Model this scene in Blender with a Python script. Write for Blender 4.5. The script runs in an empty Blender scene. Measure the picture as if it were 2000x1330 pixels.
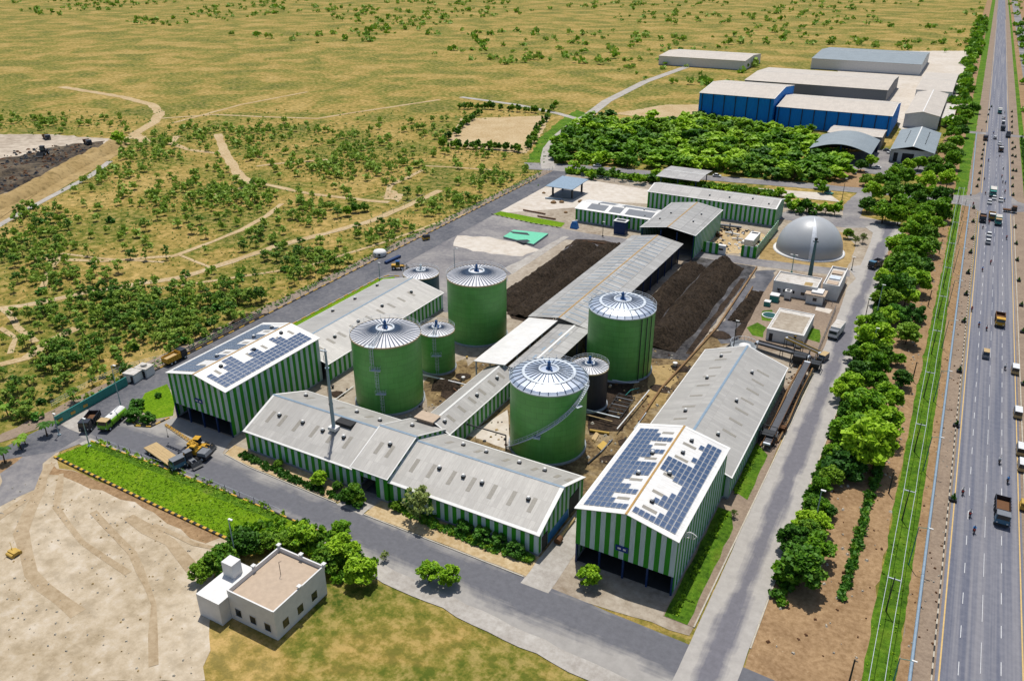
import bpy, bmesh, math, random
import numpy as np
from mathutils import Vector, Matrix, noise
R = math.radians
rnd = random.Random(7)
C = bpy.context.scene.collection
scene = bpy.context.scene

# ------------------------------------------------------------------ camera, sky, sun, exposure
CAM_H = 100.0; F_PX = 1574.2; PITCH = 26.065; YAW = 28.714
cam_d = bpy.data.cameras.new('camera'); cam = bpy.data.objects.new('camera', cam_d); C.objects.link(cam)
cam.location = (0, 0, CAM_H); cam.rotation_euler = (R(90 - PITCH), 0, R(YAW))
cam_d.sensor_width = 36; cam_d.lens = 36 * F_PX / 2000; cam_d.clip_start = 1; cam_d.clip_end = 20000
scene.camera = cam
SUN_DIR = Vector((-2.0, 3.5, 12.0)).normalized()          # towards the sun
elev = math.asin(SUN_DIR.z); azim = math.atan2(SUN_DIR.x, SUN_DIR.y)
world = bpy.data.worlds.new('World'); scene.world = world; world.use_nodes = True
wn = world.node_tree; wn.nodes.clear()
wo = wn.nodes.new('ShaderNodeOutputWorld'); wb = wn.nodes.new('ShaderNodeBackground'); ws = wn.nodes.new('ShaderNodeTexSky')
ws.sky_type = 'NISHITA'; ws.sun_disc = False; ws.sun_elevation = elev; ws.sun_rotation = azim
ws.air_density = 1.0; ws.dust_density = 1.5
wn.links.new(ws.outputs[0], wb.inputs[0]); wb.inputs[1].default_value = 0.115; wn.links.new(wb.outputs[0], wo.inputs[0])
sun_d = bpy.data.lights.new('sun', 'SUN'); sun = bpy.data.objects.new('sun', sun_d); C.objects.link(sun)
sun_d.energy = 4.8; sun_d.angle = R(0.5); sun_d.color = (1.0, 0.965, 0.905)
sun.rotation_euler = SUN_DIR.to_track_quat('Z', 'Y').to_euler()
scene.view_settings.view_transform = 'Standard'; scene.view_settings.look = 'None'
scene.view_settings.exposure = 0.0; scene.view_settings.gamma = 1.0

# survey helpers: the site plan was taken from image bearings of a level ground
_p, _y = R(PITCH), R(YAW)
def G(px, py, z=0.0):
    u = px - 1000.0; v = py - 665.0
    b = F_PX * math.cos(_p) - v * math.sin(_p); c = -(F_PX * math.sin(_p) + v * math.cos(_p))
    dx = u * math.cos(_y) - b * math.sin(_y); dy = u * math.sin(_y) + b * math.cos(_y)
    t = (z - CAM_H) / c
    return (dx * t, dy * t)
def W(pts, z=0.0): return [G(a, b, z) for a, b in pts]

# ------------------------------------------------------------------ materials
def s2l(c): return tuple(((v / 255) / 12.92 if v / 255 <= 0.04045 else ((v / 255 + 0.055) / 1.055) ** 2.4) for v in c)
def alb(r, g, b, k=0.62): return tuple(v * k for v in s2l((r, g, b)))
def new_mat(name):
    m = bpy.data.materials.new(name); m.use_nodes = True; nt = m.node_tree
    bs = nt.nodes['Principled BSDF']; bs.inputs['Specular IOR Level'].default_value = 0.25
    return m, nt, bs
def N(nt, t, **k):
    n = nt.nodes.new(t)
    for a, v in k.items(): setattr(n, a, v)
    return n
def coord(nt, scale=(1, 1, 1), kind='pos', rot=(0, 0, 0)):
    mp = N(nt, 'ShaderNodeMapping'); mp.inputs['Scale'].default_value = scale; mp.inputs['Rotation'].default_value = rot
    if kind == 'pos': g = N(nt, 'ShaderNodeNewGeometry'); nt.links.new(g.outputs['Position'], mp.inputs[0])
    else: g = N(nt, 'ShaderNodeTexCoord'); nt.links.new(g.outputs['Object'], mp.inputs[0])
    return mp.outputs[0]
def noise_n(nt, vec, scale, detail=5, rough=0.6, dist=0.0):
    n = N(nt, 'ShaderNodeTexNoise'); n.inputs['Scale'].default_value = scale; n.inputs['Detail'].default_value = detail
    n.inputs['Roughness'].default_value = rough; n.inputs['Distortion'].default_value = dist
    nt.links.new(vec, n.inputs['Vector']); return n.outputs[0]
def ramp(nt, fac, stops):
    r = N(nt, 'ShaderNodeValToRGB'); e = r.color_ramp.elements
    e[0].position, e[0].color = stops[0][0], (*stops[0][1], 1); e[1].position, e[1].color = stops[-1][0], (*stops[-1][1], 1)
    for p, c in stops[1:-1]:
        q = e.new(p); q.color = (*c, 1)
    nt.links.new(fac, r.inputs[0]); return r.outputs[0]
def mixc(nt, a, b, fac, mode='MIX'):
    m = N(nt, 'ShaderNodeMix', data_type='RGBA', blend_type=mode)
    for s, v in ((m.inputs[6], a), (m.inputs[7], b)):
        if isinstance(v, tuple): s.default_value = (*v, 1)
        else: nt.links.new(v, s)
    if isinstance(fac, float): m.inputs[0].default_value = fac
    else: nt.links.new(fac, m.inputs[0])
    return m.outputs[2]
def bump(nt, bs, h, strength, dist):
    b = N(nt, 'ShaderNodeBump'); b.inputs['Strength'].default_value = strength; b.inputs['Distance'].default_value = dist
    nt.links.new(h, b.inputs['Height']); nt.links.new(b.outputs[0], bs.inputs['Normal'])
def plain(name, c, rough=0.6, metal=0.0, var=0.18, scale=1.2, kind='pos', spec=0.3, stretch=(1, 1, 1)):
    m, nt, bs = new_mat(name)
    v = coord(nt, stretch, kind); n = noise_n(nt, v, scale, 6, 0.65)
    lo = tuple(x * (1 - var) for x in c); hi = tuple(min(1, x * (1 + var)) for x in c)
    nt.links.new(ramp(nt, n, [(0.3, lo), (0.7, hi)]), bs.inputs['Base Color'])
    bs.inputs['Roughness'].default_value = rough; bs.inputs['Metallic'].default_value = metal
    bs.inputs['Specular IOR Level'].default_value = spec
    return m
def soil(name, big, small, sb=0.03, ss=0.4, mix=0.5, bumps=0.4, rough=0.95, bd=0.3, speck=None):
    """ground: a large noise picks among 'big' colours, a small one speckles it with 'small'"""
    m, nt, bs = new_mat(name); v = coord(nt)
    a = ramp(nt, noise_n(nt, v, sb, 7, 0.62, 0.4), big); b = ramp(nt, noise_n(nt, v, ss, 8, 0.7), small)
    c = mixc(nt, a, b, mix)
    if speck:
        sc, th, col = speck
        n3 = noise_n(nt, v, sc, 3, 0.6)
        f = ramp(nt, n3, [(th, (0, 0, 0)), (th + 0.06, (1, 1, 1))]); c = mixc(nt, c, col, f)
    nt.links.new(c, bs.inputs['Base Color']); bs.inputs['Roughness'].default_value = rough
    bs.inputs['Specular IOR Level'].default_value = 0.1
    if bumps: bump(nt, bs, noise_n(nt, v, ss * 1.7, 6, 0.7), bumps, bd)
    return m
def leaf(name, lo, hi, mid=None, tr=0.25):
    m, nt, bs = new_mat(name)
    oi = N(nt, 'ShaderNodeObjectInfo'); g = N(nt, 'ShaderNodeNewGeometry')
    n = noise_n(nt, g.outputs['Position'], 0.8, 3, 0.6)
    add = N(nt, 'ShaderNodeMath', operation='ADD'); mul = N(nt, 'ShaderNodeMath', operation='MULTIPLY')
    nt.links.new(oi.outputs['Random'], mul.inputs[0]); mul.inputs[1].default_value = 0.6
    nt.links.new(n, add.inputs[0]); nt.links.new(mul.outputs[0], add.inputs[1])
    c = ramp(nt, add.outputs[0], [(0.4, lo), (0.95, hi)] if mid is None else [(0.36, lo), (0.7, mid), (1.0, hi)])
    nt.links.new(c, bs.inputs['Base Color']); bs.inputs['Roughness'].default_value = 0.6
    t = N(nt, 'ShaderNodeBsdfTranslucent'); nt.links.new(c, t.inputs[0])
    mx = N(nt, 'ShaderNodeMixShader'); mx.inputs[0].default_value = tr
    nt.links.new(bs.outputs[0], mx.inputs[1]); nt.links.new(t.outputs[0], mx.inputs[2])
    nt.links.new(mx.outputs[0], nt.nodes['Material Output'].inputs[0]); return m
def sheet_roof(name, base, axis, light=None, seam=0.82, metal=0.15, rough=0.5, bw=4.2, rh=1.05, mort=0.012, var=0.1, dirt=None):
    """corrugated sheets: long down the slope, each one a little different"""
    m, nt, bs = new_mat(name)
    v = coord(nt, (1, 1, 1), 'pos', (0, 0, 0) if axis == 'y' else (0, 0, R(90)))
    b = N(nt, 'ShaderNodeTexBrick'); b.offset = 0.0; b.squash = 1.0
    nt.links.new(v, b.inputs['Vector'])
    b.inputs['Color1'].default_value = (*[x * (1 - var) for x in base], 1); b.inputs['Color2'].default_value = (*[min(1, x * (1 + var)) for x in base], 1)
    b.inputs['Mortar'].default_value = (*[x * seam for x in base], 1)
    b.inputs['Scale'].default_value = 1.0; b.inputs['Mortar Size'].default_value = mort * 3; b.inputs['Mortar Smooth'].default_value = 0.3
    b.inputs['Brick Width'].default_value = bw; b.inputs['Row Height'].default_value = rh
    st = noise_n(nt, coord(nt, (0.5, 4, 1) if axis == 'y' else (4, 0.5, 1)), 1.0, 5, 0.7)
    d = dirt or tuple(x * 0.72 for x in base)
    c0 = mixc(nt, b.outputs[0], d, ramp(nt, st, [(0.42, (0, 0, 0)), (0.8, (0.8, 0.8, 0.8))]))
    bl = noise_n(nt, coord(nt), 0.16, 5, 0.65)
    c = mixc(nt, c0, tuple(x * .8 for x in base), ramp(nt, bl, [(.45, (0, 0, 0)), (.7, (.7, .7, .7))]))
    nt.links.new(c, bs.inputs['Base Color'])
    bs.inputs['Roughness'].default_value = rough; bs.inputs['Metallic'].default_value = metal
    w = N(nt, 'ShaderNodeTexWave', wave_type='BANDS', bands_direction='Y' if axis == 'y' else 'X'); w.inputs['Scale'].default_value = 1.6
    nt.links.new(coord(nt), w.inputs['Vector']); bump(nt, bs, w.outputs[0], 0.35, 0.05)
    return m
def clad(name, c, axis='x', var=0.12):
    m, nt, bs = new_mat(name)
    n = noise_n(nt, coord(nt, (1.5, 1.5, 0.25)), 1.2, 6, 0.7)
    k1 = ramp(nt, n, [(0.3, tuple(x * (1 - var * 1.6) for x in c)), (0.7, tuple(min(1, x * (1 + var)) for x in c))])
    n2 = noise_n(nt, coord(nt, (2.2, 2.2, .12)), 1.0, 6, .75)
    nt.links.new(mixc(nt, k1, tuple(x * .5 + .02 for x in c), ramp(nt, n2, [(.5, (0, 0, 0)), (.85, (.5, .5, .5))])), bs.inputs['Base Color'])
    bs.inputs['Roughness'].default_value = 0.6; bs.inputs['Specular IOR Level'].default_value = 0.15
    sx = N(nt, 'ShaderNodeSeparateXYZ'); g = N(nt, 'ShaderNodeNewGeometry'); nt.links.new(g.outputs['Position'], sx.inputs[0])
    ad = N(nt, 'ShaderNodeMath', operation='ADD'); nt.links.new(sx.outputs[0], ad.inputs[0]); nt.links.new(sx.outputs[1], ad.inputs[1])
    ml = N(nt, 'ShaderNodeMath', operation='MULTIPLY'); nt.links.new(ad.outputs[0], ml.inputs[0]); ml.inputs[1].default_value = 2 * math.pi / 0.32
    sn = N(nt, 'ShaderNodeMath', operation='SINE'); nt.links.new(ml.outputs[0], sn.inputs[0]); bump(nt, bs, sn.outputs[0], 0.5, 0.04)
    return m

M = {}
tan1, tan2, olive, dgr = alb(205, 170, 98), alb(178, 142, 74), alb(140, 138, 52), alb(78, 100, 34)
M['scrub'] = soil('dry_scrub_ground', [(0.37, alb(84, 104, 34)), (0.47, alb(128, 132, 50)), (0.54, alb(184, 154, 82)), (0.64, alb(212, 178, 110))],
                  [(0.42, alb(70, 92, 28)), (0.49, alb(144, 134, 60)), (0.60, alb(220, 186, 120))], 0.026, 0.34, 0.5, 0.9, bd=0.6)
M['track'] = soil('pale_track_dirt', [(0.35, alb(190, 160, 112)), (0.65, alb(224, 200, 158))], [(0.4, alb(176, 146, 98)), (0.6, alb(226, 204, 166))], 0.08, 0.9, 0.5, 0.3)
M['sand'] = soil('bare_sandy_ground', [(0.36, alb(184, 164, 132)), (0.5, alb(212, 194, 166)), (0.66, alb(232, 218, 196))],
                 [(0.38, alb(158, 140, 112)), (0.52, alb(208, 190, 162)), (0.66, alb(236, 224, 206))], 0.05, 0.3, 0.5, 0.6, speck=(1.9, 0.7, alb(236, 228, 214)))
M['sandb'] = soil('compacted_sand', [(0.36, alb(176, 152, 118)), (0.66, alb(206, 184, 152))], [(0.35, alb(160, 138, 106)), (0.65, alb(216, 196, 166))], 0.1, 0.7, 0.5, 0.3)
M['pitpale'] = soil('pale_quarry_ground', [(0.38, alb(186, 168, 146)), (0.6, alb(226, 210, 188))], [(0.38, alb(150, 136, 120)), (0.6, alb(224, 210, 190))], 0.02, 0.2, 0.5, 0.4)
M['pitdark'] = soil('dark_quarry_ground', [(0.42, alb(40, 40, 42)), (0.6, alb(128, 116, 98))], [(0.42, alb(36, 36, 40)), (0.6, alb(140, 122, 98))], 0.05, 0.3, 0.5, 0.7, bd=1.0)
M['ochre'] = soil('ochre_bank_ground', [(0.4, alb(168, 140, 90)), (0.6, alb(202, 174, 124))], [(0.38, alb(112, 98, 58)), (0.52, alb(192, 164, 112))], 0.05, 0.4, 0.5, 0.6)
M['dirt'] = soil('brown_verge_dirt', [(0.38, alb(150, 118, 84)), (0.62, alb(186, 152, 112))], [(0.38, alb(132, 104, 72)), (0.62, alb(196, 164, 126))], 0.12, 1.1, 0.5, 0.3, speck=(2.2, 0.69, alb(216, 200, 172)))
M['verge'] = soil('grey_brown_verge', [(0.38, alb(146, 128, 112)), (0.62, alb(170, 150, 130))], [(0.4, alb(140, 122, 104)), (0.62, alb(182, 162, 140))], 0.15, 1.3, 0.5, 0.2)
M['yard'] = soil('concrete_yard', [(0.35, alb(150, 132, 112)), (0.5, alb(182, 168, 148)), (0.68, alb(206, 194, 176))], [(0.38, alb(146, 130, 110)), (0.62, alb(208, 196, 178))], 0.07, 0.6, 0.45, 0.15)
M['yarddirt'] = soil('oily_yard_dirt', [(0.38, alb(58, 48, 38)), (0.48, alb(124, 100, 68)), (0.56, alb(158, 134, 92)), (0.66, alb(186, 168, 138))], [(0.4, alb(74, 62, 46)), (0.62, alb(182, 158, 116))], 0.12, 0.9, 0.5, 0.4)
M['blackdirt'] = soil('black_sludge_ground', [(0.4, alb(34, 28, 24)), (0.6, alb(80, 66, 54))], [(0.4, alb(30, 26, 22)), (0.62, alb(96, 80, 66))], 0.2, 1.2, 0.5, 0.6)
M['white_yard'] = soil('pale_concrete_pad', [(0.38, alb(214, 200, 182)), (0.62, alb(234, 224, 210))], [(0.36, alb(200, 184, 164)), (0.6, alb(236, 228, 216))], 0.04, 0.35, 0.5, 0.1)
M['asphalt'] = soil('dark_asphalt', [(0.38, alb(92, 94, 102, .66)), (0.62, alb(126, 125, 128, .66))], [(0.4, alb(88, 90, 97, .66)), (0.62, alb(138, 136, 136, .66))], 0.1, 0.8, 0.4, 0.1, 0.85)
M['asphalt_pale'] = soil('worn_pale_asphalt', [(0.36, alb(116, 114, 120)), (0.5, alb(148, 144, 144)), (0.66, alb(190, 184, 176))], [(0.4, alb(128, 126, 128)), (0.62, alb(176, 170, 164))], 0.045, 0.6, 0.4, 0.1, 0.85)
M['shoulder'] = soil('dusty_concrete_shoulder', [(0.38, alb(176, 168, 158)), (0.62, alb(208, 202, 192))], [(0.4, alb(168, 160, 150)), (0.62, alb(212, 206, 198))], 0.2, 1.0, 0.4, 0.1)
M['wet'] = soil('wet_grey_ground', [(0.4, alb(76, 76, 80)), (0.62, alb(140, 138, 140))], [(0.4, alb(84, 82, 84)), (0.62, alb(128, 124, 122))], 0.15, 0.7, 0.5, 0.1, 0.3)
M['wetblack'] = soil('sludge_wet_ground', [(0.42, alb(38, 34, 32)), (0.52, alb(74, 70, 68)), (0.64, alb(128, 126, 128))], [(0.4, alb(40, 36, 34)), (0.62, alb(120, 116, 112))], 0.12, 0.9, 0.5, 0.3, 0.35)
M['lawn'] = soil('bright_green_lawn', [(0.3, alb(92, 136, 16)), (0.5, alb(122, 166, 18)), (0.66, alb(150, 180, 40))], [(0.38, alb(70, 112, 10)), (0.6, alb(146, 184, 32)), (.72, alb(176, 184, 80))], 0.16, 1.6, 0.5, 0.9, bd=0.4)
M['lawn_rough'] = soil('rough_green_grass', [(0.35, alb(56, 92, 22)), (0.5, alb(92, 138, 28)), (0.62, alb(128, 156, 44)), (0.72, alb(160, 150, 88))], [(0.38, alb(44, 74, 18)), (0.6, alb(118, 158, 42)), (.72, alb(170, 156, 96))], 0.14, 1.0, 0.5, 0.9, bd=0.5)
M['hwy'] = None
def highway_mat():
    m, nt, bs = new_mat('highway_asphalt')
    v = coord(nt); sx = N(nt, 'ShaderNodeSeparateXYZ'); nt.links.new(v, sx.inputs[0])
    st = noise_n(nt, coord(nt, (1.2, 0.012, 1)), 1.0, 3, 0.5); fine = noise_n(nt, v, 0.9, 7, 0.7)
    a = ramp(nt, st, [(0.36, alb(100, 104, 120, .75)), (0.64, alb(146, 144, 148, .75))]); b = ramp(nt, fine, [(0.4, alb(94, 96, 106)), (0.62, alb(130, 130, 136))])
    nt.links.new(mixc(nt, a, b, 0.35), bs.inputs['Base Color']); bs.inputs['Roughness'].default_value = 0.8
    return m
M['hwy'] = highway_mat()
def worn_lane(name, axis, c0, half, pale, dark, edge=0.35):
    """pale dusty concrete with a dark wheel-worn band down the middle, soft and uneven"""
    m, nt, bs = new_mat(name); v = coord(nt); sx = N(nt, 'ShaderNodeSeparateXYZ'); nt.links.new(v, sx.inputs[0])
    def mth(op, a, b):
        n = N(nt, 'ShaderNodeMath', operation=op)
        for k, q in enumerate((a, b)):
            if q is None: continue
            if isinstance(q, (int, float)): n.inputs[k].default_value = q
            else: nt.links.new(q, n.inputs[k])
        return n.outputs[0]
    d = mth('DIVIDE', mth('ABSOLUTE', mth('SUBTRACT', sx.outputs[axis], c0), None), half)
    n1 = noise_n(nt, v, 0.06, 6, 0.65, 0.6); n2 = noise_n(nt, coord(nt, (1.0, .05, 1) if axis == 0 else (.05, 1.0, 1)), 1.4, 5, 0.6)
    f = mth('ADD', mth('MULTIPLY', n1, 1.5), mth('SUBTRACT', mth('MULTIPLY', n2, .5), d))
    base = mixc(nt, pale, tuple(x * .82 for x in pale), ramp(nt, noise_n(nt, v, .5, 8, .7), [(.35, (0, 0, 0)), (.65, (1, 1, 1))]))
    dk = mixc(nt, dark, tuple(x * 1.25 for x in dark), ramp(nt, noise_n(nt, v, .9, 8, .7), [(.35, (0, 0, 0)), (.65, (1, 1, 1))]))
    c = mixc(nt, base, dk, ramp(nt, f, [(edge, (0, 0, 0)), (edge + .38, (1, 1, 1))]))
    nt.links.new(c, bs.inputs['Base Color']); bs.inputs['Roughness'].default_value = .85; return m
M['inner'] = worn_lane('inner_road_concrete', 0, -16.0, 3.6, alb(196, 190, 182), alb(118, 116, 122))
M['front'] = worn_lane('front_road_asphalt', 1, 93.2, 7.0, alb(182, 177, 170), alb(108, 108, 113), 0.2)
M['paint_w'] = plain('white_road_paint', alb(225, 225, 225), 0.7, var=0.15, scale=2)
M['paint_y'] = plain('yellow_road_paint', alb(226, 190, 120), 0.7, var=0.15, scale=2)
M['kerb'] = plain('kerb_concrete', alb(205, 196, 178), 0.9, var=0.2, scale=1.0)
M['kerb_y'] = plain('kerb_yellow', alb(222, 178, 70), 0.8); M['kerb_b'] = plain('kerb_black', (0.02, 0.02, 0.02), 0.8)
GRN = (0.030, 0.235, 0.016); WSH = (0.44, 0.53, 0.52)
M['g'] = clad('green_cladding', GRN); M['w'] = clad('pale_cladding', WSH)
M['plinth'] = plain('plinth_concrete', alb(170, 176, 180), 0.9, var=0.2)
M['roofy'] = sheet_roof('grey_sheet_roof', alb(198, 194, 187, 0.66), 'y'); M['roofx'] = sheet_roof('grey_sheet_roof_b', alb(198, 194, 187, 0.66), 'x')
M['roofold'] = sheet_roof('ribbed_old_roof', alb(196, 194, 190, 0.62), 'y', seam=0.6, mort=0.05, bw=4.4, rh=3.2, var=0.16, dirt=alb(130, 124, 112))
M['roofoldx'] = sheet_roof('ribbed_old_roof_b', alb(200, 196, 190, 0.62), 'x', seam=0.75, mort=0.04, bw=4.4, rh=4.2, var=0.14)
M['roofwhite'] = sheet_roof('white_sheet_roof', alb(244, 242, 238, 0.72), 'y', seam=0.9, var=0.03, dirt=alb(206, 200, 190))
M['roofbeige'] = sheet_roof('beige_sheet_roof', alb(226, 214, 198, 0.66), 'x', seam=0.9, var=0.05)
M['roofgrey'] = sheet_roof('blue_grey_sheet_roof', alb(160, 170, 174, 0.66), 'y', seam=0.85, var=0.06)
M['trimw'] = plain('white_trim', alb(240, 238, 232, 0.72), 0.5, var=0.05)
M['ridge_blue'] = plain('blue_grey_ridge', alb(150, 172, 190), 0.5, var=0.15)
M['ridge_or'] = plain('orange_rust_ridge', alb(196, 156, 92), 0.7, var=0.25)
M['skyl'] = plain('dirty_translucent_sheet', alb(166, 160, 148), 0.5, var=0.15, scale=3)
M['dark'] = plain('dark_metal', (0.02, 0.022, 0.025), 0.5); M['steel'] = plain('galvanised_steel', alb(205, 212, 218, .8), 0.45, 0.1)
M['inside'] = plain('painted_interior_shade', (0.03, 0.03, 0.03), 0.9)
M['bluewall'] = clad('blue_cladding', (0.006, 0.19, 0.62)); M['bluedk'] = plain('dark_blue_steel', (0.008, 0.03, 0.1), 0.5)
M['wht'] = plain('white_plaster', alb(232, 230, 226, 0.72), 0.8, var=0.08, scale=0.8); M['whtroof'] = soil('stained_white_roof', [(0.4, alb(206, 198, 186)), (0.6, alb(236, 232, 224))], [(0.34, alb(170, 156, 136)), (0.55, alb(236, 230, 222))], 0.2, 0.7, 0.5, 0.05)
M['beige'] = plain('beige_screed', alb(206, 184, 160), 0.9, var=0.1)
M['glass'] = plain('dark_window_glass', (0.015, 0.02, 0.025), 0.12, var=0.3, spec=0.6)
M['pool'] = plain('green_pool_water', (0.012, 0.06, 0.045), .15)
M['shellg'] = None
def shell_mat(name, c, axis_var=0.1, rough=0.32):
    m, nt, bs = new_mat(name)
    tc = N(nt, 'ShaderNodeTexCoord'); sx = N(nt, 'ShaderNodeSeparateXYZ'); nt.links.new(tc.outputs['Object'], sx.inputs[0])
    at = N(nt, 'ShaderNodeMath', operation='ARCTAN2'); nt.links.new(sx.outputs[1], at.inputs[0]); nt.links.new(sx.outputs[0], at.inputs[1])
    ml = N(nt, 'ShaderNodeMath', operation='MULTIPLY'); nt.links.new(at.outputs[0], ml.inputs[0]); ml.inputs[1].default_value = 8.3
    cb = N(nt, 'ShaderNodeCombineXYZ'); nt.links.new(ml.outputs[0], cb.inputs[0]); nt.links.new(sx.outputs[2], cb.inputs[1])
    b = N(nt, 'ShaderNodeTexBrick'); b.offset = .5; nt.links.new(cb.outputs[0], b.inputs['Vector'])
    b.inputs['Color1'].default_value = (*[x * .93 for x in c], 1); b.inputs['Color2'].default_value = (*[x * 1.08 for x in c], 1); b.inputs['Mortar'].default_value = (*[x * .62 for x in c], 1)
    b.inputs['Scale'].default_value = 1; b.inputs['Mortar Size'].default_value = .03; b.inputs['Brick Width'].default_value = 2.6; b.inputs['Row Height'].default_value = 1.42
    mp = N(nt, 'ShaderNodeMapping'); mp.inputs['Scale'].default_value = (1.6, .07, 1); nt.links.new(cb.outputs[0], mp.inputs[0])
    st = noise_n(nt, mp.outputs[0], 1.0, 6, .7); n2 = noise_n(nt, coord(nt), .25, 4, .6)
    c1 = mixc(nt, b.outputs[0], tuple(min(1, x * 1.1 + .06) for x in c), ramp(nt, st, [(.5, (0, 0, 0)), (.8, (.55, .55, .55))]))
    c2 = mixc(nt, c1, tuple(x * .62 for x in c), ramp(nt, n2, [(.5, (0, 0, 0)), (.8, (.5, .5, .5))]))
    nt.links.new(c2, bs.inputs['Base Color'])
    nt.links.new(ramp(nt, st, [(.3, (rough,) * 3), (.7, (rough + .22,) * 3)]), bs.inputs['Roughness']); bs.inputs['Specular IOR Level'].default_value = .45
    return m
M['shellg'] = shell_mat('green_tank_enamel', (0.095, 0.31, 0.06)); M['shellk'] = shell_mat('black_tank_enamel', (0.012, 0.016, 0.026), rough=0.35)
M['shellt'] = shell_mat('dark_teal_tank_enamel', (0.02, 0.07, 0.085), rough=0.4)
M['alu'] = plain('aluminium_panel', alb(222, 230, 240, 0.8), 0.32, 0.72, 0.1, 0.5); M['rib'] = plain('dark_blue_rib', (0.03, 0.055, 0.10), 0.5)
M['aluold'] = plain('dusty_aluminium', alb(222, 222, 224, 0.72), 0.5, 0.1, 0.12, 0.8)
M['bluem'] = plain('blue_machine_paint', (0.012, 0.065, 0.19), 0.4); M['rimb'] = plain('beige_rim', alb(206, 186, 150), 0.7)
M['pv'] = None
def pv_mat():
    m, nt, bs = new_mat('solar_cells'); v = coord(nt, (1, 1, 1), 'obj')
    b = N(nt, 'ShaderNodeTexBrick'); b.offset = 0; nt.links.new(v, b.inputs['Vector'])
    b.inputs['Color1'].default_value = (0.038, 0.066, 0.125, 1); b.inputs['Color2'].default_value = (0.046, 0.078, 0.145, 1); b.inputs['Mortar'].default_value = (0.16, 0.19, 0.26, 1)
    b.inputs['Scale'].default_value = 1; b.inputs['Mortar Size'].default_value = 0.008; b.inputs['Brick Width'].default_value = 0.155; b.inputs['Row Height'].default_value = 0.155
    nt.links.new(b.outputs[0], bs.inputs['Base Color']); bs.inputs['Roughness'].default_value = 0.22; bs.inputs['Specular IOR Level'].default_value = 0.6
    return m
M['pv'] = pv_mat(); M['pvf'] = plain('panel_frame', alb(210, 214, 220), 0.4, 0.4)
M['compost'] = soil('dark_brown_compost', [(0.36, alb(42, 37, 32, 0.6)), (0.62, alb(78, 67, 56, 0.6))], [(0.36, alb(18, 16, 14, 0.6)), (0.62, alb(104, 88, 72, 0.6))], 0.3, 1.3, 0.6, 1.0, bd=0.9)
M['dome'] = plain('grey_membrane', alb(192, 194, 195, 0.66), 0.42, 0, 0.06, 0.2, spec=0.5); M['domew'] = plain('white_membrane', alb(232, 234, 238, 0.75), 0.4)
M['trunk'] = plain('bark', alb(96, 78, 58), 0.95); M['pole_dark'] = plain('dark_pole', (0.035, 0.04, 0.035), 0.7); M['pole_grey'] = plain('grey_pole', alb(150, 170, 178, .8), 0.5, 0.1)
M['leafA'] = leaf('fresh_leaves', alb(62, 106, 14, .9), alb(156, 192, 40, .95), alb(104, 152, 24, .9))
M['leafB'] = leaf('deep_leaves', alb(46, 88, 18, .85), alb(126, 162, 40, .9), alb(78, 126, 26, .85))
M['leafS'] = leaf('scrub_leaves', alb(66, 104, 32, .95), alb(146, 170, 66, 1.0), alb(100, 140, 44, .95))
M['leafG'] = leaf('grass_blades', alb(84, 128, 16, .75), alb(150, 188, 40, .8))
M['leafD'] = leaf('dark_shrub_leaves', alb(44, 88, 26, .85), alb(92, 144, 46, .9))
M['leafP'] = leaf('pale_sparse_leaves', alb(110, 130, 60, 0.7), alb(170, 186, 100, 0.75))
for nm, c, r in (('truck_y', alb(222, 170, 50), .4), ('truck_g', (0.16, 0.36, 0.02), .4), ('truck_k', (0.02, 0.022, 0.03), .4), ('truck_b', (0.05, 0.13, 0.2), .4), ('truck_w', alb(230, 230, 228, .7), .4),
                 ('tyre', (0.012, 0.012, 0.012), .9), ('teal', (0.03, 0.2, 0.17), .5), ('rust', alb(120, 84, 56), .9), ('tanp', alb(206, 176, 124), .6), ('greyp', alb(130, 134, 140), .6),
                 ('skin', (0.25, 0.13, 0.08), .6), ('shirt1', (0.05, 0.2, 0.45), .8), ('shirt2', (0.6, 0.6, 0.58), .8), ('shirt3', (0.3, 0.05, 0.04), .8), ('trouser', (0.03, 0.035, 0.05), .8),
                 ('mint', alb(110, 205, 165, .7), .6), ('bluep', (0.03, 0.16, 0.42), .5), ('red', (0.3, 0.03, 0.02), .5), ('pipe_rust', alb(150, 116, 76), .8), ('yellow', alb(214, 176, 84), .7), ('sign_b', (0.005, 0.03, 0.16), .5)):
    M[nm] = plain(nm + '_paint', c, r, 0, 0.12, 1.5)

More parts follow.
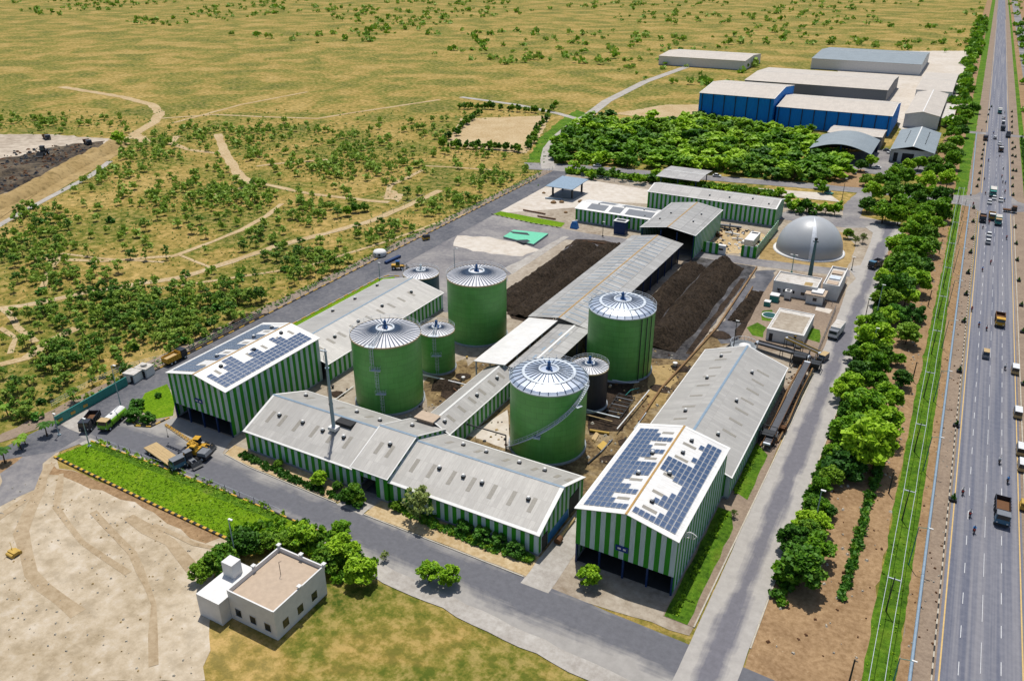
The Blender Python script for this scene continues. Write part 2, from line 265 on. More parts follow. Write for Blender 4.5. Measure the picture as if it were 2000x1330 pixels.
# ------------------------------------------------------------------ mesh builder
class MB:
    def __init__(s): s.v = []; s.f = []; s.m = []; s.sm = []
    def add(s, vs, fs, m=0, smooth=False):
        o = len(s.v); s.v += [tuple(v) for v in vs]
        for f in fs: s.f.append([i + o for i in f]); s.m.append(m); s.sm.append(smooth)
        return s
    def hexa(s, p, m=0):   # 4 bottom + 4 top
        return s.add(p, [(3, 2, 1, 0), (4, 5, 6, 7), (0, 1, 5, 4), (1, 2, 6, 5), (2, 3, 7, 6), (3, 0, 4, 7)], m)
    def box(s, x0, x1, y0, y1, z0, z1, m=0):
        return s.hexa([(x0, y0, z0), (x1, y0, z0), (x1, y1, z0), (x0, y1, z0), (x0, y0, z1), (x1, y0, z1), (x1, y1, z1), (x0, y1, z1)], m)
    def taper(s, x0, x1, y0, y1, z0, z1, ix, iy0, iy1, m=0):
        return s.hexa([(x0, y0, z0), (x1, y0, z0), (x1, y1, z0), (x0, y1, z0), (x0 + ix, y0 + iy0, z1), (x1 - ix, y0 + iy0, z1), (x1 - ix, y1 - iy1, z1), (x0 + ix, y1 - iy1, z1)], m)
    def tube(s, p0, p1, r0, r1=None, n=8, m=0, smooth=True, cap=True):
        r1 = r0 if r1 is None else r1
        p0, p1 = Vector(p0), Vector(p1); d = (p1 - p0)
        q = d.to_track_quat('Z', 'Y'); vs = []
        for p, r in ((p0, r0), (p1, r1)):
            for i in range(n):
                a = 2 * math.pi * i / n; vs.append(p + q @ Vector((r * math.cos(a), r * math.sin(a), 0)))
        fs = [(i, (i + 1) % n, n + (i + 1) % n, n + i) for i in range(n)]
        s.add(vs, fs, m, smooth)
        if cap: s.add(vs, [tuple(range(n - 1, -1, -1)), tuple(range(n, 2 * n))], m)
        return s
    def path(s, pts, r, n=6, m=0):
        for a, b in zip(pts, pts[1:]): s.tube(a, b, r, r, n, m)
        return s
    def lathe(s, prof, c=(0, 0), n=48, m=0, smooth=True, a0=0, a1=2 * math.pi):
        k = len(prof); full = abs(a1 - a0 - 2 * math.pi) < 1e-6; vs = []
        cnt = n if full else n + 1
        for i in range(cnt):
            a = a0 + (a1 - a0) * i / n
            for r, z in prof: vs.append((c[0] + r * math.cos(a), c[1] + r * math.sin(a), z))
        fs = []
        for i in range(n):
            j = (i + 1) % cnt
            for t in range(k - 1): fs.append((i * k + t, j * k + t, j * k + t + 1, i * k + t + 1))
        return s.add(vs, fs, m, smooth)
    def prism(s, poly, z0, z1, m=0, mt=None):
        n = len(poly); vs = [(*p, z0) for p in poly] + [(*p, z1) for p in poly]
        s.add(vs, [(i, (i + 1) % n, n + (i + 1) % n, n + i) for i in range(n)], m)
        s.add(vs, [tuple(range(n - 1, -1, -1))], m); return s.add(vs, [tuple(range(n, 2 * n))], m if mt is None else mt)
    def mesh(s, name, mats, off=(0, 0, 0)):
        me = bpy.data.meshes.new(name)
        me.from_pydata([(a - off[0], b - off[1], c - off[2]) for a, b, c in s.v], [], s.f)
        for m in mats: me.materials.append(m)
        me.polygons.foreach_set('material_index', s.m); me.polygons.foreach_set('use_smooth', s.sm); me.update()
        return me
    def build(s, name, mats, parent=None, world=True):
        if not isinstance(mats, (list, tuple)): mats = [mats]
        off = tuple(parent.location) if (parent is not None and world) else (0, 0, 0)
        o = bpy.data.objects.new(name, s.mesh(name, mats, off)); C.objects.link(o)
        if parent is not None: o.parent = parent
        return o
def tag(o, label=None, cat=None, group=None, kind=None):
    if label: o['label'] = label
    if cat: o['category'] = cat
    if group: o['group'] = group
    if kind: o['kind'] = kind
    return o
def thing(name, label, cat, loc, rz=0.0, group=None):
    o = bpy.data.objects.new(name, None); C.objects.link(o); o.location = loc; o.rotation_euler = (0, 0, rz)
    o.empty_display_size = 0.5
    return tag(o, label, cat, group)
def single(mb, name, mats, label, cat, group=None, origin=None):
    o = thing_mesh = None
    xs = [v[0] for v in mb.v]; ys = [v[1] for v in mb.v]; zs = [v[2] for v in mb.v]
    org = origin or ((min(xs) + max(xs)) / 2, (min(ys) + max(ys)) / 2, min(zs))
    if not isinstance(mats, (list, tuple)): mats = [mats]
    o = bpy.data.objects.new(name, mb.mesh(name, mats, org)); C.objects.link(o); o.location = org
    return tag(o, label, cat, group)
def dup(root, loc, rz=0.0, label=None, scale=None, group=None):
    def cp(o, par):
        c = o.copy(); C.objects.link(c)
        if par is not None: c.parent = par
        for ch in kids.get(o.name, ()): cp(ch, c)
        return c
    kids = {}
    def walk(o):
        kids[o.name] = list(o.children)
        for ch in o.children: walk(ch)
    walk(root); r = cp(root, None); r.location = loc; r.rotation_euler = (0, 0, rz)
    if scale: r.scale = scale if isinstance(scale, tuple) else (scale,) * 3
    if label: r['label'] = label
    if group: r['group'] = group
    return r
def rough_poly(pts, seg=3.0, amp=0.5, seed=0.0):
    out = []
    n = len(pts)
    for i in range(n):
        a, b = Vector(pts[i]), Vector(pts[(i + 1) % n]); L = (b - a).length; k = max(1, int(L / seg))
        nrm = Vector((-(b - a).y, (b - a).x)).normalized() if L > 0 else Vector((0, 0))
        for j in range(k):
            p = a + (b - a) * j / k
            if amp: p = p + nrm * amp * noise.noise(Vector((p.x * 0.35, p.y * 0.35, seed + 3.1))) * 2
            out.append((p.x, p.y))
    return out
def sheet(name, pts, layer, m, amp=0.0, seg=3.0, kind='structure', label=None):
    pp = rough_poly(pts, seg, amp, layer) if amp else pts
    mb = MB(); mb.add([(x, y, 0) for x, y in pp], [tuple(range(len(pp)))])
    o = mb.build(name, M[m] if isinstance(m, str) else m)
    nrm = o.data.polygons[0].normal
    if nrm.z < 0: o.data.flip_normals()
    o['kind'] = kind
    LAYERS.append((layer, len(LAYERS), o)); return o
LAYERS = []
def settle_layers():
    """stack the ground sheets: each lies 5 mm above the highest one it overlaps"""
    done = []
    for layer, i, o in sorted(LAYERS, key=lambda q: (q[0], q[1])):
        xs = [v.co.x for v in o.data.vertices]; ys = [v.co.y for v in o.data.vertices]
        bb = (min(xs), max(xs), min(ys), max(ys)); k = 0
        for b2, k2 in done:
            if bb[0] <= b2[1] and b2[0] <= bb[1] and bb[2] <= b2[3] and b2[2] <= bb[3]: k = max(k, k2 + 1)
        done.append((bb, k)); o.location.z = 0.005 * k - (0.06 if layer < 0 else 0)
def ribbon(name, line, width, layer, m, amp=0.35):
    L, Rr = [], []
    pts = [Vector(p) for p in line]; dense = []
    for a, b in zip(pts, pts[1:]):
        k = max(1, int((b - a).length / 5))
        for j in range(k): dense.append(a + (b - a) * j / k)
    dense.append(pts[-1])
    for i, p in enumerate(dense):
        d = (dense[min(i + 1, len(dense) - 1)] - dense[max(i - 1, 0)]).normalized(); nn = Vector((-d.y, d.x))
        w = width / 2 * (1 + amp * noise.noise(Vector((p.x * 0.2, p.y * 0.2, 1.0)))); w2 = width / 2 * (1 + amp * noise.noise(Vector((p.x * 0.2, p.y * 0.2, 9.0))))
        L.append(p + nn * w); Rr.append(p - nn * w2)
    mb = MB(); n = len(L); z = 0
    mb.add([(p.x, p.y, z) for p in L] + [(p.x, p.y, z) for p in Rr], [(n + i, n + i + 1, i + 1, i) for i in range(n - 1)])
    o = mb.build(name, M[m]); o['kind'] = 'structure'; LAYERS.append((layer, len(LAYERS), o)); return o

# ------------------------------------------------------------------ ground and roads
sheet('ground', [(-6000, -400), (5000, -400), (5000, 9000), (-6000, 9000)], -3, 'scrub')
sheet('bare_ground', W([(-60, 960), (0, 922), (60, 892), (100, 868), (118, 875), (108, 893), (120, 912), (250, 965), (400, 1040), (455, 1058), (420, 1120), (400, 1330), (-200, 1330), (-200, 1000)]), 0, 'sand', 0.6)
sheet('bare_ground', W([(95, 905), (250, 960), (440, 1045), (400, 1062), (330, 1020), (300, 1000), (180, 950), (92, 925)]), 1, 'dirt', 0.7)
sheet('dirt_path', W([(0, 925), (60, 880), (95, 858), (135, 840), (172, 852), (168, 862), (110, 885), (85, 905), (75, 950), (0, 990)]), 2, 'asphalt_pale', 0.4)
sheet('bare_ground', W([(0, 900), (80, 838), (130, 812), (140, 832), (60, 885), (0, 925)]), 1, 'dirt', 0.6)
# plant site
sheet('yard_ground', [(-176, 101), (-160, 99), (-120, 99), (-84, 99), (-50, 96), (-21, 98), (-21, 262), (-12, 300), (-14, 345), (-50, 362), (-172, 358)], 0, 'yard', 0.3)
sheet('yard_ground', [(-102, 125), (-83, 125), (-83, 102.9), (-51, 102.9), (-46, 104), (-46, 194), (-60, 196), (-98, 190), (-102, 172)], 1, 'yarddirt', 0.8)
sheet('yard_ground', [(-127, 124), (-91.5, 124), (-92, 140), (-100, 148), (-104, 190), (-127, 192)], 2, 'yard', 0.6)
sheet('yard_ground', W([(835, 735), (905, 700), (925, 740), (880, 790), (838, 795), (828, 760)]), 3, 'yarddirt', 0.6)
sheet('concrete_pad', W([(912, 850), (990, 800), (998, 880), (940, 858)]), 3, 'white_yard', 0.2)
sheet('yard_ground', W([(1150, 800), (1200, 700), (1290, 700), (1262, 770), (1215, 840), (1150, 850)]), 3, 'blackdirt', 0.8)
sheet('concrete_pad', W([(1130, 405), (960, 418), (1078, 345), (1150, 352), (1275, 372), (1290, 400), (1150, 392)]), 2, 'white_yard', 0.2)
sheet('forecourt', W([(730, 535), (905, 428), (962, 418), (1100, 446), (1118, 452), (1250, 470), (1225, 478), (1105, 468), (992, 540), (985, 600), (870, 610), (790, 570)]), 3, 'asphalt_pale', 0.3)
sheet('concrete_pad', W([(893, 461), (940, 462), (1010, 474), (1055, 488), (1020, 502), (960, 496), (880, 480)]), 4, 'white_yard', 0.8)
sheet('concrete_pad', W([(985, 524), (1010, 512), (1100, 462), (1120, 458), (1085, 480), (1000, 536)]), 4, 'shoulder', 0.2)
sheet('lane', W([(1100, 447), (1230, 472), (1330, 486), (1480, 506), (1660, 528), (1660, 541), (1480, 520), (1330, 498), (1225, 484), (1100, 461)]), 4, 'asphalt_pale', 0.15)
sheet('compost_ground', W([(985, 600), (1000, 575), (1125, 467), (1180, 470), (1225, 482), (1062, 640), (1000, 622)]), 5, 'blackdirt', 0.4)
sheet('wet_ground', W([(1020, 560), (1112, 480), (1150, 472), (1170, 480), (1120, 500), (1080, 530)]), 6, 'wet', 0.8)
sheet('compost_ground', W([(1262, 700), (1335, 510), (1365, 503), (1478, 522), (1342, 704), (1300, 700)]), 5, 'wetblack', 0.3)
sheet('wet_ground', W([(1400, 640), (1478, 530), (1518, 528), (1500, 585), (1440, 670), (1410, 672)]), 5, 'wet', 1.0)
ribbon('compost_ground', W([(1345, 692), (1395, 622), (1452, 545)]), 1.6, 6, 'blackdirt', 0.6)
sheet('yard_ground', W([(1255, 700), (1345, 705), (1395, 640), (1420, 672), (1378, 690), (1290, 830), (1220, 900), (1150, 910), (1215, 845)]), 4, 'yarddirt', 0.6)
sheet('yard_ground', W([(1270, 715), (1330, 710), (1300, 790), (1262, 800)]), 5, 'ochre', 1.0)
ribbon('yard_ground', W([(1440, 660), (1470, 610), (1495, 570)]), 3.0, 7, 'blackdirt', 0.8)
sheet('office_ground', W([(1498, 560), (1520, 530), (1655, 545), (1640, 620), (1600, 700), (1440, 672)]), 7, 'verge', 0.2)
sheet('grass_patch', W([(1458, 640), (1480, 630), (1497, 640), (1490, 660), (1470, 655)]), 8, 'lawn_rough', 0.4)
sheet('grass_patch', W([(1490, 608), (1512, 606), (1504, 628), (1488, 626)]), 8, 'lawn_rough', 0.4)
sheet('grass_patch', W([(1582, 640), (1602, 645), (1600, 670), (1575, 662)]), 8, 'lawn_rough', 0.4)
sheet('concrete_pad', W([(1595, 598), (1626, 605), (1620, 613), (1592, 606)]), 9, 'white_yard')
sheet('tank_ground', W([(1505, 470), (1560, 440), (1650, 455), (1672, 480), (1655, 528), (1480, 506), (1490, 480)]), 3, 'ochre', 0.4)
sheet('tank_ground', W([(1368, 492), (1408, 440), (1482, 452), (1505, 470), (1470, 498)]), 4, 'track', 0.5)
# left and front roads of the plant
sheet('road', [(-171.2, 70), (-159.8, 82), (-159.8, 100), (-160.4, 130), (-160.4, 200), (-163, 364), (-172.2, 366), (-171.6, 200)], 6, 'asphalt', 0.12)
sheet('road', [(-160.4, 88.6), (-120, 88.4), (-84, 87.0), (-50, 85.2), (-20, 83.5), (30, 81), (30, 94), (-22, 96.2), (-50, 97.0), (-84, 97.4), (-118, 98.2), (-127, 99.4), (-129.5, 105), (-148, 105), (-149.4, 98.9), (-153, 97.4), (-157, 99.2), (-160.4, 104)], 7, 'front', 0.1)
sheet('road_shoulder', [(-158, 86.4), (-120, 86.2), (-84, 84.9), (-50, 83.0), (-20, 81.2), (30, 78), (30, 81.5), (-20, 84.6), (-50, 86.4), (-84, 88.3), (-120, 89.9), (-158, 89.4)], 8, 'shoulder', 0.35)
sheet('concrete_apron', W([(108, 822), (165, 797), (182, 806), (188, 822), (180, 842), (160, 848), (135, 838)]), 9, 'shoulder', 0.15)
sheet('verge_ground', [(-126.5, 99.4), (-118, 98.6), (-93.4, 97.9), (-92.4, 99.5), (-93.0, 102.9), (-127.0, 102.9)], 8, 'track', 0.1)
sheet('verge_ground', [(-86.4, 97.6), (-50, 97.4), (-46, 98.2), (-46.5, 103), (-86.0, 102.9)], 8, 'track', 0.1)
sheet('concrete_apron', [(-93.2, 97.2), (-86.6, 97.0), (-86.6, 104.5), (-91.6, 104.5)], 9, 'shoulder', 0.1)
sheet('concrete_apron', [(-50.6, 95.5), (-45.2, 95.5), (-45.6, 125), (-50.3, 125)], 9, 'shoulder', 0.1)
sheet('lawn', W([(107, 892), (178, 863), (300, 908), (440, 962), (560, 1012), (640, 1050), (600, 1075), (455, 1057), (300, 985)]), 9, 'lawn', 0.15)
sheet('lawn_edge', W([(178, 863), (300, 908), (440, 962), (560, 1012), (552, 1024), (430, 974), (290, 918), (170, 872)]), 10, 'lawn_rough', 0.3)
sheet('lawn', W([(283, 768), (326, 750), (342, 790), (338, 812), (305, 818), (265, 800)]), 9, 'lawn', 0.2)
sheet('lawn', [(-160.0, 137), (-153.6, 137), (-153.4, 200), (-156.4, 203), (-159.8, 199)], 9, 'lawn', 0.12)
sheet('lawn', W([(962, 419), (978, 413), (1104, 436), (1096, 444), (1040, 436)]), 9, 'lawn', 0.1)
sheet('lawn_edge', [(-153.4, 137), (-152.2, 137), (-152.2, 196), (-153.2, 200)], 9, 'yard', 0.1)
sheet('verge_ground', [(-176.5, 60), (-171.2, 90), (-171.6, 200), (-172.2, 362), (-177, 362), (-176.6, 200), (-177.6, 120)], 1, 'verge', 0.5)
sheet('verge_ground', W([(360, 690), (480, 612), (520, 612), (440, 668), (370, 700)]), 2, 'blackdirt', 0.8)
# right inner road
sheet('road', [(-20.6, 60), (-11.9, 60), (-11.8, 120), (-11.6, 200), (-11.7, 262), (-12, 276), (-14.2, 285), (-13.8, 304), (-12.6, 330), (-9.5, 338), (-14, 344), (-22, 342), (-24.6, 336), (-21, 330), (-20.4, 318), (-20.2, 290), (-23, 287), (-23, 283), (-21.5, 280), (-19.9, 276), (-21.2, 266), (-20.4, 245), (-20.0, 200), (-20.3, 140)], 7, 'inner', 0.08)
sheet('verge_ground', [(-26.2, 100), (-20.9, 100), (-20.3, 150), (-21, 190), (-25.4, 190), (-25.4, 137), (-26.2, 136)], 8, 'verge', 0.15)
sheet('grass_patch', [(-26.0, 100), (-22.0, 100), (-21.9, 128), (-23.5, 133), (-26.1, 133)], 9, 'lawn_rough', 0.2)
sheet('grass_patch', [(-25.2, 140), (-21.6, 138), (-21.8, 156), (-25.0, 160)], 9, 'lawn_rough', 0.2)
sheet('grass_patch', [(-11.2, 215), (-8.4, 213), (-8.6, 262), (-10.8, 264)], 9, 'lawn_rough', 0.4)
# dirt strip, green strip, highway
sheet('verge_ground', [(-11.8, 40), (4.8, 40), (4.4, 200), (5.2, 300), (4.4, 392), (-1.5, 392), (-8, 345), (-12.5, 325), (-13.4, 300), (-12.4, 282), (-11.6, 262), (-11.6, 200), (-11.8, 120)], 4, 'dirt', 0.4)
sheet('green_strip', [(4.5, 40), (9.3, 40), (9.2, 200), (8.0, 300), (7.6, 388), (4.9, 388), (5.0, 300), (4.4, 200)], 5, 'lawn_rough', 0.25)
sheet('verge_ground', [(9.3, 40), (14.4, 40), (14.0, 388), (7.6, 388), (8.0, 300), (9.2, 200)], 4, 'verge', 0.0)
sheet('verge_ground', [(9.25, 40), (10.9, 40), (10.6, 388), (7.7, 388), (8.1, 300), (9.2, 200)], 5, 'dirt', 0.2)
sheet('verge_ground', [(-8, 404), (4, 404), (4, 2500), (-6, 2500), (-6, 560)], 4, 'dirt', 0.4)
sheet('green_strip', [(4, 404), (9, 404), (9, 2500), (3, 2500)], 5, 'lawn_rough', 0.4)
sheet('verge_ground', [(9, 404), (14.6, 404), (14.6, 2500), (9, 2500)], 4, 'verge')
sheet('highway', [(14.3, 30), (26.6, 30), (26.6, 3000), (14.3, 3000)], 6, 'hwy')
sheet('verge_ground', [(26.6, 30), (31.5, 30), (31.5, 3000), (26.6, 3000)], 4, 'verge')
sheet('verge_ground', [(31.5, 30), (34, 30), (34, 3000), (31.5, 3000)], 4, 'lawn_rough')
sheet('verge_ground', [(34, 30), (90, 30), (90, 3000), (34, 3000)], 2, 'dirt', 0.5)
sheet('service_road', [(38, 410), (48, 410), (48, 3000), (38, 3000)], 5, 'asphalt_pale')
sheet('side_road', [(-16, 387.5), (-2, 388.5), (7, 388.5), (12.6, 386), (14.4, 381), (14.4, 416), (12.5, 409), (7, 404.5), (-2, 404), (-18, 401)], 7, 'asphalt_pale')
sheet('side_road', [(26.5, 380), (28.6, 388), (33, 391), (120, 391), (120, 402), (33, 402), (28.8, 406), (26.5, 414)], 7, 'asphalt_pale')
sheet('side_road', [(-6, 556), (14.4, 556), (14.4, 563), (-6, 563)], 7, 'asphalt_pale'); sheet('side_road', [(26.5, 556), (80, 556), (80, 563), (26.5, 563)], 7, 'asphalt_pale')
def line_mark(name, x, y0, y1, w, m, dash=None):
    mb = MB(); y = y0
    while y < y1:
        e = y1 if not dash else min(y1, y + dash[0]); mb.add([(x, y, .0), (x + w, y, .0), (x + w, e, .0), (x, e, .0)], [(0, 1, 2, 3)])
        y = e if not dash else y + dash[0] + dash[1]
    o = mb.build(name, M[m]); o['kind'] = 'structure'; LAYERS.append((30, len(LAYERS), o))
for a, b in ((40, 383), (414, 554), (565, 1500)):
    line_mark('edge_line', 14.75, a, b, 0.22, 'paint_y'); line_mark('edge_line', 26.0, a, b, 0.22, 'paint_y')
line_mark('lane_line', 17.35, 42, 1200, 0.11, 'paint_w', (3, 5.5)); line_mark('lane_line', 23.1, 45, 1200, 0.11, 'paint_w', (3, 5.5))
line_mark('centre_line', 20.35, 40, 1200, 0.08, 'paint_w', (7, 5))
# roads behind the plant
sheet('side_road', W([(1023, 318), (1060, 319), (1110, 321), (1260, 333), (1500, 352), (1690, 366), (1760, 372), (1758, 384), (1690, 378), (1500, 362), (1260, 343), (1100, 335), (1030, 331)]), 6, 'asphalt_pale', 0.2)
ribbon('side_road', W([(1071, 330), (1068, 312), (1073, 290), (1090, 268), (1118, 245), (1150, 225), (1185, 198), (1260, 160), (1400, 110)]), 7.0, 7, 'shoulder', 0.05)
ribbon('side_road', W([(1125, 232), (1090, 222), (1010, 205), (900, 190)]), 5.0, 6, 'shoulder', 0.1)
sheet('grass_verge', W([(1028, 318), (1050, 275), (1090, 238), (1125, 215), (1150, 222), (1090, 262), (1066, 290), (1060, 318)]), 4, 'lawn_rough', 1.0)
sheet('grass_verge', W([(1074, 318), (1076, 295), (1092, 268), (1130, 242), (1150, 240), (1110, 275), (1090, 300)]), 4, 'lawn_rough', 1.0)
sheet('side_road', W([(1650, 330), (1690, 332), (1690, 368), (1620, 362)]), 7, 'dirt', 0.4)
sheet('concrete_pad', W([(1640, 300), (1760, 290), (1830, 300), (1830, 335), (1760, 345), (1650, 335)]), 5, 'asphalt_pale', 0.5)
sheet('concrete_pad', W([(1480, 368), (1620, 378), (1640, 395), (1500, 380)]), 7, 'white_yard', 0.3)
sheet('side_road', W([(1645, 440), (1648, 400), (1680, 372), (1712, 374), (1690, 400), (1672, 440)]), 6, 'asphalt_pale', 0.3)
sheet('side_road', W([(1500, 425), (1540, 412), (1760, 435), (1750, 446), (1650, 445)]), 5, 'asphalt_pale', 0.3)
sheet('concrete_pad', W([(1660, 100), (1900, 100), (1870, 240), (1760, 260), (1740, 205), (1600, 205)]), 3, 'white_yard', 1.0)
sheet('bare_ground', W([(1200, 222), (1300, 205), (1375, 205), (1375, 232), (1300, 235), (1240, 228)]), 3, 'track', 1.0)
sheet('bare_ground', W([(900, 232), (1075, 226), (1060, 260), (1028, 300), (870, 285)]), 3, 'track', 0.8)
# quarry-like clearing in the upper left
sheet('quarry_ground', W([(-80, 262), (100, 263), (225, 272), (215, 290), (150, 325), (0, 388), (-80, 420)]), 0, 'pitpale', 1.5)
sheet('quarry_ground', W([(-60, 318), (60, 300), (105, 285), (200, 276), (205, 290), (140, 322), (0, 385), (-60, 405)]), 1, 'pitdark', 3.0)
sheet('quarry_bank', W([(-60, 412), (0, 385), (120, 330), (225, 275), (255, 278), (235, 300), (150, 350), (60, 410), (0, 440), (-60, 470)]), 2, 'ochre', 1.2)
def bank(name, line, w0, hgt, m, label=None):
    pts = [Vector(p) for p in line]; dense = []
    for a, b in zip(pts, pts[1:]):
        k = max(1, int((b - a).length / 3))
        for j in range(k): dense.append(a + (b - a) * j / k)
    dense.append(pts[-1]); K = 9; mb = MB(); vs = []
    for i, p in enumerate(dense):
        d = (dense[min(i + 1, len(dense) - 1)] - dense[max(i - 1, 0)]).normalized(); nn = Vector((-d.y, d.x)); e = min(1, i / 3, (len(dense) - 1 - i) / 3)
        for k in range(K):
            t = k / (K - 1) * 2 - 1; q = p + nn * t * w0 / 2
            z = hgt * e * max(0, 1 - t * t) * (0.8 + 0.5 * noise.noise(Vector((q.x * .15, q.y * .15, 2)))) + 0.25 * noise.noise(Vector((q.x, q.y, 5))) * (1 - abs(t))
            vs.append((q.x, q.y, z + 0.02))
    n = len(dense)
    mb.add(vs, [(i * K + k, i * K + k + 1, (i + 1) * K + k + 1, (i + 1) * K + k) for i in range(n - 1) for k in range(K - 1)], 0, True)
    o = mb.build(name, M[m])
    if o.data.polygons[0].normal.z < 0: o.data.flip_normals()
    o['kind'] = 'structure'; return o
bank('earth_bank', W([(-60, 425), (60, 372), (150, 322), (235, 280)]), 12, 4.0, 'ochre')
bank('earth_bank', W([(-40, 350), (40, 330), (110, 318)]), 8, 2.0, 'pitdark')
bank('earth_bank', W([(20, 365), (80, 345), (150, 305)]), 6, 1.5, 'pitdark')
dr = ribbon('drain_channel', W([(-40, 465), (0, 439), (70, 400), (140, 363), (175, 345), (215, 315)]), 3.2, 6, 'shoulder', 0.15)
for i, (pts, w) in enumerate(((
        [(-40, 612), (0, 603), (80, 592), (160, 572), (260, 556), (360, 540), (450, 512), (540, 480), (640, 455), (730, 430), (800, 400), (860, 372)], 3.4),
        ([(0, 712), (50, 700), (90, 672), (150, 640)], 3.0), ([(0, 600), (20, 612), (35, 640), (70, 668)], 2.0), ([(285, 278), (262, 262), (300, 240), (312, 222), (298, 205), (240, 190), (120, 170)], 6.5),
        ([(215, 275), (245, 270), (285, 268)], 6.0), ([(345, 266), (335, 280), (365, 292), (425, 300), (438, 290)], 3.5), ([(425, 262), (440, 300), (468, 345), (495, 358)], 5.0),
        ([(495, 355), (600, 378), (720, 392), (760, 395)], 3.0), ([(500, 325), (560, 318), (640, 312)], 2.4), ([(300, 565), (440, 545), (600, 520), (760, 470), (870, 430), (1010, 390)], 1.6),
        ([(550, 398), (520, 422), (470, 450), (420, 470), (340, 500), (200, 510), (60, 505)], 2.4), ([(120, 495), (200, 505), (320, 512)], 1.4), ([(755, 390), (762, 362), (800, 345), (830, 330)], 2.6),
        ([(830, 324), (900, 328), (960, 332)], 1.6), ([(310, 232), (420, 224), (500, 228), (620, 232), (680, 222), (780, 207), (860, 195)], 3.0), ([(500, 360), (420, 380)], 1.4),
        ([(120, 500), (95, 530), (80, 570)], 1.8), ([(350, 498), (380, 510), (410, 522)], 1.2), ([(0, 640), (30, 660), (20, 690)], 1.5), ([(340, 240), (470, 205), (600, 180)], 2.5))):
    ribbon('dirt_track', W(pts), w, 3, 'track', 0.5)
sheet('bare_ground', W([(750, 385), (765, 372), (790, 380), (775, 396)]), 2, 'track', 1.5)

settle_layers()
# kerbs: alternating painted blocks along the plant roads
def kerb(name, line, step=1.2, w=0.3, h=0.22, mats=('kerb_y', 'kerb_b'), base=0.0):
    mb = MB(); i = 0
    for a, b in zip(line, line[1:]):
        a, b = Vector(a), Vector(b); L = (b - a).length; d = (b - a) / L; n = Vector((-d.y, d.x)) * w / 2; k = max(1, round(L / step))
        for j in range(k):
            p, q = a + d * L * j / k, a + d * (L * (j + 1) / k - 0.03)
            c = [(p + n), (q + n), (q - n), (p - n)]
            mb.hexa([(*(c[3]), base), (*(c[2]), base), (*(c[1]), base), (*(c[0]), base), (*(c[3]), base + h), (*(c[2]), base + h), (*(c[1]), base + h), (*(c[0]), base + h)], i % 2); i += 1
    o = mb.build(name, [M[m] for m in mats]); o['kind'] = 'structure'
kerb('kerb', W([(107, 893), (300, 986), (455, 1058)]), 0.9, 0.5, 0.35)
kerb('kerb', W([(178, 862), (300, 907), (440, 961), (560, 1011), (640, 1046)]), 1.6, 0.3, 0.25, ('kerb_y', 'kerb_b'))
kerb('kerb', [(-171.4, 92), (-171.7, 200), (-172.3, 340)], 2.0, 0.3, 0.3)
kerb('kerb', [(-160.1, 132), (-160.1, 199), (-158.5, 203), (-155, 204)], 2.0, 0.3, 0.25, ('kerb', 'kerb_y'))
kerb('kerb', [(-126.8, 101), (-126.3, 99.3), (-118, 98.3), (-93.6, 97.5)], 2.0, 0.25, 0.18, ('kerb', 'kerb'))
kerb('kerb', [(-86.3, 97.3), (-50.8, 97.0)], 2.0, 0.25, 0.18, ('kerb', 'kerb'))
kerb('kerb', [(-149.2, 104), (-149.6, 99.2), (-153, 97.7), (-156.7, 99.3), (-160.0, 103)], 1.2, 0.3, 0.25)
kerb('kerb', W([(960, 419), (1040, 437), (1096, 446)]), 1.2, 0.3, 0.25, ('kerb_b', 'kerb'))
kerb('kerb', [(-20.9, 100), (-20.2, 150), (-19.7, 200)], 3.0, 0.25, 0.15, ('kerb', 'kerb'))
kerb('kerb', [(-11.7, 100), (-11.5, 190), (-11.5, 262)], 3.0, 0.25, 0.15, ('kerb', 'kerb'))
kerb('kerb', [(13.9, 60), (13.7, 320), (13.6, 381)], 1.3, 0.22, 0.2, ('kerb', 'kerb_b'))
kerb('kerb', [(27.2, 60), (27.2, 380)], 2.2, 0.22, 0.2, ('kerb', 'kerb'))

# ------------------------------------------------------------------ sheds
PERIOD = 1.86
def strip_wall(mb, axis, a0, a1, p, inward, z0, zf, th=0.14, period=PERIOD, phase=0, frac=0.5, gaps=()):
    """vertical coloured cladding bands; axis 'x': wall runs along x at y=p"""
    n = max(1, round((a1 - a0) / (period / 2))); w = (a1 - a0) / n
    for i in range(n):
        u0, u1 = a0 + i * w, a0 + (i + 1) * w
        mid = (u0 + u1) / 2; zz = z0
        for g0, g1, gt in gaps:
            if g0 <= mid <= g1: zz = gt
        pi_ = p + inward * th
        def q(u, v, z): return (u, v, z) if axis == 'x' else (v, u, z)
        lo, hi = (p, pi_) if inward > 0 else (pi_, p)
        pts = [q(u0, lo, zz), q(u1, lo, zz), q(u1, hi, zz), q(u0, hi, zz), q(u0, lo, zf(u0)), q(u1, lo, zf(u1)), q(u1, hi, zf(u1)), q(u0, hi, zf(u0))]
        if axis == 'y': pts = [pts[k] for k in (0, 3, 2, 1, 4, 7, 6, 5)]
        # long gable: split at ridge for a true peak
        mb.hexa(pts, (i + phase) % 2)
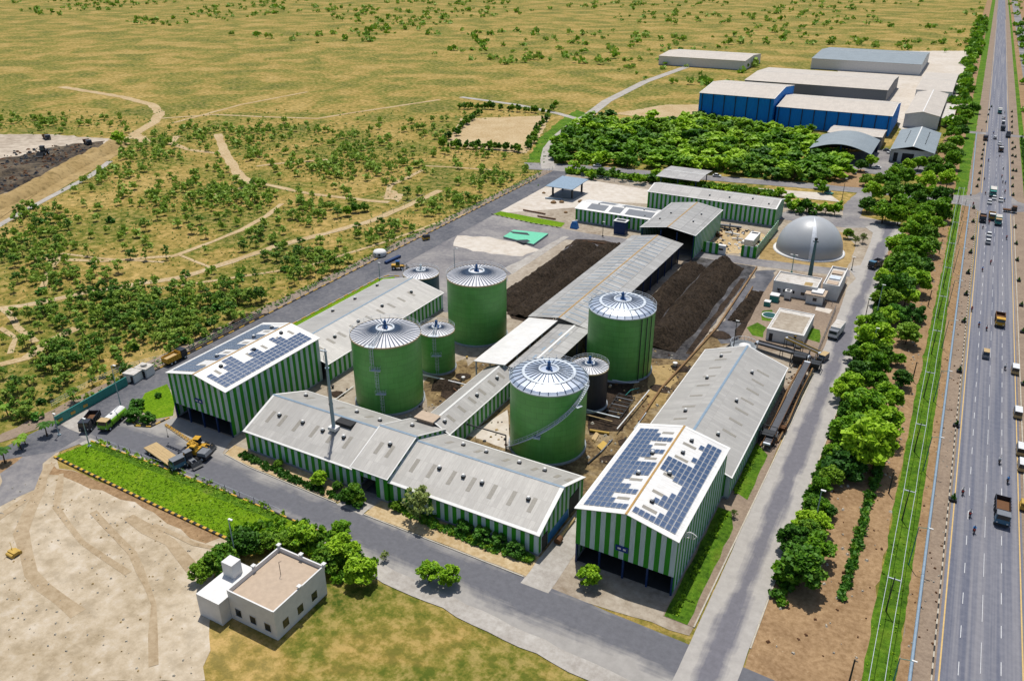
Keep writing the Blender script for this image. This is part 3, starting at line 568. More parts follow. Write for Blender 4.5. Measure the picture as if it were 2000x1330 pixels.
def shed(name, label, x0, x1, y0, y1, axis, he, hr, roof, trim='trimw', open_s=None, door_s=None, walls='NSWE', ov=0.35, ridge='ridge_blue', trimw=0.0, cat='shed', verge=True, z0=0.5, group=None, wallmats=('g', 'w')):
    t = thing(name, label, cat, ((x0 + x1) / 2, (y0 + y1) / 2, 0), 0, group)
    mid = (x0 + x1) / 2 if axis == 'y' else (y0 + y1) / 2; half = (x1 - x0) / 2 if axis == 'y' else (y1 - y0) / 2
    rz = lambda u: hr - (hr - he) * abs(u - mid) / half
    flat = lambda u: he
    mb = MB()
    fS = rz if axis == 'y' else flat; fW = flat if axis == 'y' else rz
    if 'S' in walls: strip_wall(mb, 'x', x0, x1, y0, 1, (open_s if open_s else z0), fS, gaps=[door_s] if door_s else ())
    if 'N' in walls: strip_wall(mb, 'x', x0, x1, y1, -1, z0, fS)
    if 'W' in walls: strip_wall(mb, 'y', y0 + .15, y1 - .15, x0, 1, z0, fW)
    if 'E' in walls: strip_wall(mb, 'y', y0 + .15, y1 - .15, x1, -1, z0, fW)
    mb.build('wall', [M[wallmats[0]], M[wallmats[1]]], t)
    pl = MB()
    if 'W' in walls: pl.box(x0 - .05, x0 + .2, y0 + .2, y1 - .2, 0, z0)
    if 'E' in walls: pl.box(x1 - .2, x1 + .05, y0 + .2, y1 - .2, 0, z0)
    if 'N' in walls: pl.box(x0, x1, y1 - .2, y1 + .05, 0, z0)
    if 'S' in walls and not open_s:
        if door_s: pl.box(x0, door_s[0], y0 - .05, y0 + .2, 0, z0); pl.box(door_s[1], x1, y0 - .05, y0 + .2, 0, z0)
        else: pl.box(x0, x1, y0 - .05, y0 + .2, 0, z0)
    if pl.v: pl.build('plinth', M['plinth'], t)
    if open_s:
        cb = MB()
        n = 4
        for i in range(n + 1):
            xx = x0 + .2 + (x1 - x0 - .4) * i / n
            c1 = MB(); c1.box(xx - .16, xx + .16, y0 + .02, y0 + .36, 0, open_s - .002); c1.build('column', M['bluedk'], t)
        fl = MB(); fl.box(x0 + .25, x1 - .25, y0 + .4, y1 - .3, 0.09, 0.12); fl.build('floor_slab', M['inside'], t)  # floor coloured near-black to stand in for the shade inside the open shed
    r = MB(); th = 0.12
    a0, a1 = (y0 - ov, y1 + ov) if axis == 'y' else (x0 - ov, x1 + ov)
    for sgn in (-1, 1):
        e = mid + sgn * (half + ov); ze = rz(e); 
        def q(u, v, z): return (u, v, z) if axis == 'y' else (v, u, z)
        lo = [q(e, a0, ze), q(mid, a0, hr), q(mid, a1, hr), q(e, a1, ze)]
        pts = [*lo, *[(a, b, c + th) for a, b, c in lo]]
        flip = (sgn > 0) != (axis != 'y')
        if flip: pts = [pts[k] for k in (1, 0, 3, 2, 5, 4, 7, 6)]
        r.hexa(pts)
    r.build('roof', M[roof], t)
    def onroof(mb2, u0, u1, v0, v1, off, thk, m=0):
        def q(u, v, z): return (u, v, z) if axis == 'y' else (v, u, z)
        b = th + off
        lo = [q(u0, v0, rz(u0) + b), q(u1, v0, rz(u1) + b), q(u1, v1, rz(u1) + b), q(u0, v1, rz(u0) + b)]
        pts = [*lo, *[(a, bb, c + thk) for a, bb, c in lo]]
        if axis != 'y': pts = [pts[k] for k in (0, 3, 2, 1, 4, 7, 6, 5)]
        mb2.hexa(pts, m)
    rw = .2 if ridge == 'ridge_or' else .28; rc = MB(); onroof(rc, mid - rw, mid - .0, a0 - .02, a1 + .02, .003, .07); onroof(rc, mid, mid + rw, a0 - .02, a1 + .02, .003, .07)
    rc.build('ridge_cap', M[ridge], t)
    if trimw:
        tr = MB()
        for v0, v1 in ((a0 - .03, a0 + trimw), (a1 - trimw, a1 + .03)):
            onroof(tr, mid - half - ov - .03, mid - .3, v0, v1, .004, .04); onroof(tr, mid + .3, mid + half + ov + .03, v0, v1, .004, .04)
        for s_ in (-1, 1):
            e = mid + s_ * (half + ov); onroof(tr, min(e, e - s_ * trimw * .7), max(e, e - s_ * trimw * .7), a0 + trimw + .01, a1 - trimw - .01, .004, .04)
        tr.build('edge_trim', M[trim], t)
    t_on = onroof
    return t, onroof, rz, mid, half, (a0, a1)
def skylights(t, onroof, lst, m='skyl'):
    for u0, u1, v0, v1 in lst:
        mb = MB(); onroof(mb, u0, u1, v0, v1, .006, .03); mb.build('skylight', M[m], t)
def vents(t, axis, rz, lst, s=1.0):
    for u, v in lst:
        x, y = (u, v) if axis == 'y' else (v, u); z = rz(u) + .1; mb = MB()
        mb.box(x - .35 * s, x + .35 * s, y - .35 * s, y + .35 * s, z, z + .5 * s, 0); mb.tube((x, y, z + .5 * s), (x, y, z + .85 * s), .34 * s, .26 * s, 10, 1)
        mb.build('roof_vent', [M['dark'], M['trimw']], t)

PV_MESH = None
def pv_mesh():
    mb = MB(); mb.box(-.455, .455, -.735, .735, 0, .045, 0); mb.box(-.405, .405, -.685, .685, .045, .05, 1)
    return mb.mesh('solar_panel', [M['pvf'], M['pv']])
PV_MESH = pv_mesh()
def solar(t, x0, x1, y0, y1, rz, he, hr, mid, left_inner, right_inner, left_outer=4, right_outer=4):
    """panel grid: 19 rows of 1.5 m; 'inner' maps row -> set of columns counted from the outer columns inward"""
    slope = math.atan2(hr - he, (x1 - x0) / 2); cells = []
    px, py = .98, 1.57; nrow = 18
    for row in range(nrow):
        y = y0 + .95 + (row + .5) * py
        for side, inner, outer in ((-1, left_inner, left_outer), (1, right_inner, right_outer)):
            cols = set(range(outer)) if not (side > 0 and row in (0,)) else set(range(outer))
            cols |= set(inner.get(row, ()))
            for c in cols:
                e = x0 if side < 0 else x1
                x = e - side * (.75 + (c + .5) * px); cells.append((y, x, side))
    cells.sort()
    rest = MB()
    for i, (y, x, side) in enumerate(cells):
        z = rz(x) + .12 + .09
        rot = Matrix.Rotation(-slope * (1 if side < 0 else -1), 4, 'Y')
        if i < 100:
            o = bpy.data.objects.new('solar_panel', PV_MESH); C.objects.link(o); o.parent = t
            o.location = Vector((x, y, z)) - t.location; o.rotation_euler = rot.to_euler()
        else:
            for vv, ff, mm in (((-.46, .46, -.74, .74, 0, .045), None, 0), ((-.405, .405, -.685, .685, .045, .05), None, 1)):
                q = MB(); q.box(*vv, mm); k = [Vector((x, y, z)) + (rot @ Vector(p)) for p in q.v]
                rest.add(k, q.f, mm)
    if rest.v:
        o = rest.build('solar_panel_field', [M['pvf'], M['pvr']], t); o['kind'] = 'stuff'
M['pvr'] = plain('solar_cells_far', (0.042, 0.072, 0.135), 0.22, 0, 0.1, 3, spec=0.6)

full = lambda a, b: tuple(range(a, b))
# --- the two tall solar roofed sheds
SL = (-147.8, -129.4, 105.0, 135.5)
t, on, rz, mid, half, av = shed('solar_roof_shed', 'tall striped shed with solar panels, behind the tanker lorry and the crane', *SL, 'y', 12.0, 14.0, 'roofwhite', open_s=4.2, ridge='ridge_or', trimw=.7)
li = {r: full(4, 8) for r in (0, 1, 4, 5, 8, 9, 12, 13, 16)}; ri = {0: full(4, 6), 3: full(4, 6), 4: full(4, 8), 5: full(4, 8), 8: full(4, 6), 9: full(4, 7), 13: full(4, 7), 14: full(4, 6)}
solar(t, *SL, rz, 12, 14, mid, li, ri, 4, 4)
skylights(t, on, [(-136.5, -134.6, y, y + .8) for y in (108.5, 113.5, 118.2, 123, 128.2, 132.2)] + [(-142, -140, y, y + .8) for y in (109, 116.4, 122.4, 129.5)])
vents(t, 'y', rz, [(-136.5, 110.8), (-136.2, 120.8), (-136.8, 130.6), (-141.2, 114), (-141.2, 125.8), (-141.2, 132)], 1.0)
sg = MB(); sg.box(-139.9, -137.6, 104.82, 104.99, 6.6, 7.6, 0); sg.box(-139.6, -138.9, 104.80, 104.82, 6.95, 7.25, 1); sg.box(-138.5, -137.9, 104.80, 104.82, 6.95, 7.25, 1); sg.build('sign_board', [M['sign_b'], M['wht']], t)
SR = (-44.6, -26.4, 105.0, 136.0)
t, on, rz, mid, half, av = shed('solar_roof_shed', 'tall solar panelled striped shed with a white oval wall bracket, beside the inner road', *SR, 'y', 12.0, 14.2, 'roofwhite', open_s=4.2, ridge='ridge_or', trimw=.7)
li = {0: full(4, 8), 1: (4,), 3: full(4, 8), 4: (4, 5), 6: (4,), 7: full(4, 8), 8: full(4, 8), 9: full(4, 8), 11: (4, 5), 12: full(4, 8), 13: (4,), 15: full(4, 8), 16: (4,)}
ri = {0: full(3, 8), 1: (3,), 3: full(3, 6), 4: full(3, 5), 5: (3,), 8: full(3, 5), 9: full(3, 8), 10: full(3, 8), 11: full(3, 8), 13: (3,), 16: (3,)}
solar(t, *SR, rz, 12, 14.2, mid, li, ri, 4, 3)
skylights(t, on, [(-38.9, -36.6, y, y + .8) for y in (108.8, 115, 122.6, 128, 132.6)] + [(-34, -31.4, y, y + .8) for y in (108.2, 113.2, 119, 125.4, 130.4)])
vents(t, 'y', rz, [(-38, 117.2), (-38, 124.6), (-33, 110.6), (-33, 119.8), (-33, 127.6), (-32.8, 132.4)], 1.0)
sg = MB(); sg.box(-37.0, -34.7, 104.82, 104.99, 6.0, 7.1, 0); sg.box(-36.6, -36.0, 104.80, 104.82, 6.4, 6.75, 1); sg.box(-35.6, -35.1, 104.80, 104.82, 6.4, 6.75, 1); sg.build('sign_board', [M['sign_b'], M['wht']], t)
# white oval tube frame standing out from the east wall
def on_y(px, py, Y):
    a = G(px, py); f = Y / a[1]; return (a[0] * f, Y, CAM_H * (1 - f))
em = MB()
for chain in ([(1346, 1050.5), (1341, 1049), (1335, 1047), (1338.5, 1041.5), (1343, 1040), (1347, 1039), (1352, 1041), (1356, 1043.5), (1361, 1048), (1358, 1051), (1353.5, 1053.5)], [(1343, 1040), (1343, 1045)], [(1347.5, 1041), (1346.5, 1050)], [(1351, 1042), (1350, 1052)], [(1355, 1043.5), (1353.5, 1053.5)], [(1361, 1048), (1357, 1045)]):
    em.path([on_y(a, b, 108.6) for a, b in chain], .085, 6)
a_ = on_y(1335, 1047, 108.6); em.path([a_, (-26.4, 108.6, a_[2])], .06, 6)
em.build('wall_bracket', M['trimw'], t)

# --- low sheds
t, on, rz, mid, half, av = shed('long_shed', 'long low striped shed joined to the back of the solar shed by the road', -149.6, -127.3, 135.7, 188.5, 'y', 5.2, 8.0, 'roofy', trimw=.3, walls='NWE')
skylights(t, on, [(-134.5, -131.8, y, y + .9) for y in (139, 143.5, 148, 153, 160, 165, 170, 175, 180)])
vents(t, 'y', rz, [(-133.5, 146), (-134, 156.5), (-134.5, 168), (-133.5, 181), (-146, 160), (-146, 170), (-147, 182)])
t, on, rz, mid, half, av = shed('front_shed', 'low striped shed along the front road, left of the raised entrance bay', -122.9, -93.2, 103.0, 122.8, 'x', 5.0, 9.0, 'roofx', trimw=.55, walls='NSW')
skylights(t, on, [(106 + .3, 109.2, x, x + .9) for x in (-120, -116.6, -112.4, -107.6, -103, -98.6)] + [(117, 119.5, x, x + .9) for x in (-118, -109, -101)])
vents(t, 'x', rz, [(108.5, -117.6), (108.6, -111), (108.3, -105.2), (108.4, -99.6), (118.5, -119), (118, -111.2), (118.2, -104), (117.4, -97)])
hb = MB(); hb.box(-103.6, -99.4, 110.6, 112.7, 8.05, 9.06); hb.build('roof_opening', M['inside'], t)
t, on, rz, mid, half, av = shed('entrance_bay', 'raised bay of the front shed with the dark vehicle entrance', -93.0, -84.3, 102.6, 123.2, 'x', 5.9, 9.9, 'roofx', trimw=.2, walls='NSWE', door_s=(-91.1, -87.5, 4.4))
skylights(t, on, [(106.6, 109.4, x, x + .9) for x in (-90.6, -87.8)]); vents(t, 'x', rz, [(109.3, -88.2), (118.2, -89)])
db = MB(); db.box(-90.9, -87.3, 103.6, 122, 0.12, 0.2); db.build('floor_slab', M['asphalt'], t)
t, on, rz, mid, half, av = shed('front_shed', 'low striped shed along the front road, between the entrance bay and the concrete lane', -84.1, -51.0, 103.0, 122.8, 'x', 5.0, 9.0, 'roofx', trimw=.8, walls='NSE')
skylights(t, on, [(106.2, 109.2, x, x + .9) for x in (-81.6, -77.6, -72.9, -68.4, -63.7, -59.5, -55.2)] + [(116.8, 119.3, x, x + .9) for x in (-80, -73, -66.5, -60, -55, -52.6)])
vents(t, 'x', rz, [(108.6, -75.8), (108.5, -70.2), (108.5, -66), (108.4, -55.9), (118.6, -76.5), (118.6, -71), (118.4, -63.2), (118.6, -57.6)])
dd = MB(); dd.box(-51.0, -50.9, 104.4, 106.6, 0.1, 3.4, 0); dd.box(-51.0, -50.9, 116.2, 120.6, 0.1, 4.2, 0); dd.build('doorway', M['inside'], t)
bb = MB(); bb.box(-51.0, -50.94, 107.0, 115.8, 0.1, 2.2); bb.build('blue_dado', M['bluep'], t)
t, on, rz, mid, half, av = shed('link_shed', 'narrow striped shed between the front tanks, running back from the front sheds', -91.3, -83.1, 123.4, 153.8, 'y', 5.0, 7.0, 'roofy', trimw=.3, walls='NWE', ridge='trimw')
skylights(t, on, [(-86.2, -84.2, y, y + .9) for y in (127, 131.5, 136, 140.5, 145, 149.5)], 'skyl')
vents(t, 'y', rz, [(-85.4, 125.2), (-85.2, 138.6), (-85.2, 148)])
bx = MB(); bx.box(-91.6, -86.6, 122.4, 125.6, 7.2, 7.35); bx.box(-91.2, -87.0, 122.9, 125.2, 6.0, 7.2); bx.build('roof_plant_box', M['beige'], t)
# white lean-to canopy
t = thing('canopy', 'plain white flat canopy between the link shed and the long ribbed roof', 'canopy', (-89.4, 167, 0))
mb = MB(); lo = [(-94.6, 152.6, 6.5), (-85.6, 152.6, 7.6), (-85.6, 182.6, 7.6), (-94.6, 182.6, 6.5)]; mb.hexa([*lo, *[(a, b, c + .14) for a, b, c in lo]]); mb.build('roof', M['roofwhite'], t)
for x, z in ((-94.2, 6.5), (-86.2, 7.5)):
    for y in (153.2, 160, 167, 174, 182):
        c = MB(); c.box(x - .15, x + .15, y - .15, y + .15, 0, z); c.build('column', M['steel'], t)
# --- long central ribbed roof
t, on, rz, mid, half, av = shed('long_canopy_shed', 'very long ribbed roof with an orange ridge between the compost heaps', -94.6, -76.2, 183.0, 262.5, 'y', 6.8, 8.4, 'roofold', ridge='ridge_or', walls='', cat='open shed')
for x in (-94.0, -76.8):
    for i in range(12):
        y = 184 + i * 7; c = MB(); c.box(x - .15, x + .15, y - .15, y + .15, 0, 6.8); c.build('column', M['bluedk'], t)
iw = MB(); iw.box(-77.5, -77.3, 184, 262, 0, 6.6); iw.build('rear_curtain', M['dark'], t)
mb = MB()
for a, b in ((-91.5, -86), (-84.6, -79.5)):
    for i in range(25): y = 184.5 + i * 3.1; mb = MB(); on(mb, a, b, y, y + .35, .01, .05); mb.build('roof_rib', M['ridge_blue'], t)
t, on, rz, mid, half, av = shed('long_canopy_shed', 'near end of the ribbed roof, beside the white canopy and a green tank', -84.9, -76.2, 153.9, 182.5, 'y', 6.8, 7.2, 'roofold', ridge='trimw', walls='', cat='open shed')
for y in (155, 162, 169, 176, 182):
    c = MB(); c.box(-76.9, -76.6, y - .15, y + .15, 0, 6.7); c.build('column', M['bluedk'], t)
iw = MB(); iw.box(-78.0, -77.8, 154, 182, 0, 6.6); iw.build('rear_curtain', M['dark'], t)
skylights(t, on, [(-82, -79.6, y, y + 2.2) for y in (160, 165, 170, 175)], 'ridge_blue')
t, on, rz, mid, half, av = shed('rear_shed', 'open fronted shed with an orange ridge at the far end of the ribbed roof', -93.4, -73.4, 267.5, 302.0, 'y', 8.8, 10.4, 'roofold', ridge='ridge_or', walls='NWE', trimw=.3)
for x in (-93, -86, -80, -73.8):
    c = MB(); c.box(x - .2, x + .2, 267.8, 268.2, 0, 8.9); c.build('column', M['bluedk'], t)
vents(t, 'y', rz, [(-90, 278), (-88.5, 286), (-78, 280), (-78, 290)], .8)
t, on, rz, mid, half, av = shed('rear_shed', 'long striped shed at the very back of the plant by the hedge', -109.2, -56.5, 318.5, 334.5, 'x', 7.3, 9.0, 'roofoldx', walls='NSWE', trimw=.5, ridge='trimw')
vents(t, 'x', rz, [(322, -84), (322.5, -76), (324, -67), (321.5, -60)], .8)
t, on, rz, mid, half, av = shed('rear_shed', 'striped shed behind the dark blue container with grey panels on its roof', -128.4, -95.5, 287.6, 301.5, 'x', 5.4, 6.6, 'roofwhite', walls='NSWE', trimw=.4, ridge='trimw')
skylights(t, on, [(288.6, 293.6, -124, -116.4), (288.6, 293.6, -114.8, -109.8), (288.6, 293.6, -108, -97), (295.6, 300.4, -122, -115), (295.6, 300.4, -112, -98)], 'greyp'); vents(t, 'x', rz, [(294, -121), (294.2, -110), (294.4, -102), (290, -100)], .6)
t, on, rz, mid, half, av = shed('long_shed', 'long grey roofed shed beside the conveyors and the inner road', -45.8, -25.2, 136.4, 188.8, 'y', 5.4, 9.0, 'roofy', trimw=.35, walls='NSWE')
skylights(t, on, [(-30.8, -27.8, y, y + .8) for y in (139.5, 144.2, 149.4, 154.6, 159.6, 164.6, 169.6, 174.6, 179.8)] + [(-41.5, -38.6, y, y + .8) for y in (149, 155, 160.5, 166, 171, 176, 181, 185.4)])
vents(t, 'y', rz, [(-31, 146.8), (-31.2, 162.4), (-31.4, 177.4), (-40, 152.8), (-40.2, 170), (-40.4, 183)])

# ------------------------------------------------------------------ tanks
def tank(name, label, c, r, h, style, shell='shellg', ladder=None, stairs=None, rise=2.0, cat='tank', motor='bluem'):
    t = thing(name, label, cat, (c[0], c[1], 0)); x, y = c
    MB().lathe([(r, 0.3), (r, h)], c, 64).build('shell', M[shell], t)
    MB().lathe([(r + .35, 0), (r + .35, .45), (r + .04, .5), (r + .04, 0.5)], c, 64).build('base_ring', M['plinth'], t)
    roofm = 'alu' if style == 'dome' else 'aluold'
    if style == 'dome': prof = [(r + .12, h + .0), (r * .93, h + rise * .3), (r * .66, h + rise * .66), (r * .30, h + rise * .92), (0.02, h + rise)]
    else: prof = [(r + .1, h + .0), (r * .6, h + rise * .4), (r * .02, h + rise)]
    nr = 28 if style == 'dome' else (48 if r > 6 else 32)
    rm = MB().lathe(prof, c, nr, 0, False)
    w = .10 if style == 'dome' else .11 * r / 8.3
    for i in range(nr):
        a = 2 * math.pi * i / nr; ca, sa = math.cos(a), math.sin(a); nx, ny = -sa * w, ca * w
        for (r0, z0), (r1, z1) in zip(prof, prof[1:]):
            if r1 < r * .24: r1 = max(r1, r * .24); z1 = z0 + (z1 - z0) * ((r0 - r1) / max(.01, r0 - prof[-1][0]) if r0 > r1 else 0)
            if r0 - r1 < .05: continue
            lo = [(x + r0 * ca - nx, y + r0 * sa - ny, z0), (x + r0 * ca + nx, y + r0 * sa + ny, z0), (x + r1 * ca + nx, y + r1 * sa + ny, z1), (x + r1 * ca - nx, y + r1 * sa - ny, z1)]
            rm.hexa([*lo, *[(p, q, z + .1) for p, q, z in lo]], 1)
    rm.build('roof', [M[roofm], M['rib']], t)
    rim = MB().lathe([(r + .02, h - .25), (r + .2, h - .25), (r + .2, h + .06), (r + .06, h + .08)], c, 64); rim.build('rim', M['steel' if style == 'dome' else 'rimb'], t)
    ring = MB()
    if style == 'dome': ring.lathe([(r * .62, h + rise * .72), (r * .66, h + rise * .78), (r * .70, h + rise * .68)], c, 48)
    ring.lathe([(r * .22, h + rise * .9), (r * .22, h + rise * .98 + .15), (r * .27, h + rise * .98 + .15), (r * .27, h + rise * .82)], c, 40)
    ring.build('roof_ring', M['steel'], t)
    mo = MB(); mo.tube((x, y, h + rise - .1), (x, y, h + rise + .35), .75, .6, 14, 0); mo.tube((x, y, h + rise + .3), (x, y, h + rise + 1.6), .38, .38, 12); mo.tube((x, y, h + rise + 1.6), (x, y, h + rise + 1.9), .28, .1, 12); mo.tube((x + .3, y - .2, h + rise + .4), (x + 1.2, y - .8, h + rise + .1), .16, .16, 8)
    mo.build('agitator_motor', M[motor], t)
    rl = MB(); R_ = r + .12; k = 24
    full_ = style != 'dome' or True
    a_s = math.atan2(-y, -x)
    rng = [i for i in range(48)]
    for i in rng:
        a = 2 * math.pi * i / 48; b = 2 * math.pi * (i + 1) / 48
        dd_ = math.cos(a - a_s)
        if dd_ > .15: continue                      # rail only round the far half
        P_ = lambda q, z: (x + R_ * math.cos(q), y + R_ * math.sin(q), z)
        rl.tube(P_(a, h + 1.05), P_(b, h + 1.05), .035, None, 4, cap=False); rl.tube(P_(a, h + .55), P_(b, h + .55), .03, None, 4, cap=False)
        if i % 2 == 0: rl.tube(P_(a, h), P_(a, h + 1.05), .035, None, 4)
    rl.build('railing', M['steel'], t)
    if ladder is not None:
        # caged ladder in offset flights with small landings
        lad = MB(); nf = max(2, round(h / 6)); fh = (h + .6) / nf
        for f in range(nf):
            a = ladder + .10 * (nf - 1 - f); zz0, zz1 = f * fh, (f + 1) * fh
            P_ = lambda da, rr, z: (x + (r + rr) * math.cos(a + da), y + (r + rr) * math.sin(a + da), z)
            dw = .28 / r
            for s_ in (-1, 1): lad.tube(P_(s_ * dw, .25, zz0 + .2), P_(s_ * dw, .25, zz1 + .9), .045, None, 5)
            for q in range(int(fh / .6)): lad.tube(P_(-dw, .25, zz0 + .3 + q * .6), P_(dw, .25, zz0 + .3 + q * .6), .03, None, 4)
            for q in range(int((fh - 1.6) / .9) + 1):
                z = zz0 + 2 + q * .9
                lad.path([P_(-dw, .25, z), P_(-dw * 1.5, .75, z), P_(0, 1.0, z), P_(dw * 1.5, .75, z), P_(dw, .25, z)], .03, 4)
            for da in (-1.4, 0, 1.4): lad.tube(P_(dw * da, .98 if da == 0 else .75, zz0 + 2), P_(dw * da, .98 if da == 0 else .75, zz1 + .9), .025, None, 4)
        lad.build('ladder', M['steel'], t)
        for f in range(1, nf + 1):
            pf = MB()
            a = ladder + .10 * (nf - f) - .02; z = f * fh - (0.2 if f == nf else 0)
            P_ = lambda da, rr, zz: (x + (r + rr) * math.cos(a + da), y + (r + rr) * math.sin(a + da), zz)
            w_ = 1.1 / r; lo = [P_(-w_, .02, z), P_(-w_, 1.1, z), P_(w_, 1.1, z), P_(w_, .02, z)]; pf.hexa([*lo, *[(p, q, s_ + .08) for p, q, s_ in lo]])
            pf.path([P_(-w_, .1, z + 1), P_(-w_, 1.08, z + 1), P_(w_, 1.08, z + 1), P_(w_, .1, z + 1)], .035, 4)
            for da in (-w_, 0, w_): pf.tube(P_(da, 1.08, z), P_(da, 1.08, z + 1), .03, None, 4)
            pf.build('landing', M['steel'], t)
    if stairs:
        a0, a1 = stairs; st = MB(); rl2 = MB(); n = 60; landings = (0.36, 0.8)
        zf = lambda f: .3 + (h + .1) * f
        flat = lambda f: f
        prevs = None
        for i in range(n):
            f0, f1 = i / n, (i + 1) / n; aa, ab = a0 + (a1 - a0) * f0, a0 + (a1 - a0) * f1
            z = zf(f0); P_ = lambda q, rr, zz: (x + (r + rr) * math.cos(q), y + (r + rr) * math.sin(q), zz)
            lo = [P_(aa, .12, z), P_(aa, .95, z), P_(ab, .95, z), P_(ab, .12, z)]
            if a1 > a0: lo = lo[::-1]
            st.hexa([*lo, *[(p, q, s_ + .06) for p, q, s_ in lo]])
            st.tube(P_(aa, .97, z - .1), P_(ab, .97, zf(f1) - .1), .09, None, 5); st.tube(P_(aa, .1, z - .1), P_(ab, .1, zf(f1) - .1), .07, None, 5)
            rl2.tube(P_(aa, .97, z + 1.0), P_(ab, .97, zf(f1) + 1.0), .045, None, 4, cap=False); rl2.tube(P_(aa, .97, z + .55), P_(ab, .97, zf(f1) + .55), .035, None, 4, cap=False)
            if i % 3 == 0: rl2.tube(P_(aa, .97, z), P_(aa, .97, z + 1.0), .035, None, 4)
            if abs(f0 - .42) < .01 or abs(f0 - .8) < .01:
                lo = [P_(aa, .1, z - .02), P_(aa, 1.7, z - .02), P_(aa + (ab - aa) * 3.5, 1.7, z - .02), P_(aa + (ab - aa) * 3.5, .1, z - .02)]
                if a1 > a0: lo = lo[::-1]
                st.hexa([*lo, *[(p, q, s_ + .08) for p, q, s_ in lo]])
        st.build('spiral_stair', M['steel'], t); rl2.build('handrail', M['steel'], t)
        # roof walkway from stair head to centre
        aw = a1; wk = MB(); zt = h + rise
        P_ = lambda rr, off, z: (x + rr * math.cos(aw) - off * math.sin(aw), y + rr * math.sin(aw) + off * math.cos(aw), z)
        for q in range(9):
            ra, rb = r * (1 - q / 9 * .75), r * (1 - (q + 1) / 9 * .75); za, zb = h + rise * (1 - (ra / r) ** 2) + .25, h + rise * (1 - (rb / r) ** 2) + .25
            for s_ in (-.4, .4):
                wk.tube(P_(ra, s_, za), P_(rb, s_, zb), .05, None, 4); wk.tube(P_(ra, s_, za + .9), P_(rb, s_, zb + .9), .035, None, 4); wk.tube(P_(ra, s_, za), P_(ra, s_, za + .9), .03, None, 4)
            wk.tube(P_(ra, -.4, za), P_(ra, .4, za), .04, None, 4)
        wk.build('roof_walkway', M['steel'], t)
    if ladder is not None:
        aw = ladder; wk = MB()
        P_ = lambda rr, off, z: (x + rr * math.cos(aw) - off * math.sin(aw), y + rr * math.sin(aw) + off * math.cos(aw), z)
        for s_ in (-.35, .35):
            wk.tube(P_(r, s_, h + .3), P_(r * .2, s_, h + rise * .85 + .3), .06, None, 4); wk.tube(P_(r, s_, h + 1.1), P_(r * .2, s_, h + rise * .85 + 1.1), .035, None, 4)
            for q in range(7):
                rr = r - (r * .8) * q / 6; zz = h + rise * .85 * q / 6 + .3; wk.tube(P_(rr, s_, zz), P_(rr, s_, zz + .8), .03, None, 4)
        for q in range(12):
            rr = r - (r * .8) * q / 12; zz = h + rise * .85 * q / 12 + .3; wk.tube(P_(rr, -.35, zz), P_(rr, .35, zz), .04, None, 4)
        wk.build('roof_walkway', M['steel'], t)
    return t
toward = lambda c: math.atan2(-c[1], -c[0])
c1 = (-66.0, 136.9); tk = tank('digester_tank', 'large green tank with a shiny domed roof and a diagonal stair, nearest the front shed', c1, 8.33, 17.2, 'dome', stairs=(toward(c1) - 1.35, toward(c1) + 1.15), rise=1.9)
c2 = (-108.9, 136.5); tank('digester_tank', 'large green tank with a flat ribbed roof and a caged ladder, beside the solar shed', c2, 8.21, 17.9, 'cone', ladder=toward(c2) - .42, rise=1.4)
c3 = (-108.8, 178.2); tank('digester_tank', 'large green tank with a flat ribbed roof, farthest back next to the left compost heap', c3, 8.29, 18.1, 'cone', rise=1.4)
c4 = (-65.8, 178.6); tk4 = tank('digester_tank', 'large green tank with a shiny domed roof, beside the right compost heaps', c4, 8.47, 17.8, 'dome', rise=1.9)
pp = MB()
for da in (.62, .82, 1.02):
    a = toward(c4) + da; x, y = c4[0] + 8.75 * math.cos(a), c4[1] + 8.75 * math.sin(a); pp.tube((x, y, .4), (x, y, 17.4), .12, None, 8)
pp.build('riser_pipe', M['dark'], tk4)
c5 = (-107.65, 155.9); tank('small_tank', 'small green tank with a grey roof, between the two left green tanks', c5, 4.55, 11.07, 'cone', ladder=toward(c5) - .15, rise=.8)
c6 = (-65.3, 157.7); t6 = tank('small_tank', 'small black tank with a dusty roof, between the two right green tanks', c6, 4.43, 10.28, 'cone', shell='shellk', rise=.8)
mb = MB(); mb.box(c6[0] - 2.4, c6[0] - .6, c6[1] - 4.75, c6[1] - 4.3, 0.3, 4.2); mb.build('door_panel', M['bluedk'], t6)
c7 = (-139.2, 194.4); tank('small_tank', 'low dark teal tank with a pale roof, behind the long low shed by the road', c7, 5.62, 7.57, 'cone', shell='shellt', rise=1.1, motor='steel')
# gas holder dome
t = thing('gas_holder', 'big grey half-sphere gas holder with a vertical white band', 'gas holder', (-39.0, 296.8, 0))
DR, DH, DC = 11.6, 12.2, (-39.0, 296.8)
prof = [(DR * math.cos(a), .5 + DH * math.sin(a)) for a in [i * math.pi / 2 / 20 for i in range(21)]]
MB().lathe(prof, DC, 64).build('membrane', M['dome'], t)
aa = toward(DC) + .10
MB().lathe([(r_ * 1.004 + .03, z * 1.004 + .02) for r_, z in prof], DC, 3, a0=aa - .07, a1=aa + .11).build('white_band', M['domew'], t)
MB().lathe([(DR + .9, 0), (DR + .9, .4), (DR + .0, .55), (DR - .1, .5)], DC, 64).build('base_ring', M['wht'], t)

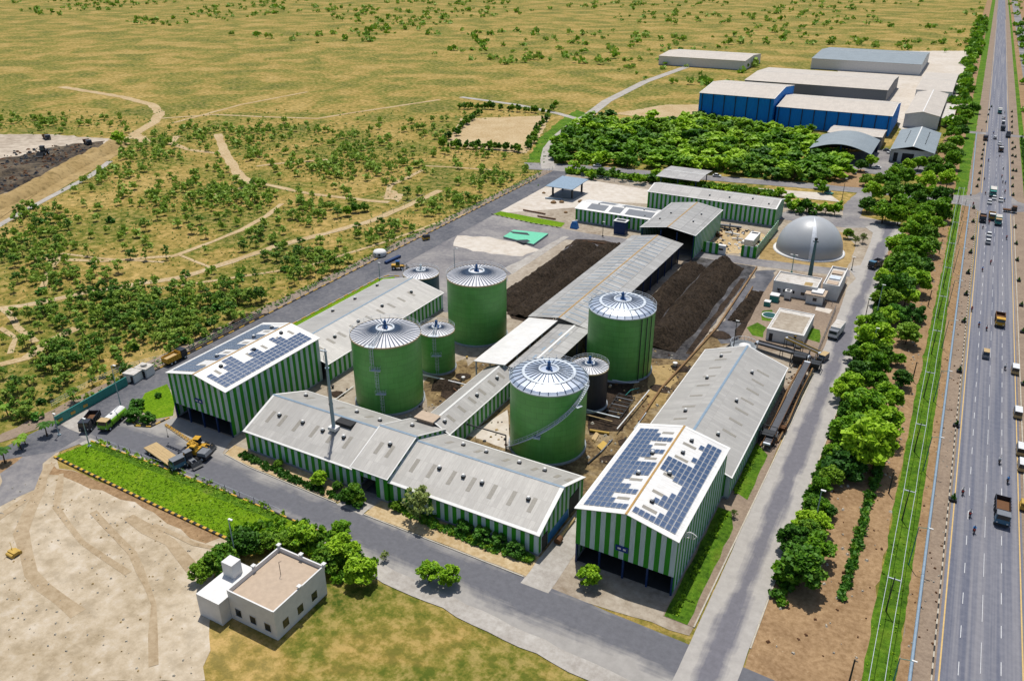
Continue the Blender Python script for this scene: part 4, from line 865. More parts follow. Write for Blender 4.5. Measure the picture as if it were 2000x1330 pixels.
# ------------------------------------------------------------------ heaps
def heap(name, label, line, w0, hgt, seed=0, step=.7):
    a, b = Vector(line[0]), Vector(line[1]); L = (b - a).length; d = (b - a) / L; nn = Vector((-d.y, d.x)); n = int(L / step); K = max(10, int(w0 / step)); vs = []
    for i in range(n + 1):
        s_ = i / n * L; e = min(1, (s_ + .2) / (w0 * .45), (L - s_ + .2) / (w0 * .45)); e = max(0, e) ** .6
        for k in range(K + 1):
            t_ = k / K * 2 - 1; wv = 1 + .18 * noise.noise(Vector((s_ * .12, seed, t_ * .5)))
            q = a + d * s_ + nn * t_ * w0 / 2 * wv
            pr = max(0, 1 - abs(t_) ** 1.7)
            z = hgt * e * pr * (.85 + .55 * noise.noise(Vector((q.x * .12, q.y * .12, seed)))) + (1.1 * abs(noise.noise(Vector((q.x * .42, q.y * .30, seed)))) + .75 * noise.noise(Vector((q.x * .9, q.y * .9, seed))) + .5 * noise.noise(Vector((q.x * 2.4, q.y * 2.4, seed))) - .2) * min(1, pr * 2)
            vs.append((q.x, q.y, max(z, -.1)))
    mb = MB(); K1 = K + 1
    mb.add(vs, [(i * K1 + k, i * K1 + k + 1, (i + 1) * K1 + k + 1, (i + 1) * K1 + k) for i in range(n) for k in range(K)], 0, True)
    o = single(mb, name, M['compost'], label, 'heap', 'compost heaps between the roofs', ((a.x + b.x) / 2, (a.y + b.y) / 2, 0))
    if o.data.polygons[0].normal.z < 0: o.data.flip_normals()
    return o
heap('compost_heap', 'brown compost heap farthest left, next to the forecourt', [(-112.0, 196.5), (-112.2, 264)], 10.5, 3.0, 1)
heap('compost_heap', 'brown compost heap lying along the left edge of the ribbed roof', [(-102.6, 194), (-102.4, 268)], 11.5, 3.4, 5)
heap('compost_heap', 'narrow brown compost heap in the shadow along the right side of the ribbed roof', [(-70.6, 203), (-70.6, 262)], 8.0, 3.3, 9)
heap('compost_heap', 'broad tall brown compost heap, rightmost, surrounded by wet grey ground', [(-60.6, 194), (-60.8, 268)], 12.0, 4.4, 14)
heap('compost_heap', 'thin low dark heap on the wet ground left of the white offices', [(-46.5, 222), (-46.0, 248)], 4.5, 1.3, 20)
heap('soil_heap', 'brown soil heap beside the small green tank', [(-103.5, 147), (-97, 150)], 6, 1.4, 25)

# ------------------------------------------------------------------ white offices and small structures
def block(t, name, x0, x1, y0, y1, h, wall='wht', roof='whtroof', par=.45, base=0.0):
    mb = MB(); mb.box(x0, x1, y0, y1, base, base + h, 0); mb.build('wall', M[wall], t)
    r = MB(); r.box(x0 + .2, x1 - .2, y0 + .2, y1 - .2, base + h, base + h + .05); r.build('roof', M[roof], t)
    p = MB(); o = .05
    z0_, z1_ = base + h + .003, base + h + par
    p.box(x0 - o, x1 + o, y0 - o, y0 + .2, z0_, z1_); p.box(x0 - o, x1 + o, y1 - .2, y1 + o, z0_, z1_); p.box(x0 - o, x0 + .2, y0 + .2, y1 - .2, z0_, z1_); p.box(x1 - .2, x1 + o, y0 + .2, y1 - .2, z0_, z1_)
    p.build('parapet', M[wall], t)
def window(t, x0, x1, y, z0, z1, nm='window', m='glass'):
    mb = MB(); mb.box(x0, x1, y - .03, y + .02, z0, z1, 0)
    o = mb.build(nm, M[m], t); f = MB(); e = .07
    f.box(x0 - e, x1 + e, y - .06, y - .031, z1, z1 + e); f.box(x0 - e, x1 + e, y - .12, y - .031, z0 - e, z0); f.box(x0 - e, x0, y - .06, y - .031, z0, z1); f.box(x1, x1 + e, y - .06, y - .031, z0, z1)
    fo = MB(); fo.v = f.v; fo.f = f.f; fo.m = f.m; fo.sm = f.sm
    me = fo.mesh('frame', [M['wht']], tuple(t.location)); c = bpy.data.objects.new('frame', me); C.objects.link(c); c.parent = o
def windowE(t, x, y0, y1, z0, z1, nm='window'):
    mb = MB(); mb.box(x - .02, x + .03, y0, y1, z0, z1, 0); mb.build(nm, M['glass'], t)
t = thing('office', 'long white flat roofed office with small dark windows beside the inner road bend', 'office', (-34, 253, 0))
block(t, 'office', -41.6, -28.4, 249.2, 258.4, 4.2)
for x, w_ in ((-40.2, .8), (-38.3, .7), (-36.9, .7), (-35.4, .6), (-32.9, 1.2)): window(t, x, x + w_, 249.2, 1.3, 2.3)
window(t, -39.9, -39.1, 249.2, .1, 2.2, 'door', 'bluedk')
mb = MB(); mb.box(-30.8, -25.8, 246.6, 251.2, 0, 3.1, 0); mb.box(-31.3, -25.3, 246.0, 251.6, 3.1, 3.35, 1); mb.box(-29.6, -26.2, 247.0, 251, 3.35, 3.9, 0); mb.build('entrance_porch', [M['wht'], M['beige']], t)
window(t, -28.8, -27.6, 246.6, 1.1, 2.2); windowE(t, -25.8, 247.4, 248.8, .1, 2.4, 'doorway')
pt = MB(); pt.box(-32.6, -30.2, 250.4, 253.6, 4.251, 4.262); pt.build('roof_stain', M['ochre'], t)
ac = thing('cooling_unit', 'white box shaped cooling unit with a round fan, in front of the white office', 'cooling unit', (-36.3, 246.9, 0))
mb = MB(); mb.box(-37.3, -35.4, 246.0, 247.9, .5, 3.0); mb.build('body', M['wht'], ac)
mb = MB(); mb.tube((-36.3, 246.9, 3.0), (-36.3, 246.9, 3.12), .6, None, 16); mb.build('fan_grille', M['dark'], ac)
mb = MB(); [mb.box(-37.2 + i * 1.6, -37.0 + i * 1.6, 246.1 + j * 1.5, 246.3 + j * 1.5, 0, .5) for i in (0, 1) for j in (0, 1)]; mb.build('feet', M['steel'], ac)
t = thing('office_wing', 'narrow white roofed wing behind the white office with rusty roof plant', 'building', (-24.6, 260, 0))
block(t, 'wing', -27.2, -22.4, 252.4, 270, 4.4, par=.8)
for i, (a, b) in enumerate(((254, 257), (259, 262), (264, 267))):
    q = MB(); q.box(-26.4, -23.2, a, b, 4.46, 4.9); q.build('roof_unit', M['beige' if i % 2 == 0 else 'steel'], t)
t = thing('outbuilding', 'low white building with a streaky grey roof in front of the offices', 'building', (-30.5, 221.6, 0))
block(t, 'out', -35.6, -25.6, 214.2, 230.6, 3.3, roof='whtroof', par=.25)
mb = MB(); mb.box(-34.8, -33.8, 214.15, 214.22, .1, 2.3); mb.build('door', M['dark'], t)
mb = MB(); mb.box(-34.8, -26.4, 216, 228, 3.36, 3.40); mb.build('roof_patch', M['yard'], t)
mb = MB(); mb.tube((-27, 213.2, .9), (-25.9, 213.2, .9), .8, None, 14); single(mb, 'water_tank', M['wht'], 'small white drum tank in front of the low white building', 'water tank')
for px, py, s_, nm, lab, m in ((1512, 588, 1.3, 'storage_box', 'teal storage box with a pale lid by the white office wall', 'teal'), (1498, 597, .9, 'storage_box', 'smaller teal box, left of the big teal one', 'teal'), (1503, 617, .7, 'garden_pool', 'small dark green water basin on the office lawn', 'pool')):
    x, y = G(px, py); mb = MB(); mb.box(x - s_, x + s_, y - s_, y + s_, 0, s_ * 1.6, 0); mb.box(x - s_ * 1.05, x + s_ * 1.05, y - s_ * 1.05, y + s_ * 1.05, s_ * 1.6, s_ * 1.8, 1)
    if nm == 'garden_pool': mb = MB(); mb.tube((x, y, 0), (x, y, .3), 2.2, 2.3, 18, 1); mb.tube((x, y, .3), (x, y, .31), 2.0, 2.0, 18, 0)
    single(mb, nm, [M[m], M['wht']], lab, 'box' if nm != 'garden_pool' else 'basin')
# white roof at the lower edge of the view
t = thing('rooftop_house', 'white walled flat roofed house with parapet posts among the trees at the lower edge', 'house', (-86.5, 66.5, 0))
c0 = G(545, 1068, 6); c1_ = G(630, 1108, 6)
hx0, hx1, hy1 = c0[0], c1_[0], c0[1]
mb = MB(); mb.box(hx0, hx1, hy1 - 12, hy1, 0, 5.2); mb.build('wall', M['wht'], t)
mb = MB(); mb.box(hx0 + .2, hx1 - .2, hy1 - 11.8, hy1 - .2, 5.2, 5.25); mb.build('roof', M['beige'], t)
mb = MB(); mb.box(hx0 - .05, hx1 + .05, hy1 - .2, hy1 + .05, 5.203, 6.1); mb.box(hx1 - .2, hx1 + .05, hy1 - 12, hy1 - .2, 5.203, 6.1); mb.box(hx0 - .05, hx0 + .2, hy1 - 12, hy1 - .2, 5.203, 6.1); mb.box(hx0 + .2, hx1 - .2, hy1 - 12.05, hy1 - 11.8, 5.203, 6.1); mb.build('parapet', M['wht'], t)
for x, y in ((hx0, hy1), (hx1, hy1), ((hx0 + hx1) / 2, hy1), (hx0, hy1 - 6), (hx1, hy1 - 6)):
    q = MB(); q.box(x - .22, x + .22, y - .22, y + .22, 5.9, 6.5); q.box(x - .35, x + .35, y - .35, y + .35, 6.5, 6.62); q.build('parapet_post', M['wht'], t)
mb = MB(); mb.box(hx0 - 5.2, hx0 - .06, hy1 - 14, hy1 - 5, 0, 4.6); mb.build('annex', M['wht'], t)
mb = MB(); mb.box(hx0 - 4.6, hx0 - 2.2, hy1 - 8.6, hy1 - 6.6, 4.6, 7.4); mb.build('water_tower', M['wht'], t)
mb = MB(); mb.tube((hx0 + 4.5, hy1 - 4.5, 5.25), (hx0 + 4.5, hy1 - 4.5, 8.0), .05, None, 6); mb.tube((hx0 + 4.5, hy1 - 4.5, 8.0), (hx0 + 4.9, hy1 - 4.3, 8.2), .04, None, 6); mb.build('mast', M['dark'], t)

for k in range(3):
    window(t, hx0 + 1.2 + k * 3.2, hx0 + 2.5 + k * 3.2, hy1 - 12, 1.2, 2.8)
for k in range(3): windowE(t, hx1, hy1 - 10.5 + k * 3.4, hy1 - 9.2 + k * 3.4, 1.2, 2.8)
# open pavilion on the pale pad
t = thing('pavilion', 'open pale blue roofed pavilion on four dark posts standing on the pale pad', 'pavilion', (-148, 321.5, 0))
mb = MB(); lo = [(-154.4, 312.6, 5.0), (-141.4, 312.6, 5.0), (-141.4, 329.8, 5.6), (-154.4, 329.8, 5.6)]; mb.hexa([*lo, *[(a, b, c + .25) for a, b, c in lo]]); mb.build('roof', M['ridge_blue'], t)
for x in (-152.6, -143.2):
    for y in (316.4, 326.6):
        c = MB(); c.box(x - .35, x + .35, y - .35, y + .35, 0, 5.1); c.build('column', M['dark'], t)
mb = MB(); mb.box(-153.4, -142.2, 315.4, 327.6, 0.06, 0.35); mb.build('floor_slab', M['greyp'], t)
# mint sheet and frame
p = W([(983, 463), (1003, 450), (1071, 457), (1042, 478)], .6)
mb = MB(); mb.prism(p, .1, .8, 1, 0); o = single(mb, 'pond_cover', [M['mint'], M['plinth']], 'mint green sheet stretched over a concrete basin on the forecourt', 'pond cover')
for k, pl in enumerate(([(995, 452), (1030, 455), (1035, 460), (1002, 456)], [(1008, 469), (1030, 468), (1036, 472), (1022, 475)])):
    q = MB(); q.prism(W(pl, .8), .805, .815, 0); c = q.build('torn_opening', M['dark'], None); me = c.data; c.parent = o; c.matrix_parent_inverse = Matrix.Translation(-Vector(o.location))
mb = MB(); mb.box(-120.6, -116.0, 283.4, 286.6, 0, 5.0, 0); mb.box(-120.9, -115.7, 283.1, 286.9, 5.0, 5.2, 1); mb.box(-120.2, -116.4, 283.8, 286.2, 5.2, 5.22, 2)
x, y = G(1209, 458); off = (x + 118.3, y - 283.4)
mb.v = [(a + off[0], b + off[1], c) for a, b, c in mb.v]; single(mb, 'equipment_container', [M['bluedk'], M['wht'], M['dark']], 'dark blue container with a pale rimmed top, in front of the striped rear shed', 'container')
x, y = G(1122, 446); mb = MB(); mb.taper(x - 1.6, x + 1.6, y - 1, y + 1, 0, 2.0, .4, .2, .3, 0); mb.box(x - 1, x + 1, y - .6, y + .6, 2.0, 2.7, 0); mb.tube((x - .8, y - .4, 2.7), (x + 1.0, y + .5, 3.2), .3, None, 8, 1); single(mb, 'blue_machine', [M['bluep'], M['wht']], 'blue machine with a pale tube at the left end of the striped rear shed', 'machine')
x, y = G(1235, 445); mb = MB(); mb.box(x - 1.1, x + 1.1, y - .2, y + .2, 0, 4.2, 0); mb.box(x - .3, x + .2, y - .23, y - .2, 1.6, 2.6, 1); single(mb, 'notice_board', [M['wht'], M['dark']], 'tall white board with a dark mark, right of the dark blue container', 'board')

# walled enclosure right of the rear shed
def stripe_screen(name, label, x0, x1, y, z1=4.2, axis='x'):
    mb = MB(); strip_wall(mb, axis, x0, x1, y, 1 if axis == 'x' else -1, 0, lambda u: z1, th=.2, period=2.2)
    return single(mb, name, [M['g'], M['w']], label, 'screen wall')
a = G(1372, 492); b = G(1404, 494); stripe_screen('screen_wall', 'striped screen wall in front of the pipe yard, left piece by the white sign', a[0], b[0], a[1], 4.0)
a = G(1446, 500); b = G(1476, 503); stripe_screen('screen_wall', 'striped screen wall in front of the pipe yard, right piece nearest the dome', a[0], b[0], a[1], 4.0)
stripe_screen('screen_wall', 'long striped screen wall running back beside the grey dome', a[1] + .2, 316, b[0], 4.0, 'y')
x, y = G(1408, 496); mb = MB(); mb.box(x - 1.5, x + 1.5, y - .8, y + .8, 0, 3.4, 0); mb.box(x - .8, x + .8, y - .84, y - .8, 1.6, 2.3, 1); single(mb, 'notice_board', [M['wht'], M['dark']], 'white boxy gate sign between the two striped screen walls', 'sign')
x, y = G(1466, 478); mb = MB(); mb.box(x - 1.7, x + 1.7, y - 4, y + 7, .3, 3.0, 0); mb.box(x - 1.2, x + 1.2, y + 4.5, y + 6, 3.0, 3.05, 1); mb.tube((x - 2.2, y - 4.2, 1.6), (x - 2.2, y - 2, 1.6), .6, None, 12, 0); single(mb, 'equipment_container', [M['wht'], M['dark']], 'long white container inside the striped screen by the dome', 'container')
for i, (px, py, L, r, m) in enumerate(((1430, 460, 6, .35, 'wht'), (1415, 450, 5, .4, 'dark'), (1440, 470, 4, .3, 'wht'), (1400, 462, 5, .5, 'rust'), (1425, 446, 9, .5, 'greyp'))):
    x, y = G(px, py); mb = MB(); an = rnd.uniform(-.6, .6); mb.tube((x - L / 2 * math.cos(an), y - L / 2 * math.sin(an), r + .3), (x + L / 2 * math.cos(an), y + L / 2 * math.sin(an), r + .5), r, None, 10); mb.box(x - .3, x + .3, y - .3, y + .3, 0, r); mb.tube((x, y, r), (x, y, r + 1.6), .25, None, 8)
    single(mb, 'process_pipe', M[m], ('white pipe with a stub lying in the pipe yard', 'black vessel in the pipe yard', 'short white pipe nearest the pipe yard gate', 'rusty drum on its side in the pipe yard', 'long grey pipe along the back of the pipe yard')[i], 'pipe')

# ------------------------------------------------------------------ far buildings
t, on, rz_, mid, half, av = shed('warehouse', 'huge bright blue warehouse with a white roof beyond the wood, right half', -100.5, -35.5, 520, 572, 'x', 12.0, 15.0, 'roofbeige', walls='NSWE', wallmats=('bluewall', 'bluewall'), trimw=.3, ridge='trimw', cat='warehouse')
for i in range(10):
    x = -99 + i * 6.9; c = MB(); c.box(x - .2, x + .2, 519.6, 519.95, .5, 12); c.build('downpipe', M['dark'], t)
t, on, rz_, mid, half, av = shed('warehouse', 'taller bright blue warehouse beyond the wood, left half against the road', -148, -102, 516, 576, 'x', 17, 20, 'roofbeige', walls='NSWE', wallmats=('bluewall', 'bluewall'), trimw=.3, ridge='trimw', cat='warehouse')
for i in range(7):
    x = -146 + i * 7; c = MB(); c.box(x - .2, x + .2, 515.6, 515.95, .5, 17); c.build('downpipe', M['dark'], t)
# arched shed
t = thing('arched_shed', 'open shed with a low arched blue grey roof at the wood edge', 'shed', (-50, 455, 0))
A0, A1 = -66, -36; yb, yf = 478, 440; mb = MB(); n = 14
def arc(u): return 6.0 + 3.6 * math.sin(math.pi * u)
for i in range(n):
    u0, u1 = i / n, (i + 1) / n; x0, x1 = A0 + (A1 - A0) * u0, A0 + (A1 - A0) * u1
    lo = [(x0, yf, arc(u0)), (x1, yf, arc(u1)), (x1, yb, arc(u1)), (x0, yb, arc(u0))]; mb.hexa([*lo, *[(a, b, c + .2) for a, b, c in lo]])
mb.build('roof', M['roofgrey'], t)
for x in (-65.5, -51, -36.5):
    for y in (442, 459, 476):
        c = MB(); c.box(x - .3, x + .3, y - .3, y + .3, 0, 6.05 if x != -51 else 9.5); c.build('column', M['bluedk'], t)
c = MB(); c.box(A0 + .4, A1 - .4, yb - 1, yb - .8, 0, 5.9); c.build('rear_wall', M['dark'], t)
t, on, rz_, mid, half, av = shed('warehouse', 'flat beige roofed hall behind the arched shed', -64, -36, 484, 506, 'x', 6.5, 7.2, 'roofbeige', walls='NSWE', wallmats=('greyp', 'greyp'), ridge='trimw', cat='hall')
t, on, rz_, mid, half, av = shed('workshop', 'white walled workshop with a grey gabled roof and dark doorways, near the highway', -28.6, -8.6, 456, 512, 'y', 6.5, 9.0, 'roofgrey', walls='NWE', wallmats=('wht', 'wht'), ridge='trimw', cat='workshop')
mb = MB(); mb.box(-28.6, -8.6, 459, 459.2, 0, 6.5); mb.build('front_wall', M['wht'], t)
for a, b, h in ((-27, -25, 4.5), (-23, -17.5, 4.6), (-12.5, -10, 4)):
    q = MB(); q.box(a, b, 458.9, 459, .1, h); q.build('doorway', M['inside'], t)
ln = MB(); [ln.box(x, x + .4, y, y + 1.2, rz_(x) + .13, rz_(x) + .4) for x in (-23.6, -14) for y in range(470, 505, 4)]; ln.build('roof_vent_row', M['dark'], t)['kind'] = 'stuff'
t, on, rz_, mid, half, av = shed('road_shelter', 'small ribbed grey roof over an open shelter behind the rear shed', -117.5, -98, 353, 374, 'x', 5.0, 5.6, 'roofoldx', walls='', cat='shelter', ridge='trimw')
for x in (-116, -108, -99.5):
    for y in (355, 372): c = MB(); c.box(x - .2, x + .2, y - .2, y + .2, 0, 5.0); c.build('column', M['bluedk'], t)
for nm, lab, (x0, x1, y0, y1), he, hr, rf, wm, ax in (
        ('warehouse', 'beige roofed hall right of the blue warehouse', (-31, -12, 556, 650), 8, 10, 'roofbeige', 'wht', 'y'),
        ('factory', 'sprawling white roofed factory between the blue warehouse and the highway trees', (-33, -10, 660, 760), 8, 9.5, 'roofbeige', 'wht', 'x'),
        ('factory', 'distant pale roofed factory beyond the blue warehouse', (-150, -50, 640, 720), 9, 11, 'roofbeige', 'greyp', 'x'),
        ('factory', 'distant blue grey roofed factory far up the highway', (-130, -40, 800, 900), 9, 12, 'roofgrey', 'wht', 'x'),
        ('factory', 'distant beige factory on the far left of the industrial area', (-260, -180, 760, 820), 8, 10, 'roofbeige', 'wht', 'x')):
    shed(nm, lab, x0, x1, y0, y1, ax, he, hr, rf, walls='NSWE', wallmats=(wm, wm), ridge='trimw', cat='factory' if nm == 'factory' else 'hall')
t = thing('courtyard_building', 'low pale building with an open courtyard right of the beige hall', 'building', (-2, 600, 0))
for (x0, x1, y0, y1) in ((-12, 8 - 12, 575, 600),):
    block(t, 'c', -11.5, -4.5, 570, 632, 4.5, 'beige', 'whtroof')
block(t, 'c', -4.4, 1.5, 622, 632, 4.5, 'beige', 'whtroof')

# ------------------------------------------------------------------ trees and scrub
def leaf_cloud(mb, pts, size, r_, m=0, droop=0.0, aspect=1.4):
    for p in pts:
        n = Vector((r_.gauss(0, 1), r_.gauss(0, 1), abs(r_.gauss(1.3, .7)))).normalized(); q = n.to_track_quat('Z', 'Y') @ Matrix.Rotation(r_.uniform(0, 6.28), 3, 'Z').to_quaternion()
        a = size * r_.uniform(.6, 1.25); b = a * aspect
        vs = [p + q @ Vector(v) for v in ((-a / 2, -b / 2, 0), (a / 2, -b / 2, .15 * a), (a / 2, b / 2, 0), (-a / 2, b / 2, -.15 * a))]
        mb.add(vs, [(0, 1, 2, 3)], m)
def crown_points(r_, R_, Hc, z0, lobes, per, hollow=.55, flat=1.0):
    """leaves gathered in clumps round an uneven set of lobes; returns points and lobe centres"""
    cs = []
    for i in range(lobes):
        a = r_.uniform(0, 6.28); rr = R_ * math.sqrt(r_.uniform(.02, 1)) * .78; zz = r_.uniform(.12, 1)
        sq = math.sqrt(max(0.05, 1 - (zz * 1.1 - .35) ** 2 * 1.1)); cs.append((Vector((rr * sq * math.cos(a) * 1.08, rr * sq * math.sin(a) * 1.08, z0 + Hc * zz * (1 - .25 * (rr / R_)))), R_ * (r_.uniform(.14, .32) if lobes > 20 else r_.uniform(.2, .4))))
    pts = []
    for c, lr in cs:
        for k in range(per):
            d = Vector((r_.gauss(0, 1), r_.gauss(0, 1), r_.gauss(0.15, .8))).normalized(); s_ = lr * (hollow + (1 - hollow) * r_.random() ** .5) * r_.uniform(.85, 1.12)
            pts.append(c + Vector((d.x * s_, d.y * s_, d.z * s_ * .75 * flat)))
    return pts, cs
def trunk_mesh(mb, cs, z0, r0, top, r_, m=0, n=6, limbs=6, lean=0.0):
    p = Vector((0, 0, 0)); pts = [p.copy()]; k = 3
    for i in range(k): p = p + Vector((r_.uniform(-.12, .12) * top / k + lean, r_.uniform(-.12, .12) * top / k, top / k)); pts.append(p.copy())
    for i in range(k): mb.tube(pts[i], pts[i + 1], r0 * (1 - .22 * i), r0 * (1 - .22 * (i + 1)), n, m)
    for c, lr in cs[:limbs]:
        s_ = pts[r_.choice((1, 2, 2, 3))]; mid = (s_ + c) / 2 + Vector((0, 0, -.1 * (c - s_).length)); mb.tube(s_, mid, r0 * .45, r0 * .28, 5, m); mb.tube(mid, c, r0 * .28, r0 * .1, 4, m)
def tree_proto(seed, R_, Hc, z0, lobes, per, size, mat, trunk_r=.22, flat=1.0, hollow=.55, split=True, limbs=6):
    r_ = random.Random(seed); pts, cs = crown_points(r_, R_, Hc, z0, lobes, per, hollow, flat)
    tm, cm = MB(), MB(); trunk_mesh(tm, cs, z0, trunk_r, z0 + Hc * .4, r_, 0, 6, limbs)
    leaf_cloud(cm, pts, size, r_)
    if split: return (tm.mesh('trunk', [M['trunk']]), cm.mesh('crown', [M[mat]]))
    o = len(tm.v); nb = MB(); nb.add(cm.v, cm.f, 0); nb.add(tm.v, tm.f, 1)
    return nb.mesh('tree', [M[mat], M['trunk']])
# crown radius of every prototype is 1 so an instance is sized by its scale
BIG = {'A': [tree_proto(s, 1, 1.25, .55, 46, 68, .11, 'leafA', .055) for s in (1, 2, 3, 41, 42)], 'B': [tree_proto(s, 1, 1.2, .5, 44, 68, .11, 'leafB', .055) for s in (4, 5, 6, 43)],
       'D': [tree_proto(s, 1, 1.1, .18, 26, 90, .12, 'leafD', .05) for s in (7, 8)], 'P': [tree_proto(9, 1, 1.5, .8, 30, 40, .085, 'leafP', .05, limbs=20)]}
SMALL = {'A': [tree_proto(s, 1, 1.2, .4, 12, 22, .26, 'leafA', .07, split=False) for s in (11, 12, 13)], 'B': [tree_proto(s, 1, 1.15, .35, 12, 22, .26, 'leafB', .07, split=False) for s in (14, 15, 16)],
         'S': [tree_proto(s, 1, 1.5, .8, 13, 44, .155, 'leafS', .06, split=False, hollow=.15) for s in (21, 22, 23, 24)], 'T': [tree_proto(s, .8, 1.9, .7, 9, 26, .17, 'leafS', .05, split=False, hollow=.2) for s in (25, 26)],
         'D': [tree_proto(s, 1, .9, .1, 10, 20, .26, 'leafD', .05, split=False) for s in (31, 32)]}
def palm_mesh():
    tm, cm = MB(), MB(); r_ = random.Random(3); tm.tube((0, 0, 0), (.1, 0, 1.6), .16, .11, 7); tm.tube((.1, 0, 1.6), (.15, .05, 2.6), .11, .09, 7)
    for i in range(15):
        a = i * 2.399; up = r_.uniform(.3, 1.1); L = r_.uniform(1.5, 2.0); prev = Vector((.15, .05, 2.6)); d = Vector((math.cos(a), math.sin(a), up)).normalized(); side = Vector((-math.sin(a), math.cos(a), 0))
        for k in range(6):
            nx = prev + d * L / 6; d = (d + Vector((0, 0, -.32))).normalized(); w0, w1 = .34 * math.sin(math.pi * (k + .3) / 6.6), .34 * math.sin(math.pi * (k + 1.3) / 6.6)
            for s_ in (-1, 1): cm.add([prev, nx, nx + side * w1 * s_ - Vector((0, 0, .12)), prev + side * w0 * s_ - Vector((0, 0, .12))], [(0, 1, 2, 3)])
            prev = nx
    return tm.mesh('trunk', [M['trunk']]), cm.mesh('fronds', [M['leafB']])
PALM = palm_mesh()
def put_big(kind, x, y, r, rz=None, label=None, cat='tree', group=None, hs=1.0, name='tree'):
    tmesh, cmesh = PALM if kind == 'palm' else rnd.choice(BIG[kind])
    t = thing(name, label, cat, (x, y, 0), rnd.uniform(0, 6.28) if rz is None else rz, group); t.scale = (r, r, r * hs)
    for nm, me in (('trunk', tmesh), ('fronds' if kind == 'palm' else 'crown', cmesh)):
        o = bpy.data.objects.new(nm, me); C.objects.link(o); o.parent = t
    return t
def put_small(kind, x, y, r, label=None, group=None, hs=1.0, name='tree', cat='tree'):
    o = bpy.data.objects.new(name, rnd.choice(SMALL[kind])); C.objects.link(o); o.location = (x, y, 0); o.rotation_euler = (0, 0, rnd.uniform(0, 6.28)); o.scale = (r, r, r * hs * rnd.uniform(.85, 1.15))
    return tag(o, label, cat, group)
def mpp(px, py):     # metres per photo pixel on the ground there
    a, b = G(px, py), G(px + 1, py); return math.hypot(a[0] - b[0], a[1] - b[1])
def by_crown(px, py, rp):   # ground point and radius of a tree from where its crown centre and edge are seen
    r = rp * mpp(px, py + rp); gx, gy = G(px, py + rp * .95); return gx, gy, r * .97
# avenue between the inner road and the highway
AV = [(1575, 1085, 26, 'A'), (1618, 995, 16, 'B'), (1660, 905, 22, 'B'), (1600, 985, 20, 'A'), (1580, 1030, 24, 'B'), (1705, 742, 24, 'A'), (1640, 768, 22, 'A'), (1690, 690, 22, 'A'), (1722, 690, 20, 'B'), (1664, 690, 18, 'A'), (1712, 632, 22, 'A'), (1728, 618, 20, 'A'), (1715, 582, 18, 'B'), (1765, 580, 22, 'A'), (1760, 500, 22, 'A'), (1724, 540, 18, 'A'), (1822, 440, 18, 'A'), (1842, 420, 16, 'B'), (1660, 800, 26, 'B'), (1640, 850, 24, 'A'), (1622, 880, 18, 'A'), (1558, 1022, 16, 'A'), (1560, 1098, 48, 'B'), (1530, 1110, 26, 'A'), (1548, 1050, 32, 'B'), (1592, 1062, 32, 'A'), (1572, 1012, 22, 'A'), (1600, 1020, 22, 'A'), (1588, 975, 17, 'B'), (1602, 945, 18, 'A'), (1622, 925, 22, 'B'), (1690, 868, 54, 'A'), (1640, 885, 42, 'D'), (1712, 822, 40, 'A'), (1655, 838, 38, 'A'),
      (1682, 790, 42, 'A'), (1728, 772, 30, 'A'), (1655, 752, 30, 'A'), (1672, 722, 24, 'B'), (1708, 714, 26, 'A'), (1760, 738, 20, 'B'), (1752, 700, 14, 'A'), (1702, 655, 36, 'A'), (1682, 672, 20, 'D'), (1768, 648, 26, 'B'), (1684, 630, 18, 'A'),
      (1742, 606, 26, 'D'), (1782, 604, 24, 'D'), (1745, 558, 36, 'B'), (1782, 548, 28, 'A'), (1736, 578, 24, 'B'), (1762, 518, 32, 'B'), (1798, 520, 22, 'B'), (1742, 520, 22, 'A'), (1782, 486, 30, 'A'), (1752, 478, 24, 'A'), (1808, 478, 22, 'B'), (1806, 458, 20, 'B'), (1776, 452, 22, 'A'), (1790, 436, 22, 'A'),
      (1828, 408, 24, 'A'), (1800, 418, 20, 'A'), (1836, 384, 20, 'B'), (1848, 352, 18, 'A'), (1838, 336, 20, 'A'), (1822, 318, 16, 'B'), (1856, 314, 18, 'A'), (1846, 294, 18, 'B'), (1862, 278, 16, 'A'), (1856, 262, 14, 'A'), (1876, 256, 14, 'B'), (1872, 240, 14, 'A'), (1884, 228, 13, 'A'), (1878, 214, 12, 'B'), (1900, 212, 11, 'A'), (1866, 300, 14, 'B')]
lab_av = {0: 'large round tree at the lower edge, foot of the roadside row', 9: 'largest broad crowned tree of the roadside row, opposite the solar shed', 10: 'darker green tree under the largest roadside tree, leaning over the inner road', 18: 'separate small tree on the brown strip, right of the row', 19: 'smallest separate tree on the brown strip with bare soil round it', 22: 'dull green tree standing apart beside the power line', 24: 'dark green tree of a touching pair, left one', 25: 'dark green tree of a touching pair, right one'}
for i, (a, b, c, k) in enumerate(AV):
    i -= 22; x, y, r = by_crown(a, b, c); r *= 1.1; put_big(k, x, y, r, name='roadside_tree', label=lab_av.get(i, 'leafy green tree in the row between the inner road and the highway'), group='trees along the inner road', hs=rnd.uniform(.9, 1.1))
